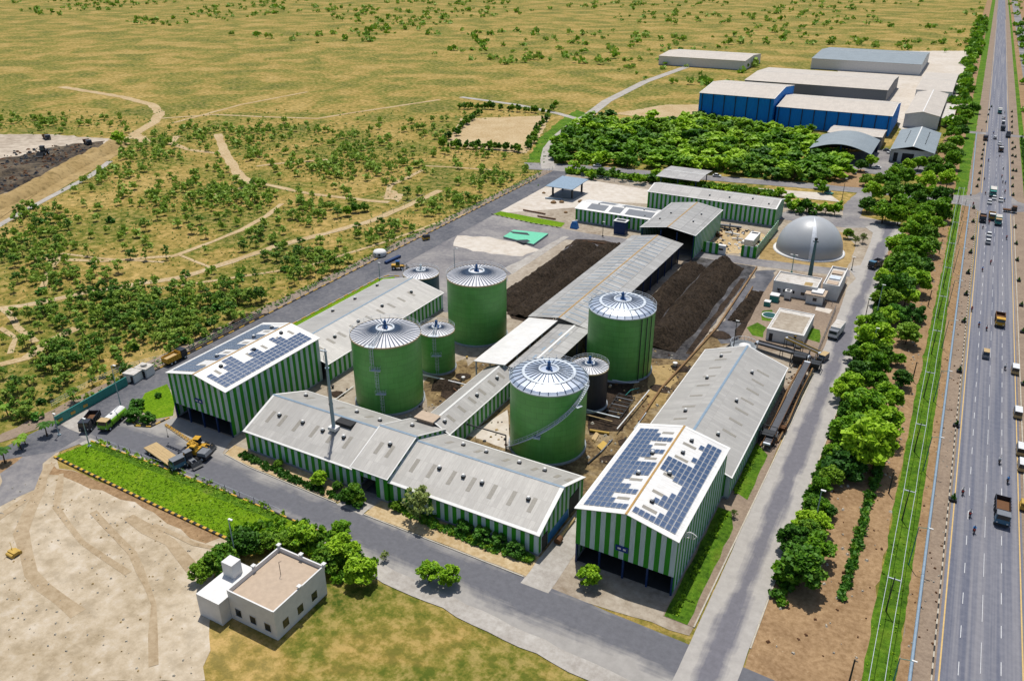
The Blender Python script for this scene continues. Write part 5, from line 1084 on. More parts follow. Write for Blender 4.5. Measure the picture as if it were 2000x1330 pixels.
MID = [(1722, 412, 26, 'A'), (1692, 398, 18, 'B'), (1758, 398, 24, 'A'), (1738, 372, 24, 'B'), (1702, 372, 22, 'A'), (1782, 374, 22, 'A'), (1806, 352, 22, 'A'), (1742, 338, 16, 'A'), (1748, 330, 14, 'A'), (1772, 322, 14, 'A'), (1792, 318, 16, 'A'), (1728, 414, 20, 'B'), (1752, 420, 22, 'A'), (1780, 410, 20, 'B'), (1690, 350, 14, 'B'), (1766, 345, 20, 'A'), (1736, 352, 18, 'A'), (1790, 388, 20, 'B'), (1812, 376, 18, 'A'), (1816, 330, 14, 'A'), (1700, 314, 14, 'A'), (1680, 322, 14, 'B'), (1716, 350, 16, 'B')]
for a, b, c, k in MID:
    x, y, r = by_crown(a, b, c); put_big(k, x, y, r, label='round green tree in the clump between the dome and the workshop', group='trees in the clump behind the dome')
HED = [(1112, 330, 9), (1122, 322, 12), (1140, 333, 10), (1150, 340, 10), (1172, 336, 12), (1185, 342, 9), (1200, 334, 12), (1215, 346, 9), (1232, 344, 10), (1250, 348, 13), (1268, 345, 13), (1282, 336, 14), (1290, 352, 10), (1308, 358, 9), (1330, 362, 10), (1350, 364, 10), (1375, 366, 9), (1398, 368, 10), (1420, 370, 9), (1445, 374, 10), (1470, 378, 9), (1492, 380, 10), (1522, 372, 12), (1540, 386, 16), (1556, 398, 16), (1574, 400, 17), (1592, 404, 14), (1612, 405, 14), (1630, 406, 15), (1640, 400, 10), (1600, 358, 12), (1606, 368, 11), (1545, 402, 12), (1560, 410, 10), (1160, 345, 8), (1410, 362, 8), (1585, 412, 10)]
for a, b, c in HED:
    x, y, r = by_crown(a, b, c); put_small(rnd.choice('AB'), x, y, r, 'small bushy tree in the hedge behind the rear sheds', 'hedge trees behind the rear sheds', 1.0, 'hedge_tree')
# front and near vegetation
NEAR = [(588, 1040, 32, 'A', 'bushy tree at the road edge, right of the lawn end'), (560, 1052, 26, 'B', 'dark bushy tree between the lawn end and the white house'), (622, 1046, 12, 'B', 'narrow bushy tree between two larger roadside trees'), (668, 1030, 22, 'A', 'tall pale topped tree right by the front road'), (672, 1062, 34, 'A', 'broad bright tree right of the white house parapet'), (640, 1085, 30, 'B', 'dark tree touching the white house parapet'), (705, 1105, 34, 'A', 'bright round tree at the lower edge by the side entrance'),
        (480, 1052, 34, 'B', 'dark bushy tree left of the white house'), (438, 1086, 38, 'B', 'dark bushy tree at the lower edge, left of the white water tower'), (400, 1108, 28, 'B', 'dark bushy tree, outermost left at the lower edge'), (520, 1052, 24, 'B', 'dark bushy tree just behind the white house'), (752, 1085, 11, 'P', 'thin sapling at the mouth of the side entrance'),
        (838, 1112, 26, 'A', 'bright tree at the lower edge, below the front road'), (876, 1118, 26, 'A', 'bright tree at the lower edge, right of its twin'), (1150, 1118, 26, 'A', 'leafy tree at the lower edge in front of the solar shed'),
        (270, 782, 18, 'D', 'dark round bush beside the striped solar shed, rearmost'), (262, 800, 20, 'D', 'dark round bush by the kerb at the lamp post'), (292, 808, 17, 'D', 'dark round bush nearest the solar shed entrance'), (310, 768, 8, 'D', 'tiny bush at the corner of the solar shed lawn'),
        (545, 902, 10, 'B', 'small shrub against the left front shed'), (626, 932, 19, 'A', 'bright tree against the left front shed'), (660, 946, 12, 'B', 'low shrub between two trees of the left front shed'), (690, 958, 24, 'B', 'leafy tree left of the entrance bay'), (700, 980, 12, 'D', 'low dark shrub at the entrance apron'), 
        (775, 985, 12, 'B', 'low shrub right of the entrance'), (852, 1000, 10, 'B', 'low shrub under the sparse pale tree'), (908, 1018, 22, 'D', 'dark round tree in front of the right front shed, first of four'), (944, 1030, 24, 'D', 'dark round tree in front of the right front shed, second of four'), (976, 1042, 22, 'D', 'dark round tree in front of the right front shed, third of four'), (1006, 1062, 22, 'D', 'dark round tree nearest the shed corner and the concrete lane'),
        (232, 268, 14, 'A', 'single bright round tree on the quarry edge'), (704, 408, 0, 'A', None), (678, 412, 11, 'A', 'bright bush of three beside the scrub path'), (695, 405, 11, 'A', 'middle bush of three beside the scrub path'), (712, 404, 10, 'B', 'right bush of three beside the scrub path'), (1670, 470, 9, 'P', 'thin feathery tree right of the dome'), (1655, 455, 12, 'B', 'bush directly behind the dome, right side'), (1684, 466, 10, 'P', 'feathery sapling on the island by the dome'),
        (1440, 935, 0, 'A', None), (1432, 1002, 9, 'P', 'spiky plant at the kerb beside the solar shed')]
for a, b, c, k, lb in NEAR:
    if lb:
        x, y, r = by_crown(a, b, c); put_big(k, x, y, r, label=lb, cat='tree' if c > 12 else 'bush', name='tree' if c > 12 else 'bush')
put_big('P', *G(821, 1018), 3.5, label='sparse pale leaved tree in front of the right front shed', cat='tree')
put_big('B', *G(700, 985), 1.6, label='low round shrub beside the entrance apron', cat='bush', name='bush')
for i, (px, py, s_) in enumerate(((92, 852, .95), (42, 878, .75), (10, 905, 1.0), (112, 838, .6), (50, 868, .7), (16, 812, .9), (108, 880, .0))):
    if s_: put_big('palm', *G(px, py), s_ * 1.2, label=('tall palm nearest the gravel path', 'small palm in a pair on the sandy slope', 'big palm at the left edge of the view', 'little palm by the blue gate panel', 'right small palm on the sandy slope', 'palm in the dry grass at the far left')[i], cat='palm', name='palm')
# wood behind the plant
def inside(p, poly):
    c = False; n = len(poly)
    for i in range(n):
        (x1, y1), (x2, y2) = poly[i], poly[(i + 1) % n]
        if (y1 > p[1]) != (y2 > p[1]) and p[0] < (x2 - x1) * (p[1] - y1) / (y2 - y1) + x1: c = not c
    return c
def seg_dist(p, line):
    best = 1e9
    for a, b in zip(line, line[1:]):
        ax, ay = a; dx, dy = b[0] - ax, b[1] - ay; L = dx * dx + dy * dy; t_ = max(0, min(1, ((p[0] - ax) * dx + (p[1] - ay) * dy) / L)) if L else 0
        best = min(best, math.hypot(p[0] - ax - t_ * dx, p[1] - ay - t_ * dy))
    return best
wood = W([(1090, 318), (1088, 295), (1110, 265), (1150, 238), (1182, 236), (1215, 248), (1262, 240), (1330, 242), (1372, 236), (1450, 248), (1530, 262), (1590, 275), (1590, 300), (1640, 320), (1642, 352), (1600, 356), (1500, 350), (1380, 336), (1300, 330), (1180, 325)])
xs = [p[0] for p in wood]; ys = [p[1] for p in wood]; pts = []
r2 = random.Random(5); tries = 0
while tries < 30000 and len(pts) < 300:
    tries += 1; p = (r2.uniform(min(xs), max(xs)), r2.uniform(min(ys), max(ys)))
    if inside(p, wood) and all((p[0] - q[0]) ** 2 + (p[1] - q[1]) ** 2 > 7.6 ** 2 for q in pts): pts.append(p)
print('wood', len(pts))
for p in pts:
    put_small('A' if r2.random() < .62 else 'B', *p, r2.uniform(4.8, 6.6), 'round topped tree in the dense wood behind the plant', 'trees of the dense wood', .72, 'forest_tree')
# undergrowth of the wood
def scatter_stuff(name, places, mats, size=(.5, 1.0), per=14, seed=1):
    """one object: many small leafy tufts"""
    r_ = np.random.RandomState(seed); n = len(places); P = np.array([(x, y, z, r) for x, y, z, r in places], dtype=float)
    N_ = n * per; c = np.repeat(P, per, axis=0); d = r_.normal(size=(N_, 3)); d /= np.linalg.norm(d, axis=1)[:, None]; d[:, 2] = np.abs(d[:, 2])
    ctr = c[:, :3] + d * (c[:, 3:4] * r_.uniform(.3, 1, (N_, 1))) * np.array([1, 1, .9]); s_ = c[:, 3] * r_.uniform(*size, N_) * .5
    u = r_.normal(size=(N_, 3)); u /= np.linalg.norm(u, axis=1)[:, None]; w = np.cross(u, r_.normal(size=(N_, 3))); w /= np.linalg.norm(w, axis=1)[:, None]
    V = np.stack([ctr - u * s_[:, None] - w * s_[:, None] * .6, ctr + u * s_[:, None] - w * s_[:, None] * .6, ctr + u * s_[:, None] + w * s_[:, None] * .6, ctr - u * s_[:, None] + w * s_[:, None] * .6], 1).reshape(-1, 3)
    V[:, 2] = np.maximum(V[:, 2], .0)
    me = bpy.data.meshes.new(name); me.vertices.add(len(V)); me.vertices.foreach_set('co', V.ravel()); me.loops.add(N_ * 4); me.loops.foreach_set('vertex_index', np.arange(N_ * 4)); me.polygons.add(N_); me.polygons.foreach_set('loop_start', np.arange(N_) * 4); me.polygons.foreach_set('loop_total', np.full(N_, 4))
    for m in mats: me.materials.append(M[m])
    me.polygons.foreach_set('material_index', np.repeat(r_.randint(0, len(mats), n), per)); me.update(calc_edges=True); me.validate()
    o = bpy.data.objects.new(name, me); C.objects.link(o); return o
def stuff(o, label, cat): tag(o, label, cat, None, 'stuff'); return o
pl = []
while len(pl) < 900:
    p = (r2.uniform(min(xs), max(xs)), r2.uniform(min(ys), max(ys)))
    if inside(p, wood): pl.append((*p, 0, r2.uniform(1.2, 2.6)))
stuff(scatter_stuff('undergrowth', pl, ['leafB', 'leafD'], seed=2), 'dark undergrowth filling the gaps of the dense wood', 'undergrowth')
# scrub: density in survey bearings, denser in the belts seen in the picture
BL = [(60, 425, 60, 14, 1.3), (190, 345, 60, 20, 1.2), (290, 300, 50, 24, 2.2), (370, 262, 60, 12, 1.8), (440, 262, 40, 14, 1.2), (490, 290, 60, 24, 1.4), (340, 390, 90, 34, .8), (470, 385, 50, 26, 2.6), (520, 262, 60, 14, 1.2), (700, 298, 70, 28, 1.8), (630, 335, 60, 16, 1.8), (760, 330, 50, 20, .9), (600, 415, 50, 28, 1.1),
      (240, 610, 110, 34, 1.5), (330, 640, 80, 36, 2.0), (130, 700, 60, 40, 1.4), (420, 590, 60, 24, 1.6), (620, 525, 90, 30, 1.3), (760, 468, 60, 24, 1.3), (880, 400, 60, 20, 1.8), (960, 350, 40, 12, 2.4), (100, 545, 70, 30, .7), (60, 470, 80, 40, .9), (100, 240, 120, 12, 1.6), (620, 265, 80, 14, .8), (840, 250, 60, 16, .8), (930, 300, 60, 10, 1.2), (480, 460, 60, 30, .7), (40, 790, 50, 40, .5)]
def dens(px, py): return .08 + sum(w * math.exp(-((px - a) / s1) ** 2 - ((py - b) / s2) ** 2) for a, b, s1, s2, w in BL)
TR = [[G(*q) for q in l] for l in ([(-40, 612), (0, 603), (80, 592), (160, 572), (260, 556), (360, 540), (450, 512), (540, 480), (640, 455), (730, 430), (800, 400), (860, 372)], [(425, 262), (440, 300), (468, 345), (495, 358)], [(495, 355), (600, 378), (720, 392), (760, 395)], [(285, 278), (262, 262), (300, 240), (312, 222)], [(0, 712), (50, 700), (90, 672), (150, 640)], [(550, 398), (520, 422), (470, 450), (420, 470), (340, 500)])]
no_go = [W([(-80, 262), (225, 270), (240, 300), (150, 352), (60, 405), (0, 445), (-80, 480)]), W([(880, 238), (1060, 232), (1045, 262), (1020, 285), (880, 280)])]
def fence_px(py): return 1010 - (py - 365) * 1.98 if py > 365 else 1060 + (365 - py) * .3
cand = []; r3 = random.Random(11); tries = 0
while tries < 200000 and len(cand) < 1100:
    tries += 1; px, py = r3.uniform(-20, 1075), r3.uniform(222, 862)
    if px > fence_px(py) - 14 or r3.random() * 2.6 > dens(px, py): continue
    g = G(px, py)
    if any(inside(g, q) for q in no_go) or any(seg_dist(g, l) < 3.2 for l in TR): continue
    if py > 830 and px < 130: continue
    rp = r3.uniform(8, 16) * (.5 + .5 * (py - 200) / 400)
    if any((px - q[0]) ** 2 + ((py - q[1]) * 1.5) ** 2 < (7 * (.6 + (py - 200) / 700)) ** 2 for q in cand): continue
    cand.append((px, py, rp, g))
cand.sort(key=lambda q: -q[2]); shown, rest = cand[:298], cand[298:]
for i, (px, py, rp, g) in enumerate(shown):
    r = rp * mpp(px, py) * .85; big = dens(px, py) > 1.3
    put_small('D' if r3.random() < .10 else ('S' if r3.random() < .78 else 'T'), *g, r, 'thin feathery scrub tree on the dry grassland left of the plant', 'scrub trees on the dry grassland', 1.0, 'scrub_tree', 'tree')
pl = [(g[0], g[1], z, .5 * rp * mpp(px, py) * s_) for px, py, rp, g in rest for z, s_ in ((1.2, 1.6), (2.2, 1.5))]
stuff(scatter_stuff('distant_scrub', pl, ['leafS'], seed=4, per=16), 'smaller scattered scrub trees far out on the dry grassland', 'scrub')
pl = []; tries = 0
while tries < 900000 and len(pl) < 10500:
    tries += 1; px, py = r3.uniform(-40, 1075), r3.uniform(215, 900)
    if px > fence_px(py) - 6 or r3.random() * 2.0 > dens(px, py) + .22: continue
    g = G(px, py)
    if any(inside(g, q) for q in no_go) or any(seg_dist(g, l) < 2.4 for l in TR): continue
    if py > 830 and px < 140: continue
    pl.append((g[0] + r3.gauss(0, .5), g[1] + r3.gauss(0, .5), 0, min(1.9, r3.uniform(1.2, 4.2) * mpp(px, py) * .8)))
stuff(scatter_stuff('low_shrubs', pl, ['leafS', 'leafS', 'leafD', 'leafB'], seed=6, per=6), 'low green shrubs and tufts spread over the dry grassland', 'shrubs')
# rows of small planted trees round the far field, and far woods beyond the picture
for ln, n in (([(1085, 210), (1045, 262), (1030, 292)], 16), ([(930, 225), (905, 250), (862, 282)], 16), ([(868, 290), (950, 292), (1015, 296)], 18), ([(900, 213), (960, 214), (1060, 222)], 18), ([(1162, 250), (1130, 268), (1110, 285)], 7)):
    for i in range(n):
        f = i / (n - 1) * (len(ln) - 1); k = min(int(f), len(ln) - 2); f -= k
        px, py = ln[k][0] * (1 - f) + ln[k + 1][0] * f, ln[k][1] * (1 - f) + ln[k + 1][1] * f; g = G(px, py)
        put_small('B', g[0] + r3.gauss(0, .8), g[1] + r3.gauss(0, .8), r3.uniform(1.6, 2.6), 'small round tree planted in a row round the bare far field', 'trees planted round the far field', 1.2, 'planted_tree')
pl = []
for i in range(9000):
    x, y = r3.uniform(-2600, 900), 560 + 2600 * r3.random() ** 1.6
    if -165 < x < 34 and y < 930: continue
    if -8 < x < 34: continue
    if noise.noise(Vector((x * .006, y * .004, 3))) < -.04: continue
    if x < -100 and y < 620 + abs(x) * .18: continue
    pl.append((x, y, r3.uniform(0, 3), r3.uniform(2, 6)))
stuff(scatter_stuff('distant_woodland', pl, ['leafB', 'leafS'], seed=8, per=14), 'far off patches of woodland beyond the fields', 'woodland')
pl = []
for i in range(260):
    y = r3.uniform(560, 1500); x = r3.choice((r3.uniform(-9, 1), r3.uniform(36, 90))); pl.append((x, y, r3.uniform(1, 3), r3.uniform(3, 5)))
for i in range(150): pl.append((r3.uniform(34, 80), r3.uniform(100, 560), 0, r3.uniform(.5, 1.8)))
stuff(scatter_stuff('roadside_woodland', pl, ['leafA', 'leafB'], seed=9, per=40), 'continuous far trees lining the highway', 'woodland')
# hedges and beds
def hedge(name, line, w, h, n, mats, label, seed, per=30):
    pl = []; line = [Vector(p) for p in line]; Ls = [(b - a).length for a, b in zip(line, line[1:])]; T_ = sum(Ls)
    for i in range(n):
        s_ = r3.uniform(0, T_); k = 0
        while k < len(Ls) - 1 and s_ > Ls[k]: s_ -= Ls[k]; k += 1
        d = (line[k + 1] - line[k]).normalized(); nn = Vector((-d.y, d.x)); p = line[k] + d * s_ + nn * r3.uniform(-w / 2, w / 2); pl.append((p.x, p.y, r3.uniform(0, h * .4), h * r3.uniform(.35, .6)))
    o = scatter_stuff(name, pl, mats, seed=seed, per=per); return tag(o, label, 'hedge', None, 'stuff')
hedge('hedge', W([(1108, 338), (1200, 346), (1300, 356), (1400, 368), (1520, 384)]), 4.0, 3.0, 420, ['leafB', 'leafA', 'leafD'], 'hedge of mixed shrubs along the back fence', 21)
hedge('hedge', W([(470, 888), (560, 930), (640, 965), (700, 985)]), 1.6, 1.0, 240, ['leafD', 'leafB'], 'low dark hedge at the foot of the left front shed', 22)
hedge('hedge', W([(765, 985), (860, 1030), (960, 1070), (1040, 1095)]), 1.8, 1.1, 260, ['leafD', 'leafB'], 'low dark hedge at the foot of the right front shed', 23)
hedge('bed_plants', W([(185, 862), (300, 905), (440, 960), (556, 1008)]), 2.2, .8, 130, ['leafB', 'leafA'], 'young plants along the road side of the long lawn', 24, 16)
hedge('hedge', [(-24.6, 101), (-24.4, 132)], .9, .7, 90, ['leafB', 'leafA'], 'clipped low hedge beside the right solar shed', 25)
hedge('hedge', [(-24.4, 139), (-24.0, 158)], .7, .7, 60, ['leafB', 'leafA'], 'clipped low hedge beside the long grey shed', 26)
hedge('weeds', [(-.6, 118), (-.3, 142), (.2, 172)], 1.2, 1.4, 170, ['leafB', 'leafD'], 'dark line of tall weeds on the brown strip', 27)
hedge('weeds', [(6.8, 60), (6.7, 200), (6.4, 386)], 4.2, .45, 420, ['leafA', 'leafB'], 'low weeds growing in the bright green strip', 28, 12)
hedge('weeds', [(-10.2, 112), (-9.4, 200), (-10.2, 262)], 2.6, 1.9, 420, ['leafA', 'leafB'], 'weeds and low bushes under the roadside row', 29, 40)
hedge('weeds', [(32.8, 180), (32.8, 560)], 1.2, 1.4, 300, ['leafB'], 'dark hedge line right of the highway', 30)
hedge('weeds', [(-174.5, 100), (-175.4, 200), (-175, 350)], 3.0, 1.0, 340, ['leafS', 'leafB'], 'weeds behind the kerb of the left plant road', 31)
hedge('weeds', W([(452, 1062), (560, 1040), (640, 1070), (700, 1120)]), 8, 1.6, 240, ['leafB', 'leafA'], 'dense undergrowth round the white house', 32)

# ------------------------------------------------------------------ vehicles (local: front looks to -y)
def wheel(t, x, y, r=.5, w=.3):
    mb = MB(); mb.tube((x - w / 2, y, r), (x + w / 2, y, r), r, None, 14); mb.tube((x - w / 2 - .02, y, r), (x + w / 2 + .02, y, r), r * .5, None, 10, 1)
    o = mb.build('wheel', [M['tyre'], M['steel']], t, False); return o
def cab(t, m, y0, y1, w, z0, z1, roofm=None):
    mb = MB(); zm = z0 + (z1 - z0) * .48
    mb.box(-w / 2, w / 2, y0, y1, z0, zm); mb.taper(-w / 2, w / 2, y0, y1, zm, z1 - .12, .08, .22, .04); mb.box(-w / 2 + .02, w / 2 - .02, y0 + .1, y1 - .02, z1 - .12, z1, 1)
    c_ = mb.build('cab', [M[m], M[roofm or m]], t, False)
    g = MB(); g.hexa([(-w / 2 + .14, y0 - .02, zm + .08), (w / 2 - .14, y0 - .02, zm + .08), (w / 2 - .14, y0 + .12, zm + .08), (-w / 2 + .14, y0 + .12, zm + .08), (-w / 2 + .2, y0 + .17, z1 - .2), (w / 2 - .2, y0 + .17, z1 - .2), (w / 2 - .2, y0 + .27, z1 - .2), (-w / 2 + .2, y0 + .27, z1 - .2)]); g.build('windscreen', M['glass'], c_, False)
    for s_ in (-1, 1):
        q = MB(); x = s_ * (w / 2 - .03); q.box(min(x, x + s_ * .04), max(x, x + s_ * .04), y0 + .35, y1 - .25, zm + .08, z1 - .25); q.build('side_window', M['glass'], c_, False)
        q = MB(); q.box(s_ * w / 2 * .72 - .14, s_ * w / 2 * .72 + .14, y0 - .04, y0 - .001, z0 + .2, z0 + .42); q.build('headlight', M['trimw'], c_, False)
    q = MB(); q.box(-w / 2, w / 2, y0 - .12, y0 - .045, z0 - .15, z0 + .1); q.build('bumper', M['dark'], c_, False)
def lorry(label, pos, rz, kind, m, L=7.5, w=2.5, cabroof=None, group=None, cat='lorry', name='lorry', load=None, bodym=None):
    t = thing(name, label, cat, (*pos, .1), rz, group); y0 = -L / 2; y1 = L / 2; cl = 1.9; bodym = bodym or m
    mb = MB(); mb.box(-.5, .5, y0 + .3, y1 - .1, .55, .85); mb.build('chassis', M['dark'], t, False)
    cab(t, m, y0, y0 + cl, w * .94, .75, 2.75, cabroof)
    for y in (y0 + .9, y1 - 2.3, y1 - 1.1):
        for s_ in (-1, 1): wheel(t, s_ * (w / 2 - .2), y, .5, .34)
    b0 = y0 + cl + .2; mb = MB()
    if kind == 'dump':
        th = .1; mb.box(-w / 2, w / 2, b0, y1, .9, 1.05); mb.box(-w / 2, -w / 2 + th, b0, y1, 1.05, 2.35); mb.box(w / 2 - th, w / 2, b0, y1, 1.05, 2.35); mb.box(-w / 2 + th, w / 2 - th, b0, b0 + th, 1.05, 2.7); mb.box(-w / 2 + th, w / 2 - th, y1 - th, y1, 1.05, 2.2)
        for i in range(6):
            y = b0 + .3 + i * (y1 - b0 - .6) / 5
            for s_ in (-1, 1): mb.box(s_ * (w / 2 + .04) - .05, s_ * (w / 2 + .04) + .05, y - .05, y + .05, 1.0, 2.3)
        mb.build('tipper_body', M[bodym], t, False); q = MB(); q.box(-w / 2 + .12, w / 2 - .12, b0 + .12, y1 - .12, 1.06, 1.25 if not load else 1.8); q.build('load', M[load or 'rust'], t, False)
    elif kind == 'box':
        mb.box(-w / 2, w / 2, b0, y1, .95, 3.1, 0); mb.box(-w / 2 + .1, w / 2 - .1, b0 + .1, y1 - .1, 3.1, 3.14, 1); mb.build('cargo_box', [M[bodym], M['whtroof']], t, False)
    elif kind == 'tank':
        prof = []; n = 14; pts = []
        for i in range(n + 1):
            a = math.pi * i / n; pts.append((w / 2 * math.cos(a), 1.55 + 1.15 * math.sin(a)))
        poly = pts + [(-w / 2, .95), (w / 2, .95)]; k = len(poly); vs = [(x, b0, z) for x, z in poly] + [(x, y1, z) for x, z in poly]
        for i in range(k): mb.add([vs[i], vs[(i + 1) % k], vs[k + (i + 1) % k], vs[k + i]], [(3, 2, 1, 0)], 1 if 3 <= i <= 10 else 0)
        mb.add(vs, [tuple(range(k)), tuple(range(2 * k - 1, k - 1, -1))], 0); mb.build('tank_body', [M[bodym], M['wht']], t, False)
        q = MB(); q.tube((0, 0, 2.6), (0, 0, 2.85), .3, None, 12); q.build('hatch', M['greyp'], t, False)
    elif kind == 'flat':
        mb.box(-w / 2, w / 2, b0, y1, .95, 1.15); [mb.box(-w / 2 + .1 + i * .6, -w / 2 + .2 + i * .6, b0 + .1, y1 - .1, 1.15, 1.18, 0) for i in range(4)]; mb.box(-w / 2, w / 2, b0, b0 + .12, 1.15, 2.0); mb.build('flatbed', M[bodym], t, False)
    return t
def car(label, pos, rz, m, kind='car', group=None, L=4.0, w=1.7, roofm=None, name=None):
    t = thing(name or kind, label, kind, (*pos, .1), rz, group); y0, y1 = -L / 2, L / 2; mb = MB(); h = 1.45 if kind == 'car' else 1.9
    if kind == 'car': mb.box(-w / 2, w / 2, y0, y1, .28, .85); mb.taper(-w / 2, w / 2, y0 + 1.0, y1 - .5, .85, h, .18, .55, .35, 1)
    else: mb.box(-w / 2, w / 2, y0, y1, .28, 1.0); mb.taper(-w / 2, w / 2, y0 + .1, y1, 1.0, h, .08, .45, .06, 1)
    mb.build('body', [M[m], M['glass']], t, False)
    q = MB(); ya, yb = (y0 + 1.6, y1 - .9) if kind == 'car' else (y0 + .6, y1 - .08); q.box(-w / 2 + .2 if kind == 'car' else -w / 2 + .08, w / 2 - .2 if kind == 'car' else w / 2 - .08, ya, yb, h, h + .06); q.build('roof', M[roofm or m], t, False)
    for y in (y0 + .75, y1 - .75):
        for s_ in (-1, 1): wheel(t, s_ * (w / 2 - .1), y, .31, .2)
    return t
def rickshaw(label, pos, rz, m, group=None):
    t = thing('rickshaw', label, 'rickshaw', (*pos, .1), rz, group); mb = MB(); mb.taper(-.65, .65, -1.3, 1.3, .3, .95, 0, .35, 0); mb.build('body', M[m], t, False)
    q = MB(); q.taper(-.65, .65, -.75, 1.3, 1.65, 1.8, .08, .15, .08); [q.tube((x, y, .95), (x, y, 1.66), .03, None, 5) for x in (-.6, .6) for y in (-.7, .4, 1.25)]; q.build('canopy', M[m], t, False)
    q = MB(); q.box(-.55, .55, -.78, -.72, .95, 1.6); q.build('windscreen', M['glass'], t, False)
    wheel(t, 0, -1.1, .24, .12); wheel(t, -.55, .9, .24, .12); wheel(t, .55, .9, .24, .12); return t
# skinned rider / walker
def person_mesh(name, joints, edges, radii, root, mats):
    me = bpy.data.meshes.new(name); me.from_pydata(joints, edges, []); o = bpy.data.objects.new('tmp', me); C.objects.link(o)
    sk = o.modifiers.new('s', 'SKIN'); o.modifiers.new('u', 'SUBSURF').levels = 1
    for i, r_ in enumerate(radii): me.skin_vertices[0].data[i].radius = (r_, r_) if not isinstance(r_, tuple) else r_
    me.skin_vertices[0].data[root].use_root = True
    dg = bpy.context.evaluated_depsgraph_get(); res = bpy.data.meshes.new_from_object(o.evaluated_get(dg)); bpy.data.objects.remove(o); res.name = name
    for m in mats: res.materials.append(M[m])
    for p in res.polygons: p.use_smooth = True
    return res
def rider_mesh(shirt):
    J = [(0, .15, .86), (0, .12, 1.1), (0, .02, 1.35), (0, -.02, 1.5), (0, -.04, 1.68), (-.2, .02, 1.34), (-.27, -.18, 1.12), (-.3, -.48, 1.1), (.2, .02, 1.34), (.27, -.18, 1.12), (.3, -.48, 1.1), (-.13, .1, .84), (-.2, -.28, .8), (-.2, -.1, .35), (-.2, -.26, .3), (.13, .1, .84), (.2, -.28, .8), (.2, -.1, .35), (.2, -.26, .3)]
    Ed = [(0, 1), (1, 2), (2, 3), (3, 4), (2, 5), (5, 6), (6, 7), (2, 8), (8, 9), (9, 10), (0, 11), (11, 12), (12, 13), (13, 14), (0, 15), (15, 16), (16, 17), (17, 18)]
    rad = [.15, .15, .16, .06, .11, .07, .05, .035, .07, .05, .035, .1, .075, .05, .04, .1, .075, .05, .04]
    me = person_mesh('rider', J, Ed, rad, 0, ['skin', shirt, 'trouser', 'dark'])
    for p in me.polygons:
        c = p.center
        p.material_index = 3 if c.z > 1.62 else 0 if c.z > 1.5 else (1 if c.z > .95 else 2)
        if c.z < 1.3 and c.y < -.35: p.material_index = 0 if c.z > .95 else 2
    return me
RID = [rider_mesh(s_) for s_ in ('shirt1', 'shirt2', 'shirt3')]
def bike_proto():
    t = thing('motorcycle', 'x', 'motorcycle', (0, 0, -50)); mb = MB()
    mb.tube((0, -.35, .75), (0, .55, .72), .13, .1, 8); mb.tube((0, -.5, .95), (0, -.68, .32), .04, None, 6); mb.tube((-.3, -.48, 1.02), (.3, -.48, 1.02), .025, None, 5); mb.box(-.12, .12, -.2, .25, .3, .62, 1); mb.tube((.14, -.1, .35), (.14, .7, .38), .05, None, 6, 1)
    mb.build('frame', [M['red'], M['dark']], t, False); q = MB(); q.box(-.13, .13, .0, .68, .82, .9); q.build('saddle', M['dark'], t, False)
    for y in (-.68, .6):
        w = MB(); w.tube((-.05, y, .31), (.05, y, .31), .31, None, 14); w.build('wheel', M['tyre'], t, False)
    return t
BK = bike_proto(); first_bike = [True]
def bike(px, py, rz, shirt, lab, plab):
    x, y = G(px, py)
    if first_bike[0]: BK.location = (x, y, .1); BK.rotation_euler = (0, 0, rz); BK['label'] = lab; BK['group'] = 'motorcycles on the highway'; first_bike[0] = False
    else: dup(BK, (x, y, .1), rz, lab)
    o = bpy.data.objects.new('person', RID[shirt]); C.objects.link(o); o.location = (x, y, .1); o.rotation_euler = (0, 0, rz); tag(o, plab, 'person', 'riders on the highway motorcycles')
BKS = [(1893, 1008, 0, 1), (1901, 1040, 0, 0), (1879, 965, 0, 1), (1951, 905, 3.14, 1), (1967, 943, 3.14, 0), (1962, 722, 3.14, 1), (1911, 638, 0, 0), (1926, 645, 0, 1), (1934, 516, 0, 2), (1918, 530, 0, 0), (1965, 468, 3.14, 2), (1919, 447, 0, 1), (1931, 438, 0, 2), (1930, 316, 0, 0), (1922, 352, 0, 1), (1959, 332, 3.14, 1), (1956, 348, 3.14, 2), (1963, 360, 3.14, 0), (1958, 358, 3.14, 1), (1962, 378, 3.14, 2), (1924, 380, 0, 1), (1961, 394, 3.14, 0), (1900, 402, 0, 2), (1917, 257, 0, 1), (1944, 273, 0, 1), (1962, 234, 3.14, 2), (1940, 262, 0, 0), (1952, 307, 0, 1), (1897, 608, 0, 2), (1962, 222, 3.14, 1)]
sh_ = ('blue', 'white', 'dark red')
for px, py, rz, sh in BKS: bike(px, py, rz, sh, 'motorcycle with one rider in a %s shirt on the highway' % sh_[sh], 'rider in a %s shirt on a highway motorcycle' % sh_[sh])
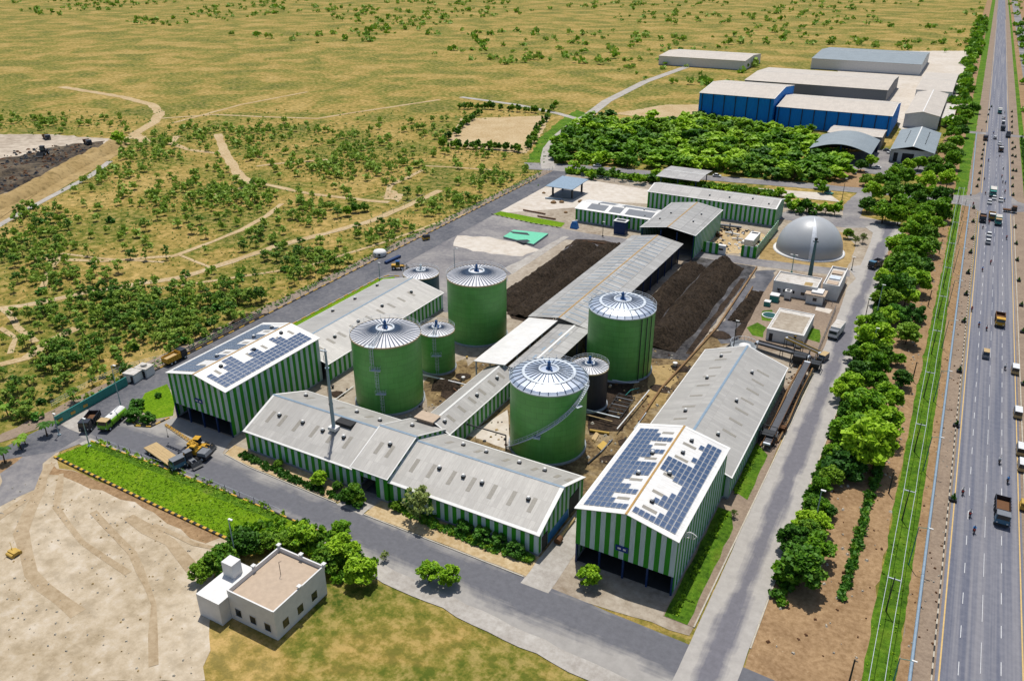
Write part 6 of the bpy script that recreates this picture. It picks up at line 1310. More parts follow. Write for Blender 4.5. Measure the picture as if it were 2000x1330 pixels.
# highway traffic
lorry('big dark blue tipper lorry with an empty bed, nearest vehicle in the highway lanes', G(1954, 1008), 0.0, 'dump', 'truck_b', 8.0, 2.6, 'greyp', bodym='truck_k')
lorry('yellow tipper lorry in the right highway lane', G(1951, 632), 0.0, 'dump', 'truck_y', 7.5, 2.5, bodym='rust')
car('small flat grey pickup driving alone in the middle of the highway', G(1924, 698), 0, 'greyp', 'van', L=3.2, w=1.6, roofm='tanp')
lorry('teal bus like lorry with a white roof near the side road', G(1938, 382), 0, 'box', 'teal', 8.5, 2.6, bodym='teal', cat='bus', name='bus')
for px, py, m, k, lab in ((1932, 398, 'truck_w', 'car', 'white car at the crossing, left lane, in front of the bus'), (1941, 390, 'truck_w', 'car', 'white car at the crossing directly in front of the bus'), (1954, 394, 'truck_w', 'car', 'white car at the crossing, right lane'), (1931, 462, 'truck_w', 'car', 'white car below the crossing, farther of two'), (1929, 476, 'greyp', 'car', 'silver car below the crossing, nearer of two'), (1952, 284, 'truck_w', 'car', 'white car on the upper highway, above the crossing'), (1959, 233, 'truck_w', 'car', 'white car high up the highway, farther of two'), (1959, 243, 'greyp', 'van', 'pale van high up the highway'), (1943, 272, 'greyp', 'car', 'grey car on the upper highway, left lane'),
                          (1981, 727, 'tanp', 'van', 'white roofed tan minivan at the right highway edge, farthest'), (1986, 812, 'tanp', 'van', 'white roofed tan minivan at the right highway edge, second'), (1992, 884, 'tanp', 'van', 'white roofed tan minivan at the right highway edge, third'), (1995, 915, 'tanp', 'van', 'white roofed tan minivan at the right highway edge, fourth')):
    car(lab, G(px, py), 0 if px < 1962 else 3.14, m, k, roofm='truck_w', L=4.0 if k == 'car' else 3.8)
rickshaw('yellow auto rickshaw at the right edge beside the dark tipper lorry', G(1997, 992), 3.14, 'yellow')
for px, py, m, r_, lab in ((1936, 428, 'truck_y', 'truck_w', 'yellow lorry with a pale roof below the crossing'), (1948, 438, 'teal', 'tanp', 'teal lorry with a tan roof below the crossing, right of the yellow one'), (1918, 432, 'truck_k', 'rust', 'dark loaded tractor lorry below the crossing, left edge lane'), (1954, 296, 'rust', 'truck_w', 'brown lorry with a white cab above the crossing'), (1958, 255, 'truck_k', 'truck_k', 'dark lorry on the upper highway'), (1968, 268, 'greyp', 'truck_k', 'grey striped lorry at the right edge of the upper highway'), (1924, 274, 'rust', 'truck_k', 'dark brown lorry turning out of the upper side road'), (1952, 222, 'teal', 'truck_w', 'pale topped lorry at the top of the highway')):
    lorry(lab, G(px, py), 0 if px < 1962 else 3.14, 'dump' if m != 'teal' else 'box', m, 6.5, 2.3, r_, bodym=m)
lorry('dark cart like trailer lorry crossing at the right side road', G(1971, 415), 1.57, 'flat', 'truck_k', 5, 2.0, 'rust', bodym='rust')
# plant vehicles
lorry('green tanker lorry with a white tank top and tan cab roof on the plant forecourt', G(222, 828), .33, 'tank', 'truck_g', 7.6, 2.6, 'tanp', bodym='truck_g')
lorry('black tipper lorry parked on the concrete apron by the blue gate', G(178, 832), .55, 'dump', 'truck_k', 6.6, 2.5, bodym='truck_k')
lorry('tan flatbed lorry with a dark cab standing along the long lawn', G(324, 898), 1.38, 'flat', 'truck_b', 12.5, 3.0, 'greyp', bodym='tanp')
lorry('yellow tipper lorry parked beside the white huts on the left road', G(343, 706), -.35 + 3.5, 'dump', 'truck_k', 6.5, 2.5, bodym='truck_y', load='tanp')
lorry('white box lorry parked along the inner road by the low white building', G(1632, 655), -.12, 'box', 'truck_w', 8.0, 2.6, 'greyp', bodym='truck_w')
lorry('dark tipper lorry with a silver bed, parked under the roadside trees', G(1709, 522), -.35, 'dump', 'truck_k', 7.0, 2.4, 'truck_b', bodym='greyp')
car('black jeep like car with a tan roof on the inner road beside the conveyor', G(1607, 704), -.25, 'truck_k', 'van', L=3.6, w=1.8, roofm='tanp')
car('black and yellow small vehicle driving on the left plant road', G(832, 469), -.5, 'truck_y', 'van', L=2.8, w=1.5, roofm='truck_k')
for px, py, m, lab in ((1662, 334, 'truck_w', 'white car parked at the wood edge, first'), (1668, 340, 'greyp', 'grey car parked at the wood edge, second'), (1712, 330, 'truck_w', 'white car parked in the yard left of the tree clump'), (1732, 296, 'greyp', 'grey car parked left of the workshop'), (1738, 300, 'truck_w', 'white car parked left of the workshop'), (1618, 380, 'teal', 'teal car on the lane behind the plant'), (1822, 296, 'truck_w', 'white car parked right of the workshop'), (1400, 346, 'truck_w', 'white car parked on the lane behind the hedge'), (1166, 326, 'truck_w', 'white van on the lane behind the hedge')):
    car(lab, G(px, py), rnd.uniform(-1.8, 1.8), m, 'car')
# mobile crane: carrier, turntable, yellow boom
cx_, cy_ = G(384, 893); t = thing('mobile_crane', 'yellow mobile crane with its boom stretched over the flatbed lorry', 'crane', (cx_, cy_, .1), 1.80)
mb = MB(); mb.box(-1.3, 1.3, -3.4, 3.6, .7, 1.3); mb.taper(-1.2, 1.2, -3.4, -1.2, 1.3, 2.0, .1, .3, 0, 1); mb.build('carrier', [M['truck_k'], M['greyp']], t, False)
mb = MB(); mb.box(-1.1, 1.1, -1.0, 1.8, 1.32, 2.2); mb.taper(-1.1, .0, -.9, .6, 2.2, 3.3, .1, .2, .05); mb.build('superstructure', M['truck_y'], t, False)
q = MB(); q.box(-1.0, -.1, -.78, -.7, 2.35, 3.0); q.box(-1.12, -1.02, -.6, .4, 2.35, 3.0); q.build('cab_window', M['glass'], t, False)
mb = MB(); b0, b1 = Vector((.5, -.4, 2.6)), Vector((3.6, 9.6, 4.4)); d = (b1 - b0).normalized(); s_ = Vector((d.y, -d.x, 0)).normalized() * .28; u = Vector((0, 0, .3))
for a in (-1, 1):
    for b in (-1, 1): mb.tube(b0 + s_ * a + u * b, b1 + s_ * a * .6 + u * b * .6, .09, None, 5)
for i in range(12):
    p, q_ = b0 + (b1 - b0) * i / 12, b0 + (b1 - b0) * (i + 1) / 12
    for a in (-1, 1): mb.tube(p + s_ * a + u, q_ + s_ * a - u, .05, None, 4); mb.tube(p + s_ * a + u, q_ - s_ * a + u, .05, None, 4)
mb.build('boom', M['truck_y'], t, False)
q = MB(); q.tube(b1, (b1.x, b1.y, 1.6), .04, None, 5); q.tube((b1.x, b1.y, 1.6), (b1.x, b1.y, 1.2), .15, None, 8); q.build('hook', M['dark'], t, False)
for y in (-2.4, 1.3, 2.6):
    for s2 in (-1, 1): wheel(t, s2 * 1.15, y, .62, .45)
# yellow wheel loader behind the crane
def loader(label, pos, rz, m, m2):
    t = thing('wheel_loader', label, 'loader', (*pos, .1), rz); mb = MB(); mb.box(-.9, .9, .2, 2.6, .8, 1.7); mb.box(-.6, .6, -1.4, .2, .8, 1.3); mb.build('body', M[m], t, False)
    q = MB(); q.taper(-.75, .75, -.3, 1.1, 1.7, 2.9, .1, .2, .1, 1); q.box(-.8, .8, -.3, 1.15, 2.9, 3.0, 0); q.build('cab', [M[m2], M['glass']], t, False)
    q = MB(); [q.tube((x, -.6, 1.3), (x, -2.6, .9), .12, None, 6) for x in (-.5, .5)]; q.build('lift_arm', M[m], t, False)
    q = MB(); q.hexa([(-1.2, -3.4, .3), (1.2, -3.4, .3), (1.2, -2.4, .3), (-1.2, -2.4, .3), (-1.2, -3.0, .5), (1.2, -3.0, .5), (1.2, -2.3, 1.3), (-1.2, -2.3, 1.3)]); q.build('bucket', M['dark'], t, False)
    for y in (-1.0, 1.8):
        for s_ in (-1, 1): wheel(t, s_ * 1.0, y, .68, .5)
    return t
loader('yellow wheel loader standing between the crane and the solar shed', G(392, 878), 1.9, 'truck_y', 'truck_y')
loader('grey and dark wheel loader in front of the crane', G(372, 905), 1.4, 'greyp', 'greyp')
loader('blue and yellow wheel loader on the left road near the low teal tank', G(780, 526), 2.1, 'truck_y', 'bluem')
loader('yellow loader beside the conveyor end behind the long grey shed', G(1549, 672), -2.2, 'truck_y', 'truck_y')
for px, py, lab in ((92, 272, 'dark haul lorry on the quarry floor, farthest'), (172, 282, 'small dark loader on the quarry floor, right')):
    lorry(lab, G(px, py), 1.2, 'dump', 'truck_k', 7.5, 3, 'greyp', bodym='rust')
t = loader('dark excavator like machine on the black quarry ground', G(85, 305), .6, 'truck_k', 'truck_k'); t.scale = (1.5, 1.5, 1.7)
x, y = G(28, 1083); mb = MB(); mb.box(x - 1, x + 1, y - .5, y + .5, .3, .9); mb.tube((x - .9, y - .7, .35), (x + .9, y - .7, .35), .35, None, 10); mb.tube((x - .9, y + .7, .35), (x + .9, y + .7, .35), .35, None, 10); mb.tube((x - .2, y, .9), (x - 1.4, y + .6, 1.8), .05, None, 5); mb.tube((x - 1.4, y + .6, 1.8), (x - 1.8, y + .6, 1.6), .05, None, 5)
single(mb, 'ground_roller', M['yellow'], 'small rusty yellow roller left alone on the bare sandy ground', 'roller')
# black beam on the left road
a, b = G(753, 516), G(781, 503); mb = MB(); d = Vector((b[0] - a[0], b[1] - a[1])).normalized(); nn = Vector((-d.y, d.x)) * .55
mb.hexa([(a[0] - nn.x, a[1] - nn.y, .1), (b[0] - nn.x, b[1] - nn.y, .1), (b[0] + nn.x, b[1] + nn.y, .1), (a[0] + nn.x, a[1] + nn.y, .1), (a[0] - nn.x, a[1] - nn.y, .9), (b[0] - nn.x, b[1] - nn.y, .9), (b[0] + nn.x, b[1] + nn.y, .9), (a[0] + nn.x, a[1] + nn.y, .9)])
single(mb, 'steel_duct', M['bluedk'], 'long dark steel duct lying on the left road near the white round tank', 'duct')
# white round cistern and huts by the fence
x, y = G(742, 500); t = thing('cistern', 'white round cistern on its side with two dark openings, at the fence', 'cistern', (x, y, 0)); MB().lathe([(1.9, 0), (2.3, .6), (2.4, 1.5), (2.0, 2.1), (.05, 2.35)], (x, y), 24).build('body', M['wht'], t)
q = MB(); q.tube((x - .2, y - 2.4, 1.1), (x - .2, y - 2.1, 1.1), .42, None, 12); q.build('opening', M['dark'], t); q = MB(); q.tube((x + 1.35, y - 2.0, 1.2), (x + 1.2, y - 1.8, 1.2), .42, None, 12); q.build('opening', M['dark'], t)
for (px, py, lab, s_) in ((262, 742, 'white kiosk hut by the fence, left one', 1.0), (285, 732, 'white kiosk hut with a round top by the fence, right one', 1.05)):
    x, y = G(px, py); t = thing('kiosk', lab, 'hut', (x, y, 0), .2); q = MB(); q.taper(-1.7 * s_, 1.7 * s_, -1.5, 1.5, 0, 2.3 * s_, .1, .1, .1); q.build('wall', M['wht'], t, False)
    q = MB(); q.box(-1.8 * s_, 1.8 * s_, -1.6, 1.6, 2.3 * s_, 2.5 * s_, 0)
    if s_ > 1: q.tube((0, 0, 2.5), (0, 0, 3.2), .9, .7, 12)
    q.build('roof', M['whtroof'], t, False); q = MB(); q.box(.5, 1.2, -1.56, -1.46, .1, 1.9); q.build('door', M['dark'], t, False)

# ------------------------------------------------------------------ poles, fences, pipes
def lamp(px, py, h, label, arm=(1.6, 0), m='pole_grey', heads=1, name='lamp_post', group=None, r=.14, z=0):
    x, y = G(px, py, z); t = thing(name, label, 'lamp post', (x, y, z), 0, group); mb = MB(); mb.tube((0, 0, 0), (0, 0, h), r, r * .6, 8); mb.box(-.3, .3, -.3, .3, 0, .3); mb.build('pole', M[m], t, False)
    for k in range(heads):
        s_ = 1 if k == 0 else -1; a = MB(); a.tube((0, 0, h - .1), (arm[0] * s_, arm[1] * s_, h + .25), .06, None, 6); a.build('arm', M[m], t, False)
        b = MB(); b.box(arm[0] * s_ - .45, arm[0] * s_ + .45, arm[1] * s_ - .18, arm[1] * s_ + .18, h + .2, h + .36); b.build('lamp_head', M['trimw'], t, False)
    return t
lamp(240, 808, 13.0, 'tall grey lamp post beside the green tanker lorry', (1.2, 0)); lamp(175, 872, 7.0, 'leaning pale lamp post at the lawn tip', (.4, .2)); lamp(116, 850, 5.5, 'short lamp post at the end of the blue gate wall', (.3, 0)); lamp(463, 1102, 10.0, 'lamp post in the bushes left of the white house', (.5, 0))
lamp(888, 527, 7.5, 'lamp post on the forecourt behind the far green tank', (1.0, .3)); lamp(742, 545, 5.5, 'thin pole at the end of the roadside lawn', (.2, 0)); lamp(1177, 462, 5.5, 'thin pole left of the striped rear shed', (.2, 0), 'dark')
lamp(1644, 392, 9.5, 'dark pole on the lane behind the dome', (.3, 0), 'pole_dark'); lamp(1430, 697, 10.5, 'thin dark pole behind the long grey shed roof', (.2, 0), 'pole_dark'); lamp(1546, 532, 6.0, 'short green pole in front of the dome', (.8, 0), 'teal', 2); lamp(1663, 528, 4.5, 'short dark post at the road bend by the dome', (.2, 0), 'pole_dark')
lamp(1712, 615, 9.5, 'grey pole leaning out of the roadside trees, farther', (.3, 0)); lamp(1700, 698, 8.5, 'grey pole among the roadside trees, nearer', (.3, 0)); lamp(1590, 1030, 8.5, 'grey pole in the lower roadside trees', (.3, 0)); lamp(1690, 620, 6, 'thin brown pole among the roadside trees', (.2, 0), 'trunk')
M['mastg'] = plain('grey_green_mast', (0.07, 0.14, 0.14), .5)
# tall steel mast on the front shed and the mast by the dome
for (x, y, z, h, lab, r) in ((-103.0, 109.4, 7.3, 19.0, 'tall blue grey steel mast rising through the left front shed roof', .34),): 
    t = thing('steel_mast', lab, 'mast', (x, y, z)); mb = MB(); mb.tube((0, 0, 0), (0, 0, h), r * 1.15, r * .72, 12); mb.tube((0, 0, h * .8), (0, 0, h * .81), r * 1.3, None, 12); mb.build('pole', M['pole_grey'], t, False)
    q = MB(); q.box(-1, 1, -.8, .8, .6, 1.3); q.build('base_plate', M['wht'], t, False); q = MB(); q.tube((-.5, 0, 1), (-.62, 0, h - 1), .05, None, 5); q.build('cable', M['dark'], t, False)
    q = MB(); q.box(-.6, .3, -.2, .2, h, h + .25); q.tube((0, 0, h), (0, 0, h + .8), .12, None, 6); q.box(-1.3, -.6, -.15, .15, h - .1, h + .2); q.build('lamp_cluster', M['steel'], t, False)
x, y = G(1582, 538); t = thing('steel_mast', 'thick dark green mast in front of the dome beside the white office', 'mast', (x, y, 0)); mb = MB(); mb.tube((0, 0, 0), (0, 0, 12.5), .75, .35, 12); mb.build('pole', M['mastg'], t, False)
q = MB(); q.tube((0, 0, 12.5), (0, 0, 13.2), .5, None, 10); q.box(-.9, .9, -.15, .15, 11.8, 12.1); q.build('head', M['dark'], t, False)
# power line on the green strip
PX = [(4.6, y) for y in range(92, 390, 27)]
for i, (x, y) in enumerate(PX):
    t = thing('power_pole', 'pale power pole with a crossarm on the bright green strip', 'power pole', (x + 1.6, y, 0), 0, 'power poles on the green strip'); mb = MB(); mb.tube((0, 0, 0), (0, 0, 7.5), .13, .09, 7); mb.build('pole', M['pole_dark'], t, False)
    q = MB(); q.box(-1.1, 1.1, -.07, .07, 6.9, 7.05); q.build('crossarm', M['steel'], t, False)
    q = MB(); [q.tube((a, 0, 7.05), (a, 0, 7.35), .09, None, 6) for a in (-1, 1)]; q.build('insulator', M['trimw'], t, False)
    if i % 2 == 0:
        mb = MB(); mb.tube((x - 1.6, y + 8, 0), (x - 1.6, y + 8, 5.4), .16, .12, 7); mb.box(x - 1.75, x - 1.1, y + 7.95, y + 8.05, 5.1, 5.2); single(mb, 'dark_post', M['pole_dark'], 'dark plain post at the edge of the brown strip', 'post', 'dark posts beside the green strip')
for k, a in enumerate((-1, 1)):
    mb = MB()
    for (x, y), (x2, y2) in zip(PX, PX[1:]):
        pts = [(x + 1.6 + a, y + (y2 - y) * f, 7.35 - 1.0 * 4 * f * (1 - f)) for f in [j / 6 for j in range(7)]]; mb.path(pts, .045, 4)
    single(mb, 'power_cable', M['steel'], ('left', 'right')[k] + ' sagging cable strung between the power poles', 'cable')
for i in range(9):
    x, y = 8.5, 100 + i * 33; t = thing('street_lamp', 'slim teal street lamp between the green strip and the white pipe', 'street lamp', (x, y, 0), 0, 'street lamps by the white pipe'); mb = MB(); mb.tube((0, 0, 0), (0, 0, 8.6), .11, .07, 7); mb.build('pole', M['teal'], t, False)
    q = MB(); q.tube((0, 0, 8.5), (1.8, 0, 8.9), .05, None, 5); q.build('arm', M['teal'], t, False); q = MB(); q.box(1.5, 2.2, -.12, .12, 8.85, 9.0); q.build('lamp_head', M['trimw'], t, False)
mb = MB(); mb.tube((11.0, 40, .55), (10.7, 388, .55), .27, None, 10); [mb.box(10.8, 11.1, y, y + .3, 0, .4, 1) for y in range(44, 388, 8)]; single(mb, 'water_main', [M['ridge_blue'], M['plinth']], 'long pale blue water pipe on supports along the highway verge', 'pipe')
mb = MB(); mb.tube((10.6, 406, .55), (9.4, 554, .55), .27, None, 10); single(mb, 'water_main', M['ridge_blue'], 'continuation of the pale pipe beyond the side road', 'pipe')
# verge planters
def planter(x, y, s_, k, lab, grp):
    t = thing('planter', lab, 'planter', (x, y, 0), rnd.uniform(-.2, .2), grp); q = MB(); q.taper(-.62 * s_, .62 * s_, -.5, .5, 0, .62, -.06, -.06, -.06); q.build('tub', M['dark' if k else 'teal'], t, False)
    o = bpy.data.objects.new('shrub', rnd.choice(SMALL['D'])); C.objects.link(o); o.parent = t; o.location = (0, 0, .4); o.scale = (.45 * s_, .45 * s_, 1.2 * s_)
for px, py, s_ in ((1860, 978, 1.1), (1867, 833, 1.0), (1873, 727, 1), (1882, 630, 1), (1886, 577, 1), (1890, 535, 1), (1895, 495, 1), (1899, 468, .9), (1900, 435, 1), (1901, 408, .9), (1908, 366, .9), (1911, 353, .9), (1913, 340, .9), (1916, 326, .8), (1917, 312, .8), (1918, 304, .8), (1920, 295, .8), (1922, 284, .8), (1926, 240, .8), (1930, 226, .8), (1932, 216, .8), (1936, 210, .8)):
    x, y = G(px, py); planter(x, y, s_, 1, 'dark planter with a small shrub on the left highway verge', 'planters on the left highway verge')
for px, py in ((1998, 752), (1996, 650), (1994, 598), (1989, 550), (1986, 510), (1984, 478), (1982, 446), (1978, 383), (1977, 366), (1977, 350), (1978, 335), (1977, 320), (1977, 306), (1977, 293), (1977, 281), (1976, 262), (1976, 250), (1976, 240), (1976, 230), (1976, 220), (1984, 336), (1983, 308), (1982, 290)):
    x, y = G(px, py); planter(x, y, .9, 1, 'dark planter with a small shrub on the right highway verge', 'planters on the right highway verge')
# fences
def wire_fence(name, label, line, h=1.8, step=3.5, m='steel', post='pole_grey', rails=3, panel=False):
    t = thing(name, label, 'fence', (*line[0], 0)); pts = []
    for a, b in zip(line, line[1:]):
        a, b = Vector(a), Vector(b); k = max(1, round((b - a).length / step)); pts += [a + (b - a) * j / k for j in range(k)]
    pts.append(Vector(line[-1])); q = MB()
    for p in pts: q.tube((p.x, p.y, 0), (p.x, p.y, h), .06, None, 5)
    o = q.build('posts', M[post], t)
    if len(pts) > 1: o['kind'] = 'stuff'
    w = MB()
    for r_ in range(rails):
        z = h * (r_ + 1) / rails - .1
        for a, b in zip(pts, pts[1:]): w.tube((a.x, a.y, z), (b.x, b.y, z), .03, None, 4, cap=False)
    w.build('wires', M[m], t); return t
wire_fence('wire_fence', 'long wire fence with posts along the left plant road', [(-172.4, 118), (-172.4, 200), (-173.2, 358)])
wire_fence('wire_fence', 'fence of thin rails across the slope above the blue gate wall', W([(102, 795), (180, 752), (245, 722), (330, 700)]), 1.6)
wire_fence('wire_fence', 'low fence along the back of the pale concrete pad', W([(1135, 346), (1200, 356), (1275, 369)]), 2.0, 4, 'ridge_blue')
wire_fence('wire_fence', 'thin fence along the road side of the long lawn', W([(190, 860), (300, 902), (440, 956), (556, 1005)]), 1.1, 4, 'steel', 'dark', 1)
wire_fence('wire_fence', 'dark fence between the brown strip and the road behind the dome', [(-1.6, 320), (-2.2, 385)], 2.0, 4, 'dark', 'dark')
wire_fence('wire_fence', 'thin fence beside the scrub track', W([(0, 612), (160, 580), (360, 548), (540, 492), (700, 446), (830, 384)]), 1.3, 9, 'steel', 'dark', 1)
wire_fence('wire_fence', 'fence along the right side of the inner road by the offices', [(-21.0, 205), (-21.6, 245), (-24.5, 250)], 1.8, 3, 'greyp', 'greyp')
a, b = G(110, 832), G(250, 752); L = math.hypot(b[0] - a[0], b[1] - a[1]); mb = MB(); n = 12
for i in range(n):
    p, q_ = (a[0] + (b[0] - a[0]) * i / n, a[1] + (b[1] - a[1]) * i / n), (a[0] + (b[0] - a[0]) * (i + 1) / n, a[1] + (b[1] - a[1]) * (i + 1) / n); mb.hexa([(p[0] - .15, p[1], 0), (p[0] + .1, p[1], 0), (q_[0] + .1, q_[1] - .02, 0), (q_[0] - .15, q_[1] - .02, 0), (p[0] - .15, p[1], 2.4), (p[0] + .1, p[1], 2.4), (q_[0] + .1, q_[1] - .02, 2.4), (q_[0] - .15, q_[1] - .02, 2.4)], 0)
    if i in (0, 2, 4): mb.add([(p[0] + .13, p[1] + .6, .7), (p[0] + .13, p[1] + 1.8, .7), (p[0] + .13, p[1] + 1.8, 1.4), (p[0] + .13, p[1] + .6, 1.4)], [(0, 1, 2, 3)], 1)
single(mb, 'painted_wall', [M['teal'], M['yellow']], 'teal painted boundary wall with yellow patches behind the black lorry', 'wall')
# conveyor line beside the long grey shed
def conveyor(label, a, b, za, zb, w, m='rubber', side='rust'):
    t = thing('conveyor', label, 'conveyor', (a[0], a[1], 0)); A, B = Vector((*a, za)), Vector((*b, zb)); d = (B - A); dn = Vector((d.x, d.y, 0)).normalized(); s_ = Vector((dn.y, -dn.x, 0)) * w / 2; up = Vector((0, 0, .16))
    q = MB(); q.hexa([A - s_, A + s_, B + s_, B - s_, A - s_ + up, A + s_ + up, B + s_ + up, B - s_ + up]); q.build('belt', M[m], t)
    q = MB(); e = s_ * 1.12; u2 = Vector((0, 0, .5))
    for k in (-1, 1): q.hexa([A + e * k, A + e * k * 1.1, B + e * k * 1.1, B + e * k, A + e * k + u2, A + e * k * 1.1 + u2, B + e * k * 1.1 + u2, B + e * k + u2])
    q.build('side_rail', M[side], t); n = max(2, int(d.length / 5)); q = MB()
    for i in range(n + 1):
        p = A + d * i / n
        for k in (-1, 1): q.tube((p.x + s_.x * k, p.y + s_.y * k, 0), (p.x + s_.x * k, p.y + s_.y * k, p.z + .05), .09, None, 5)
    o = q.build('legs', M['dark'], t); o['kind'] = 'stuff'
    for p, z in ((A, za), (B, zb)):
        q = MB(); q.tube(Vector((p.x, p.y, p.z)) - s_, Vector((p.x, p.y, p.z)) + s_, .32, None, 10); q.build('drum', M['steel'], t)
    return t
M['rubber'] = plain('worn_grey_belt', alb(96, 98, 104), .8)
conveyor('longest belt conveyor beside the grey shed, from the hopper down to the small frame', (-22.6, 158), (-21.8, 199), 1.6, 3.2, 1.5)
conveyor('belt conveyor crossing behind the gable of the long grey shed', G(1478, 668, 2), G(1578, 700, 2), 1.8, 2.4, 1.8, side='dark')
conveyor('short conveyor in front of the low white building', G(1535, 664, 2), G(1600, 690, 2), 2.5, 2.0, 1.2, 'rubber', 'yellow')
for i, (x, z, r, m, lab) in enumerate(((-23.9, .6, .2, 'pipe_rust', 'rusty pipe lying right against the long grey shed'), (-23.4, .35, .14, 'wht', 'pale thin pipe between shed and conveyor'), (-20.9, .4, .22, 'pipe_rust', 'rusty pipe on the road side of the conveyor'), (-20.5, .25, .14, 'dark', 'thin black pipe nearest the inner road'))):
    mb = MB(); mb.path([(x, 158 + i * 2, z), (x + .3, 172, z + .2), (x + .1, 186, z + .4), (x + .5, 200, z + .9)], r, 8); single(mb, 'process_pipe', M[m], lab, 'pipe')
for (px, py, s_, m, lab) in ((1498, 862, 1.6, 'dark', 'dark open frame hopper at the lower end of the conveyor'), (1526, 842, .9, 'rust', 'rusty crate at the kerb by the conveyor'), (1508, 856, 1.0, 'wht', 'white drum on the lower end of the conveyor'), (1560, 712, 2.0, 'dark', 'black hopper under the upper end of the conveyor'), (1590, 722, 1.5, 'dark', 'dark machine frame at the kerb behind the jeep')):
    x, y = G(px, py); mb = MB(); s2 = s_
    for a in (-1, 1):
        for b in (-1, 1): mb.tube((x + a * s2, y + b * s2, 0), (x + a * s2, y + b * s2, 2 * s2), .12, None, 5)
    for z in (.5 * s2, 2 * s2): mb.path([(x - s2, y - s2, z), (x + s2, y - s2, z), (x + s2, y + s2, z), (x - s2, y + s2, z), (x - s2, y - s2, z)], .1, 5)
    mb.taper(x - s2 * .7, x + s2 * .7, y - s2 * .7, y + s2 * .7, .4 * s2, 1.5 * s2, -.2, -.2, -.2)
    if m == 'wht': mb = MB(); mb.tube((x - 1, y, 1.3), (x + 1, y, 1.3), .7, None, 12)
    single(mb, 'hopper' if s_ > 1.1 else 'crate' if m != 'wht' else 'drum', M[m], lab, 'hopper' if s_ > 1.1 else 'crate' if m != 'wht' else 'drum')
x, y = G(1452, 678, 1); t = thing('round_basin', 'round grey basin with a white lid behind the gable of the long grey shed', 'basin', (x, y, 0)); MB().lathe([(3.4, 0), (3.4, 1.6), (3.1, 1.6), (3.1, .9), (.05, .9)], (x, y), 28).build('wall', M['plinth'], t)
q = MB(); q.lathe([(1.7, 1.4), (1.6, 1.8), (.05, 1.95)], (x + .4, y - .2), 20); q.build('lid', M['wht'], t)
q = MB(); n = 24
for i in range(14): a0, a1 = .2 + 2 * math.pi * i / n, .2 + 2 * math.pi * (i + 1) / n; q.tube((x + 3.6 * math.cos(a0), y + 3.6 * math.sin(a0), 2.6), (x + 3.6 * math.cos(a1), y + 3.6 * math.sin(a1), 2.6), .06, None, 4); q.tube((x + 3.6 * math.cos(a0), y + 3.6 * math.sin(a0), 0), (x + 3.6 * math.cos(a0), y + 3.6 * math.sin(a0), 2.6), .05, None, 4)
q.build('railing', M['steel'], t)
# pipes between the tanks
def pipe(label, pts, r, m): mb = MB(); mb.path(pts, r, 8); single(mb, 'process_pipe', M[m], label, 'pipe')
g = lambda px, py, z=0: (*G(px, py, z), z)
pipe('white pipe crossing the brown soil between the left tanks and the link shed', [g(822, 731, .8), g(912, 752, .8)], .22, 'wht')
pipe('long rusty channel pipe running diagonally past the right tanks', [g(1248, 822, .3), g(1290, 760, .3), g(1340, 706, .3), g(1400, 640, .3), g(1478, 522, .3)], .3, 'pipe_rust')
pipe('pale rail pipe at the edge of the black pipe trench', [g(1205, 838, 1.2), g(1268, 762, 1.2)], .16, 'wht')
pipe('silver pipe from the domed tank across the black trench, upper', [g(1146, 800, 1.8), g(1210, 816, 1.8)], .16, 'steel'); pipe('tan pipe under the silver one across the black trench', [g(1146, 810, 1.2), g(1196, 823, 1.2)], .14, 'tanp')
pipe('silver handrail pipe at the foot of the tank by the compost', [g(1196, 742, 1.2), g(1230, 748, 1.2), g(1248, 746, 1.2)], .14, 'steel'); pipe('dark bent pipe above the trench', [g(1222, 772, .6), g(1232, 762, 1.6), g(1248, 758, .6)], .12, 'teal')
pipe('yellow pipe lying at the lower end of the trench', [g(1152, 840, .4), g(1190, 846, .4)], .3, 'yellow'); pipe('black bent overhead pipe beside the link shed', [g(912, 845, .2), g(912, 828, 3.6), (*G(988, 850, 3.6), 3.6), (*G(988, 850, 3.6), .1)], .16, 'dark')
pipe('white low pipe beside the solar shed', [g(655, 780, .4), g(690, 755, .4)], .14, 'wht'); pipe('pale log like pipe on the concrete lane', [g(1092, 1050, .5), g(1122, 1012, .5)], .3, 'tanp')
pipe('brown pole stub bundle on the concrete lane', [g(1088, 1058, .6), g(1094, 1050, .6)], .7, 'rust')
t = thing('pipe_rack', 'black pipe rack lying in the trench between the right tanks', 'pipe rack', (*G(1200, 800), 0)); a, b, c, d_ = [Vector((*G(*q_), .5)) for q_ in ((1180, 812), (1208, 772), (1240, 780), (1212, 818))]
q = MB(); [q.tube(p, r_, .1, None, 5) for p, r_ in ((a, b), (d_, c))]; q.build('side_beam', M['dark'], t)
for i in range(7): f = i / 6; q = MB(); q.tube(a + (b - a) * f, d_ + (c - d_) * f, .13, None, 6); q.build('cross_pipe', M['greyp' if i % 2 else 'dark'], t)
for px, py, lab, s_, m in ((650, 758, 'small dark pump on the yard between solar shed and tank', .5, 'dark'), (678, 762, 'thin pipe post beside the white low pipe', .3, 'dark'), (1318, 716, 'white round funnel on the ochre ground', .8, 'wht'), (1305, 900, 'rusty scrap at the shed corner', 0, 'rust'), (912, 700, 'yellow black valve post by the small green tank', .4, 'yellow'), (905, 742, 'pale valve block on the brown soil', .6, 'wht')):
    if s_:
        x, y = G(px, py); mb = MB(); mb.tube((x, y, 0), (x, y, s_ * 1.2), s_ * .5, s_ * .7, 10); mb.tube((x, y, s_ * 1.2), (x, y, s_ * 1.5), s_ * .8, None, 10); single(mb, 'valve_post', M[m], lab, 'valve')
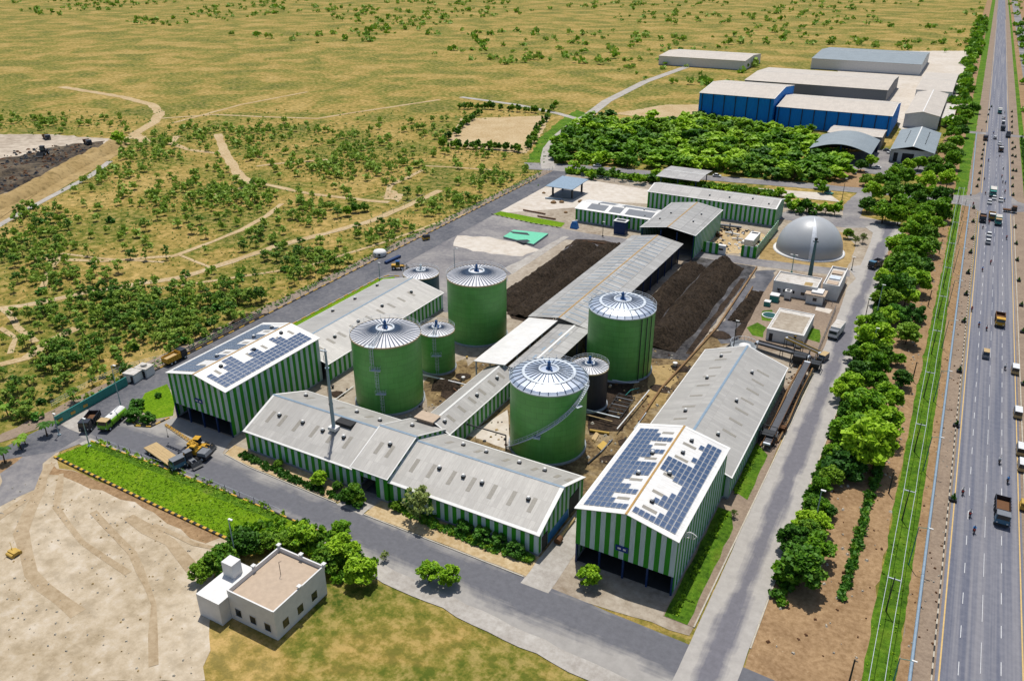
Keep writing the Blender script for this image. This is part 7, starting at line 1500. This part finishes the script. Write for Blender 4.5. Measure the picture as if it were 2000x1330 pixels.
q = W([(1166, 873), (1178, 862), (1186, 868), (1176, 882)]); mb = MB(); mb.prism(q, .05, .3); single(mb, 'wooden_board', M['yellow'], 'yellow board lying right of the front domed tank', 'board')
q = W([(1155, 858), (1164, 845), (1170, 850), (1162, 864)]); mb = MB(); mb.prism(q, .05, .35); single(mb, 'wooden_board', M['tanp'], 'pale board lying left of the yellow board', 'board')
# utility bits on the pad
for px, py, s_, lab in ((1081, 397, 1.4, 'brown rock like lump on the pale pad, left'), (1097, 396, 1.2, 'brown lump on the pale pad, middle'), (1134, 395, 1.3, 'brown lump on the pale pad, right'), (1105, 416, .9, 'small brown lump near the pad front edge'), (1062, 378, .9, 'small brown lump near the pavilion')):
    x, y = G(px, py); mb = MB(); mb.lathe([(s_, 0), (s_ * .8, s_ * .5), (s_ * .3, s_ * .8), (.02, s_ * .85)], (x, y), 9, 0, False); single(mb, 'rubble_lump', M['pipe_rust'], lab, 'rubble')
for a, b in (((1065, 387), (1100, 390)), ((1022, 410), (1065, 418)), ((1050, 422), (1085, 428))): pipe('pale blue rail piece lying on the pale pad' if a[0] == 1065 else 'dark rail piece at the front edge of the pale pad, %s' % ('left' if a[0] == 1022 else 'right'), [g(*a, .4), g(*b, .4)], .3, 'ridge_blue' if a[0] == 1065 else 'rust')
# two lone people
for px, py, sh, lab in ((424, 962, 1, None),):
    pass

# ------------------------------------------------------------------ small ground detail
def tufts(name, poly, n, r, mats, label, seed, per=5):
    xs = [p[0] for p in poly]; ys = [p[1] for p in poly]; pl = []
    while len(pl) < n:
        p = (r3.uniform(min(xs), max(xs)), r3.uniform(min(ys), max(ys)))
        if inside(p, poly): pl.append((*p, 0, r3.uniform(*r)))
    return stuff(scatter_stuff(name, pl, mats, seed=seed, per=per), label, 'grass')
tufts('grass', W([(107, 892), (178, 862), (300, 907), (440, 961), (640, 1048), (600, 1077), (455, 1059), (300, 987)]), 2600, (.18, .4), ['leafG'], 'tufted grass of the long lawn', 41) if 'leafG' in M else None
def rubble(name, poly, n, r, m, label, seed):
    """one object: loose stones and scraps"""
    rr = random.Random(seed); xs = [p[0] for p in poly]; ys = [p[1] for p in poly]; mb = MB(); k = 0
    while k < n:
        x, y = rr.uniform(min(xs), max(xs)), rr.uniform(min(ys), max(ys))
        if not inside((x, y), poly): continue
        k += 1; s_ = rr.uniform(*r); a = rr.uniform(0, 3); c, d = math.cos(a) * s_, math.sin(a) * s_; h = s_ * rr.uniform(.4, .9); e = rr.uniform(.5, 1)
        mb.hexa([(x - c + d * e, y - d - c * e, -.02), (x + c + d * e, y + d - c * e, -.02), (x + c - d * e, y + d + c * e, -.02), (x - c - d * e, y - d + c * e, -.02), (x - c * .5 + d * e * .4, y - d * .5 - c * .4, h + .1), (x + c * .6, y + d * .6, h + .08), (x + c * .5 - d * .5, y + d * .5 + c * .5, h + .1), (x - c * .6 - d * .4, y - d * .5 + c * .5, h + .06)], rr.randrange(len(m)))
    o = mb.build(name, [M[q] for q in m]); return stuff(o, label, 'rubble')
rubble('stones', W([(0, 960), (100, 920), (250, 965), (430, 1050), (400, 1125), (380, 1330), (0, 1330)]), 240, (.06, .22), ['kerb', 'kerb', 'tanp'], 'loose stones strewn on the bare sandy ground', 51)
rubble('debris', [(-102, 126), (-60, 126), (-48, 140), (-47, 190), (-60, 194), (-98, 188)], 420, (.12, .45), ['kerb', 'rust', 'dark', 'tanp'], 'scraps and rubble on the soil between the tanks', 52)
rubble('debris', [(-25, 158), (-20.8, 158), (-20.6, 204), (-26, 206)], 160, (.12, .4), ['kerb', 'rust', 'dark'], 'scraps along the conveyor', 53)
rubble('debris', W([(1368, 492), (1408, 440), (1482, 452), (1505, 470), (1470, 498)]), 120, (.2, .7), ['kerb', 'rust', 'dark', 'wht'], 'building scraps in the pipe yard', 54)
rubble('stones', [(-11, 100), (4, 100), (4, 385), (-8, 345)], 400, (.1, .35), ['kerb', 'rust'], 'pale stones on the brown strip', 55)
rubble('stones', [(9.6, 110), (14, 110), (13.6, 380), (8.4, 380)], 260, (.08, .25), ['kerb', 'rust'], 'stones on the highway verge', 56)
rubble('quarry_rubble', W([(0, 300), (110, 285), (200, 278), (130, 325), (0, 380)]), 260, (.25, 1.0), ['dark', 'rust'], 'dark lumps on the quarry floor', 57)
for i, (pts, w, m) in enumerate((([(100, 905), (75, 960), (40, 1040), (60, 1120), (150, 1200)], 2.2, 'sandb'), ([(120, 925), (110, 990), (160, 1060), (250, 1120)], 1.2, 'sandb'), ([(70, 960), (0, 1010), (-60, 1060)], 2.0, 'sandb'), ([(250, 1010), (330, 1060), (380, 1110)], 2.4, 'sandb'), ([(180, 1000), (260, 1080), (300, 1180), (300, 1300)], 1.2, 'sandb'), ([(300, 1025), (380, 1062), (430, 1072)], 1.0, 'sandb'))):
    o = ribbon('tyre_track', W(pts), w, 0, m, .8); o.location.z = .03 + .006 * i
for i, (pts, w, m) in enumerate(() and (([(-165, 100), (-150, 96), (-125, 93)], .5, 'asphalt'), ([(-150, 91), (-120, 92.4), (-95, 91.5), (-60, 90.5)], .5, 'asphalt'), ([(-120, 95), (-104, 94.2), (-92, 97)], .4, 'shoulder'))):
    o = ribbon('tyre_track', pts, w, 0, m, .8); o.location.z = .13 + .006 * i

# more clutter on the soil between the tanks and along the right heaps
for i, (a, b, r, m, lab) in enumerate((((1148, 905), (1172, 884), .18, 'dark', 'black hose curving round the front domed tank, lower piece'), ((1172, 884), (1196, 858), .16, 'greyp', 'grey hose beyond the yellow board'), ((1290, 812), (1262, 842), .2, 'pipe_rust', 'rusty pipe by the solar shed corner'), ((1238, 838), (1262, 806), .12, 'steel', 'thin silver pipe beside the long rusty channel'),
        ((885, 758), (902, 772), .18, 'rust', 'short rusty pipe on the brown soil by the link shed'), ((1000, 596), (1035, 560), .2, 'kerb', 'pale kerb pipe along the left compost heap'), ((1395, 700), (1440, 660), .2, 'dark', 'black pipe on the wet ground behind the grey shed'), ((1470, 560), (1444, 606), .22, 'pipe_rust', 'rusty pipe along the thin dark heap'), ((1130, 470), (1215, 480), .2, 'rust', 'brown pipe at the far end of the left compost heaps'))):
    pipe(lab, [g(*a, .3), g(*b, .3)], r, m)
for i, (px, py, r_) in enumerate(((1272, 842, 2.6), (1228, 868, 2.0), (880, 772, 2.2), (905, 735, 1.6), (1330, 720, 2.2), (1290, 760, 2.0), (660, 770, 1.6), (1190, 900, 1.8), (1405, 655, 2.6), (1440, 690, 2.0), (690, 800, 1.4))):
    x, y = G(px, py); o = sheet('oil_stain', rough_poly([(x + r_ * math.cos(a) * 1.3, y + r_ * math.sin(a)) for a in [k * .785 for k in range(8)]], .5, .35, i), 0, 'blackdirt'); LAYERS.pop(); o.location.z = .14 + .004 * i
# roof mounted and access pieces hang one level deeper
SUB = {'roof': ('skylight', 'roof_vent', 'ridge_cap', 'edge_trim', 'solar_panel', 'solar_panel_field', 'roof_rib', 'agitator_motor', 'roof_ring', 'roof_walkway', 'roof_opening', 'roof_unit', 'roof_patch', 'roof_stain', 'roof_vent_row', 'parapet_post'), 'ladder': ('landing',), 'spiral_stair': ('handrail',), 'arm': ('lamp_head',), 'wall': ('sign_board', 'doorway', 'downpipe', 'wall_bracket', 'blue_dado')}
for t in [o for o in C.objects if o.parent is None and o.type == 'EMPTY']:
    by = {}
    for c in t.children: by.setdefault(c.name.split('.')[0], c)
    for c in list(t.children):
        n = c.name.split('.')[0]
        for host, names in SUB.items():
            if n in names and host in by and by[host].location.length == 0: c.parent = by[host]
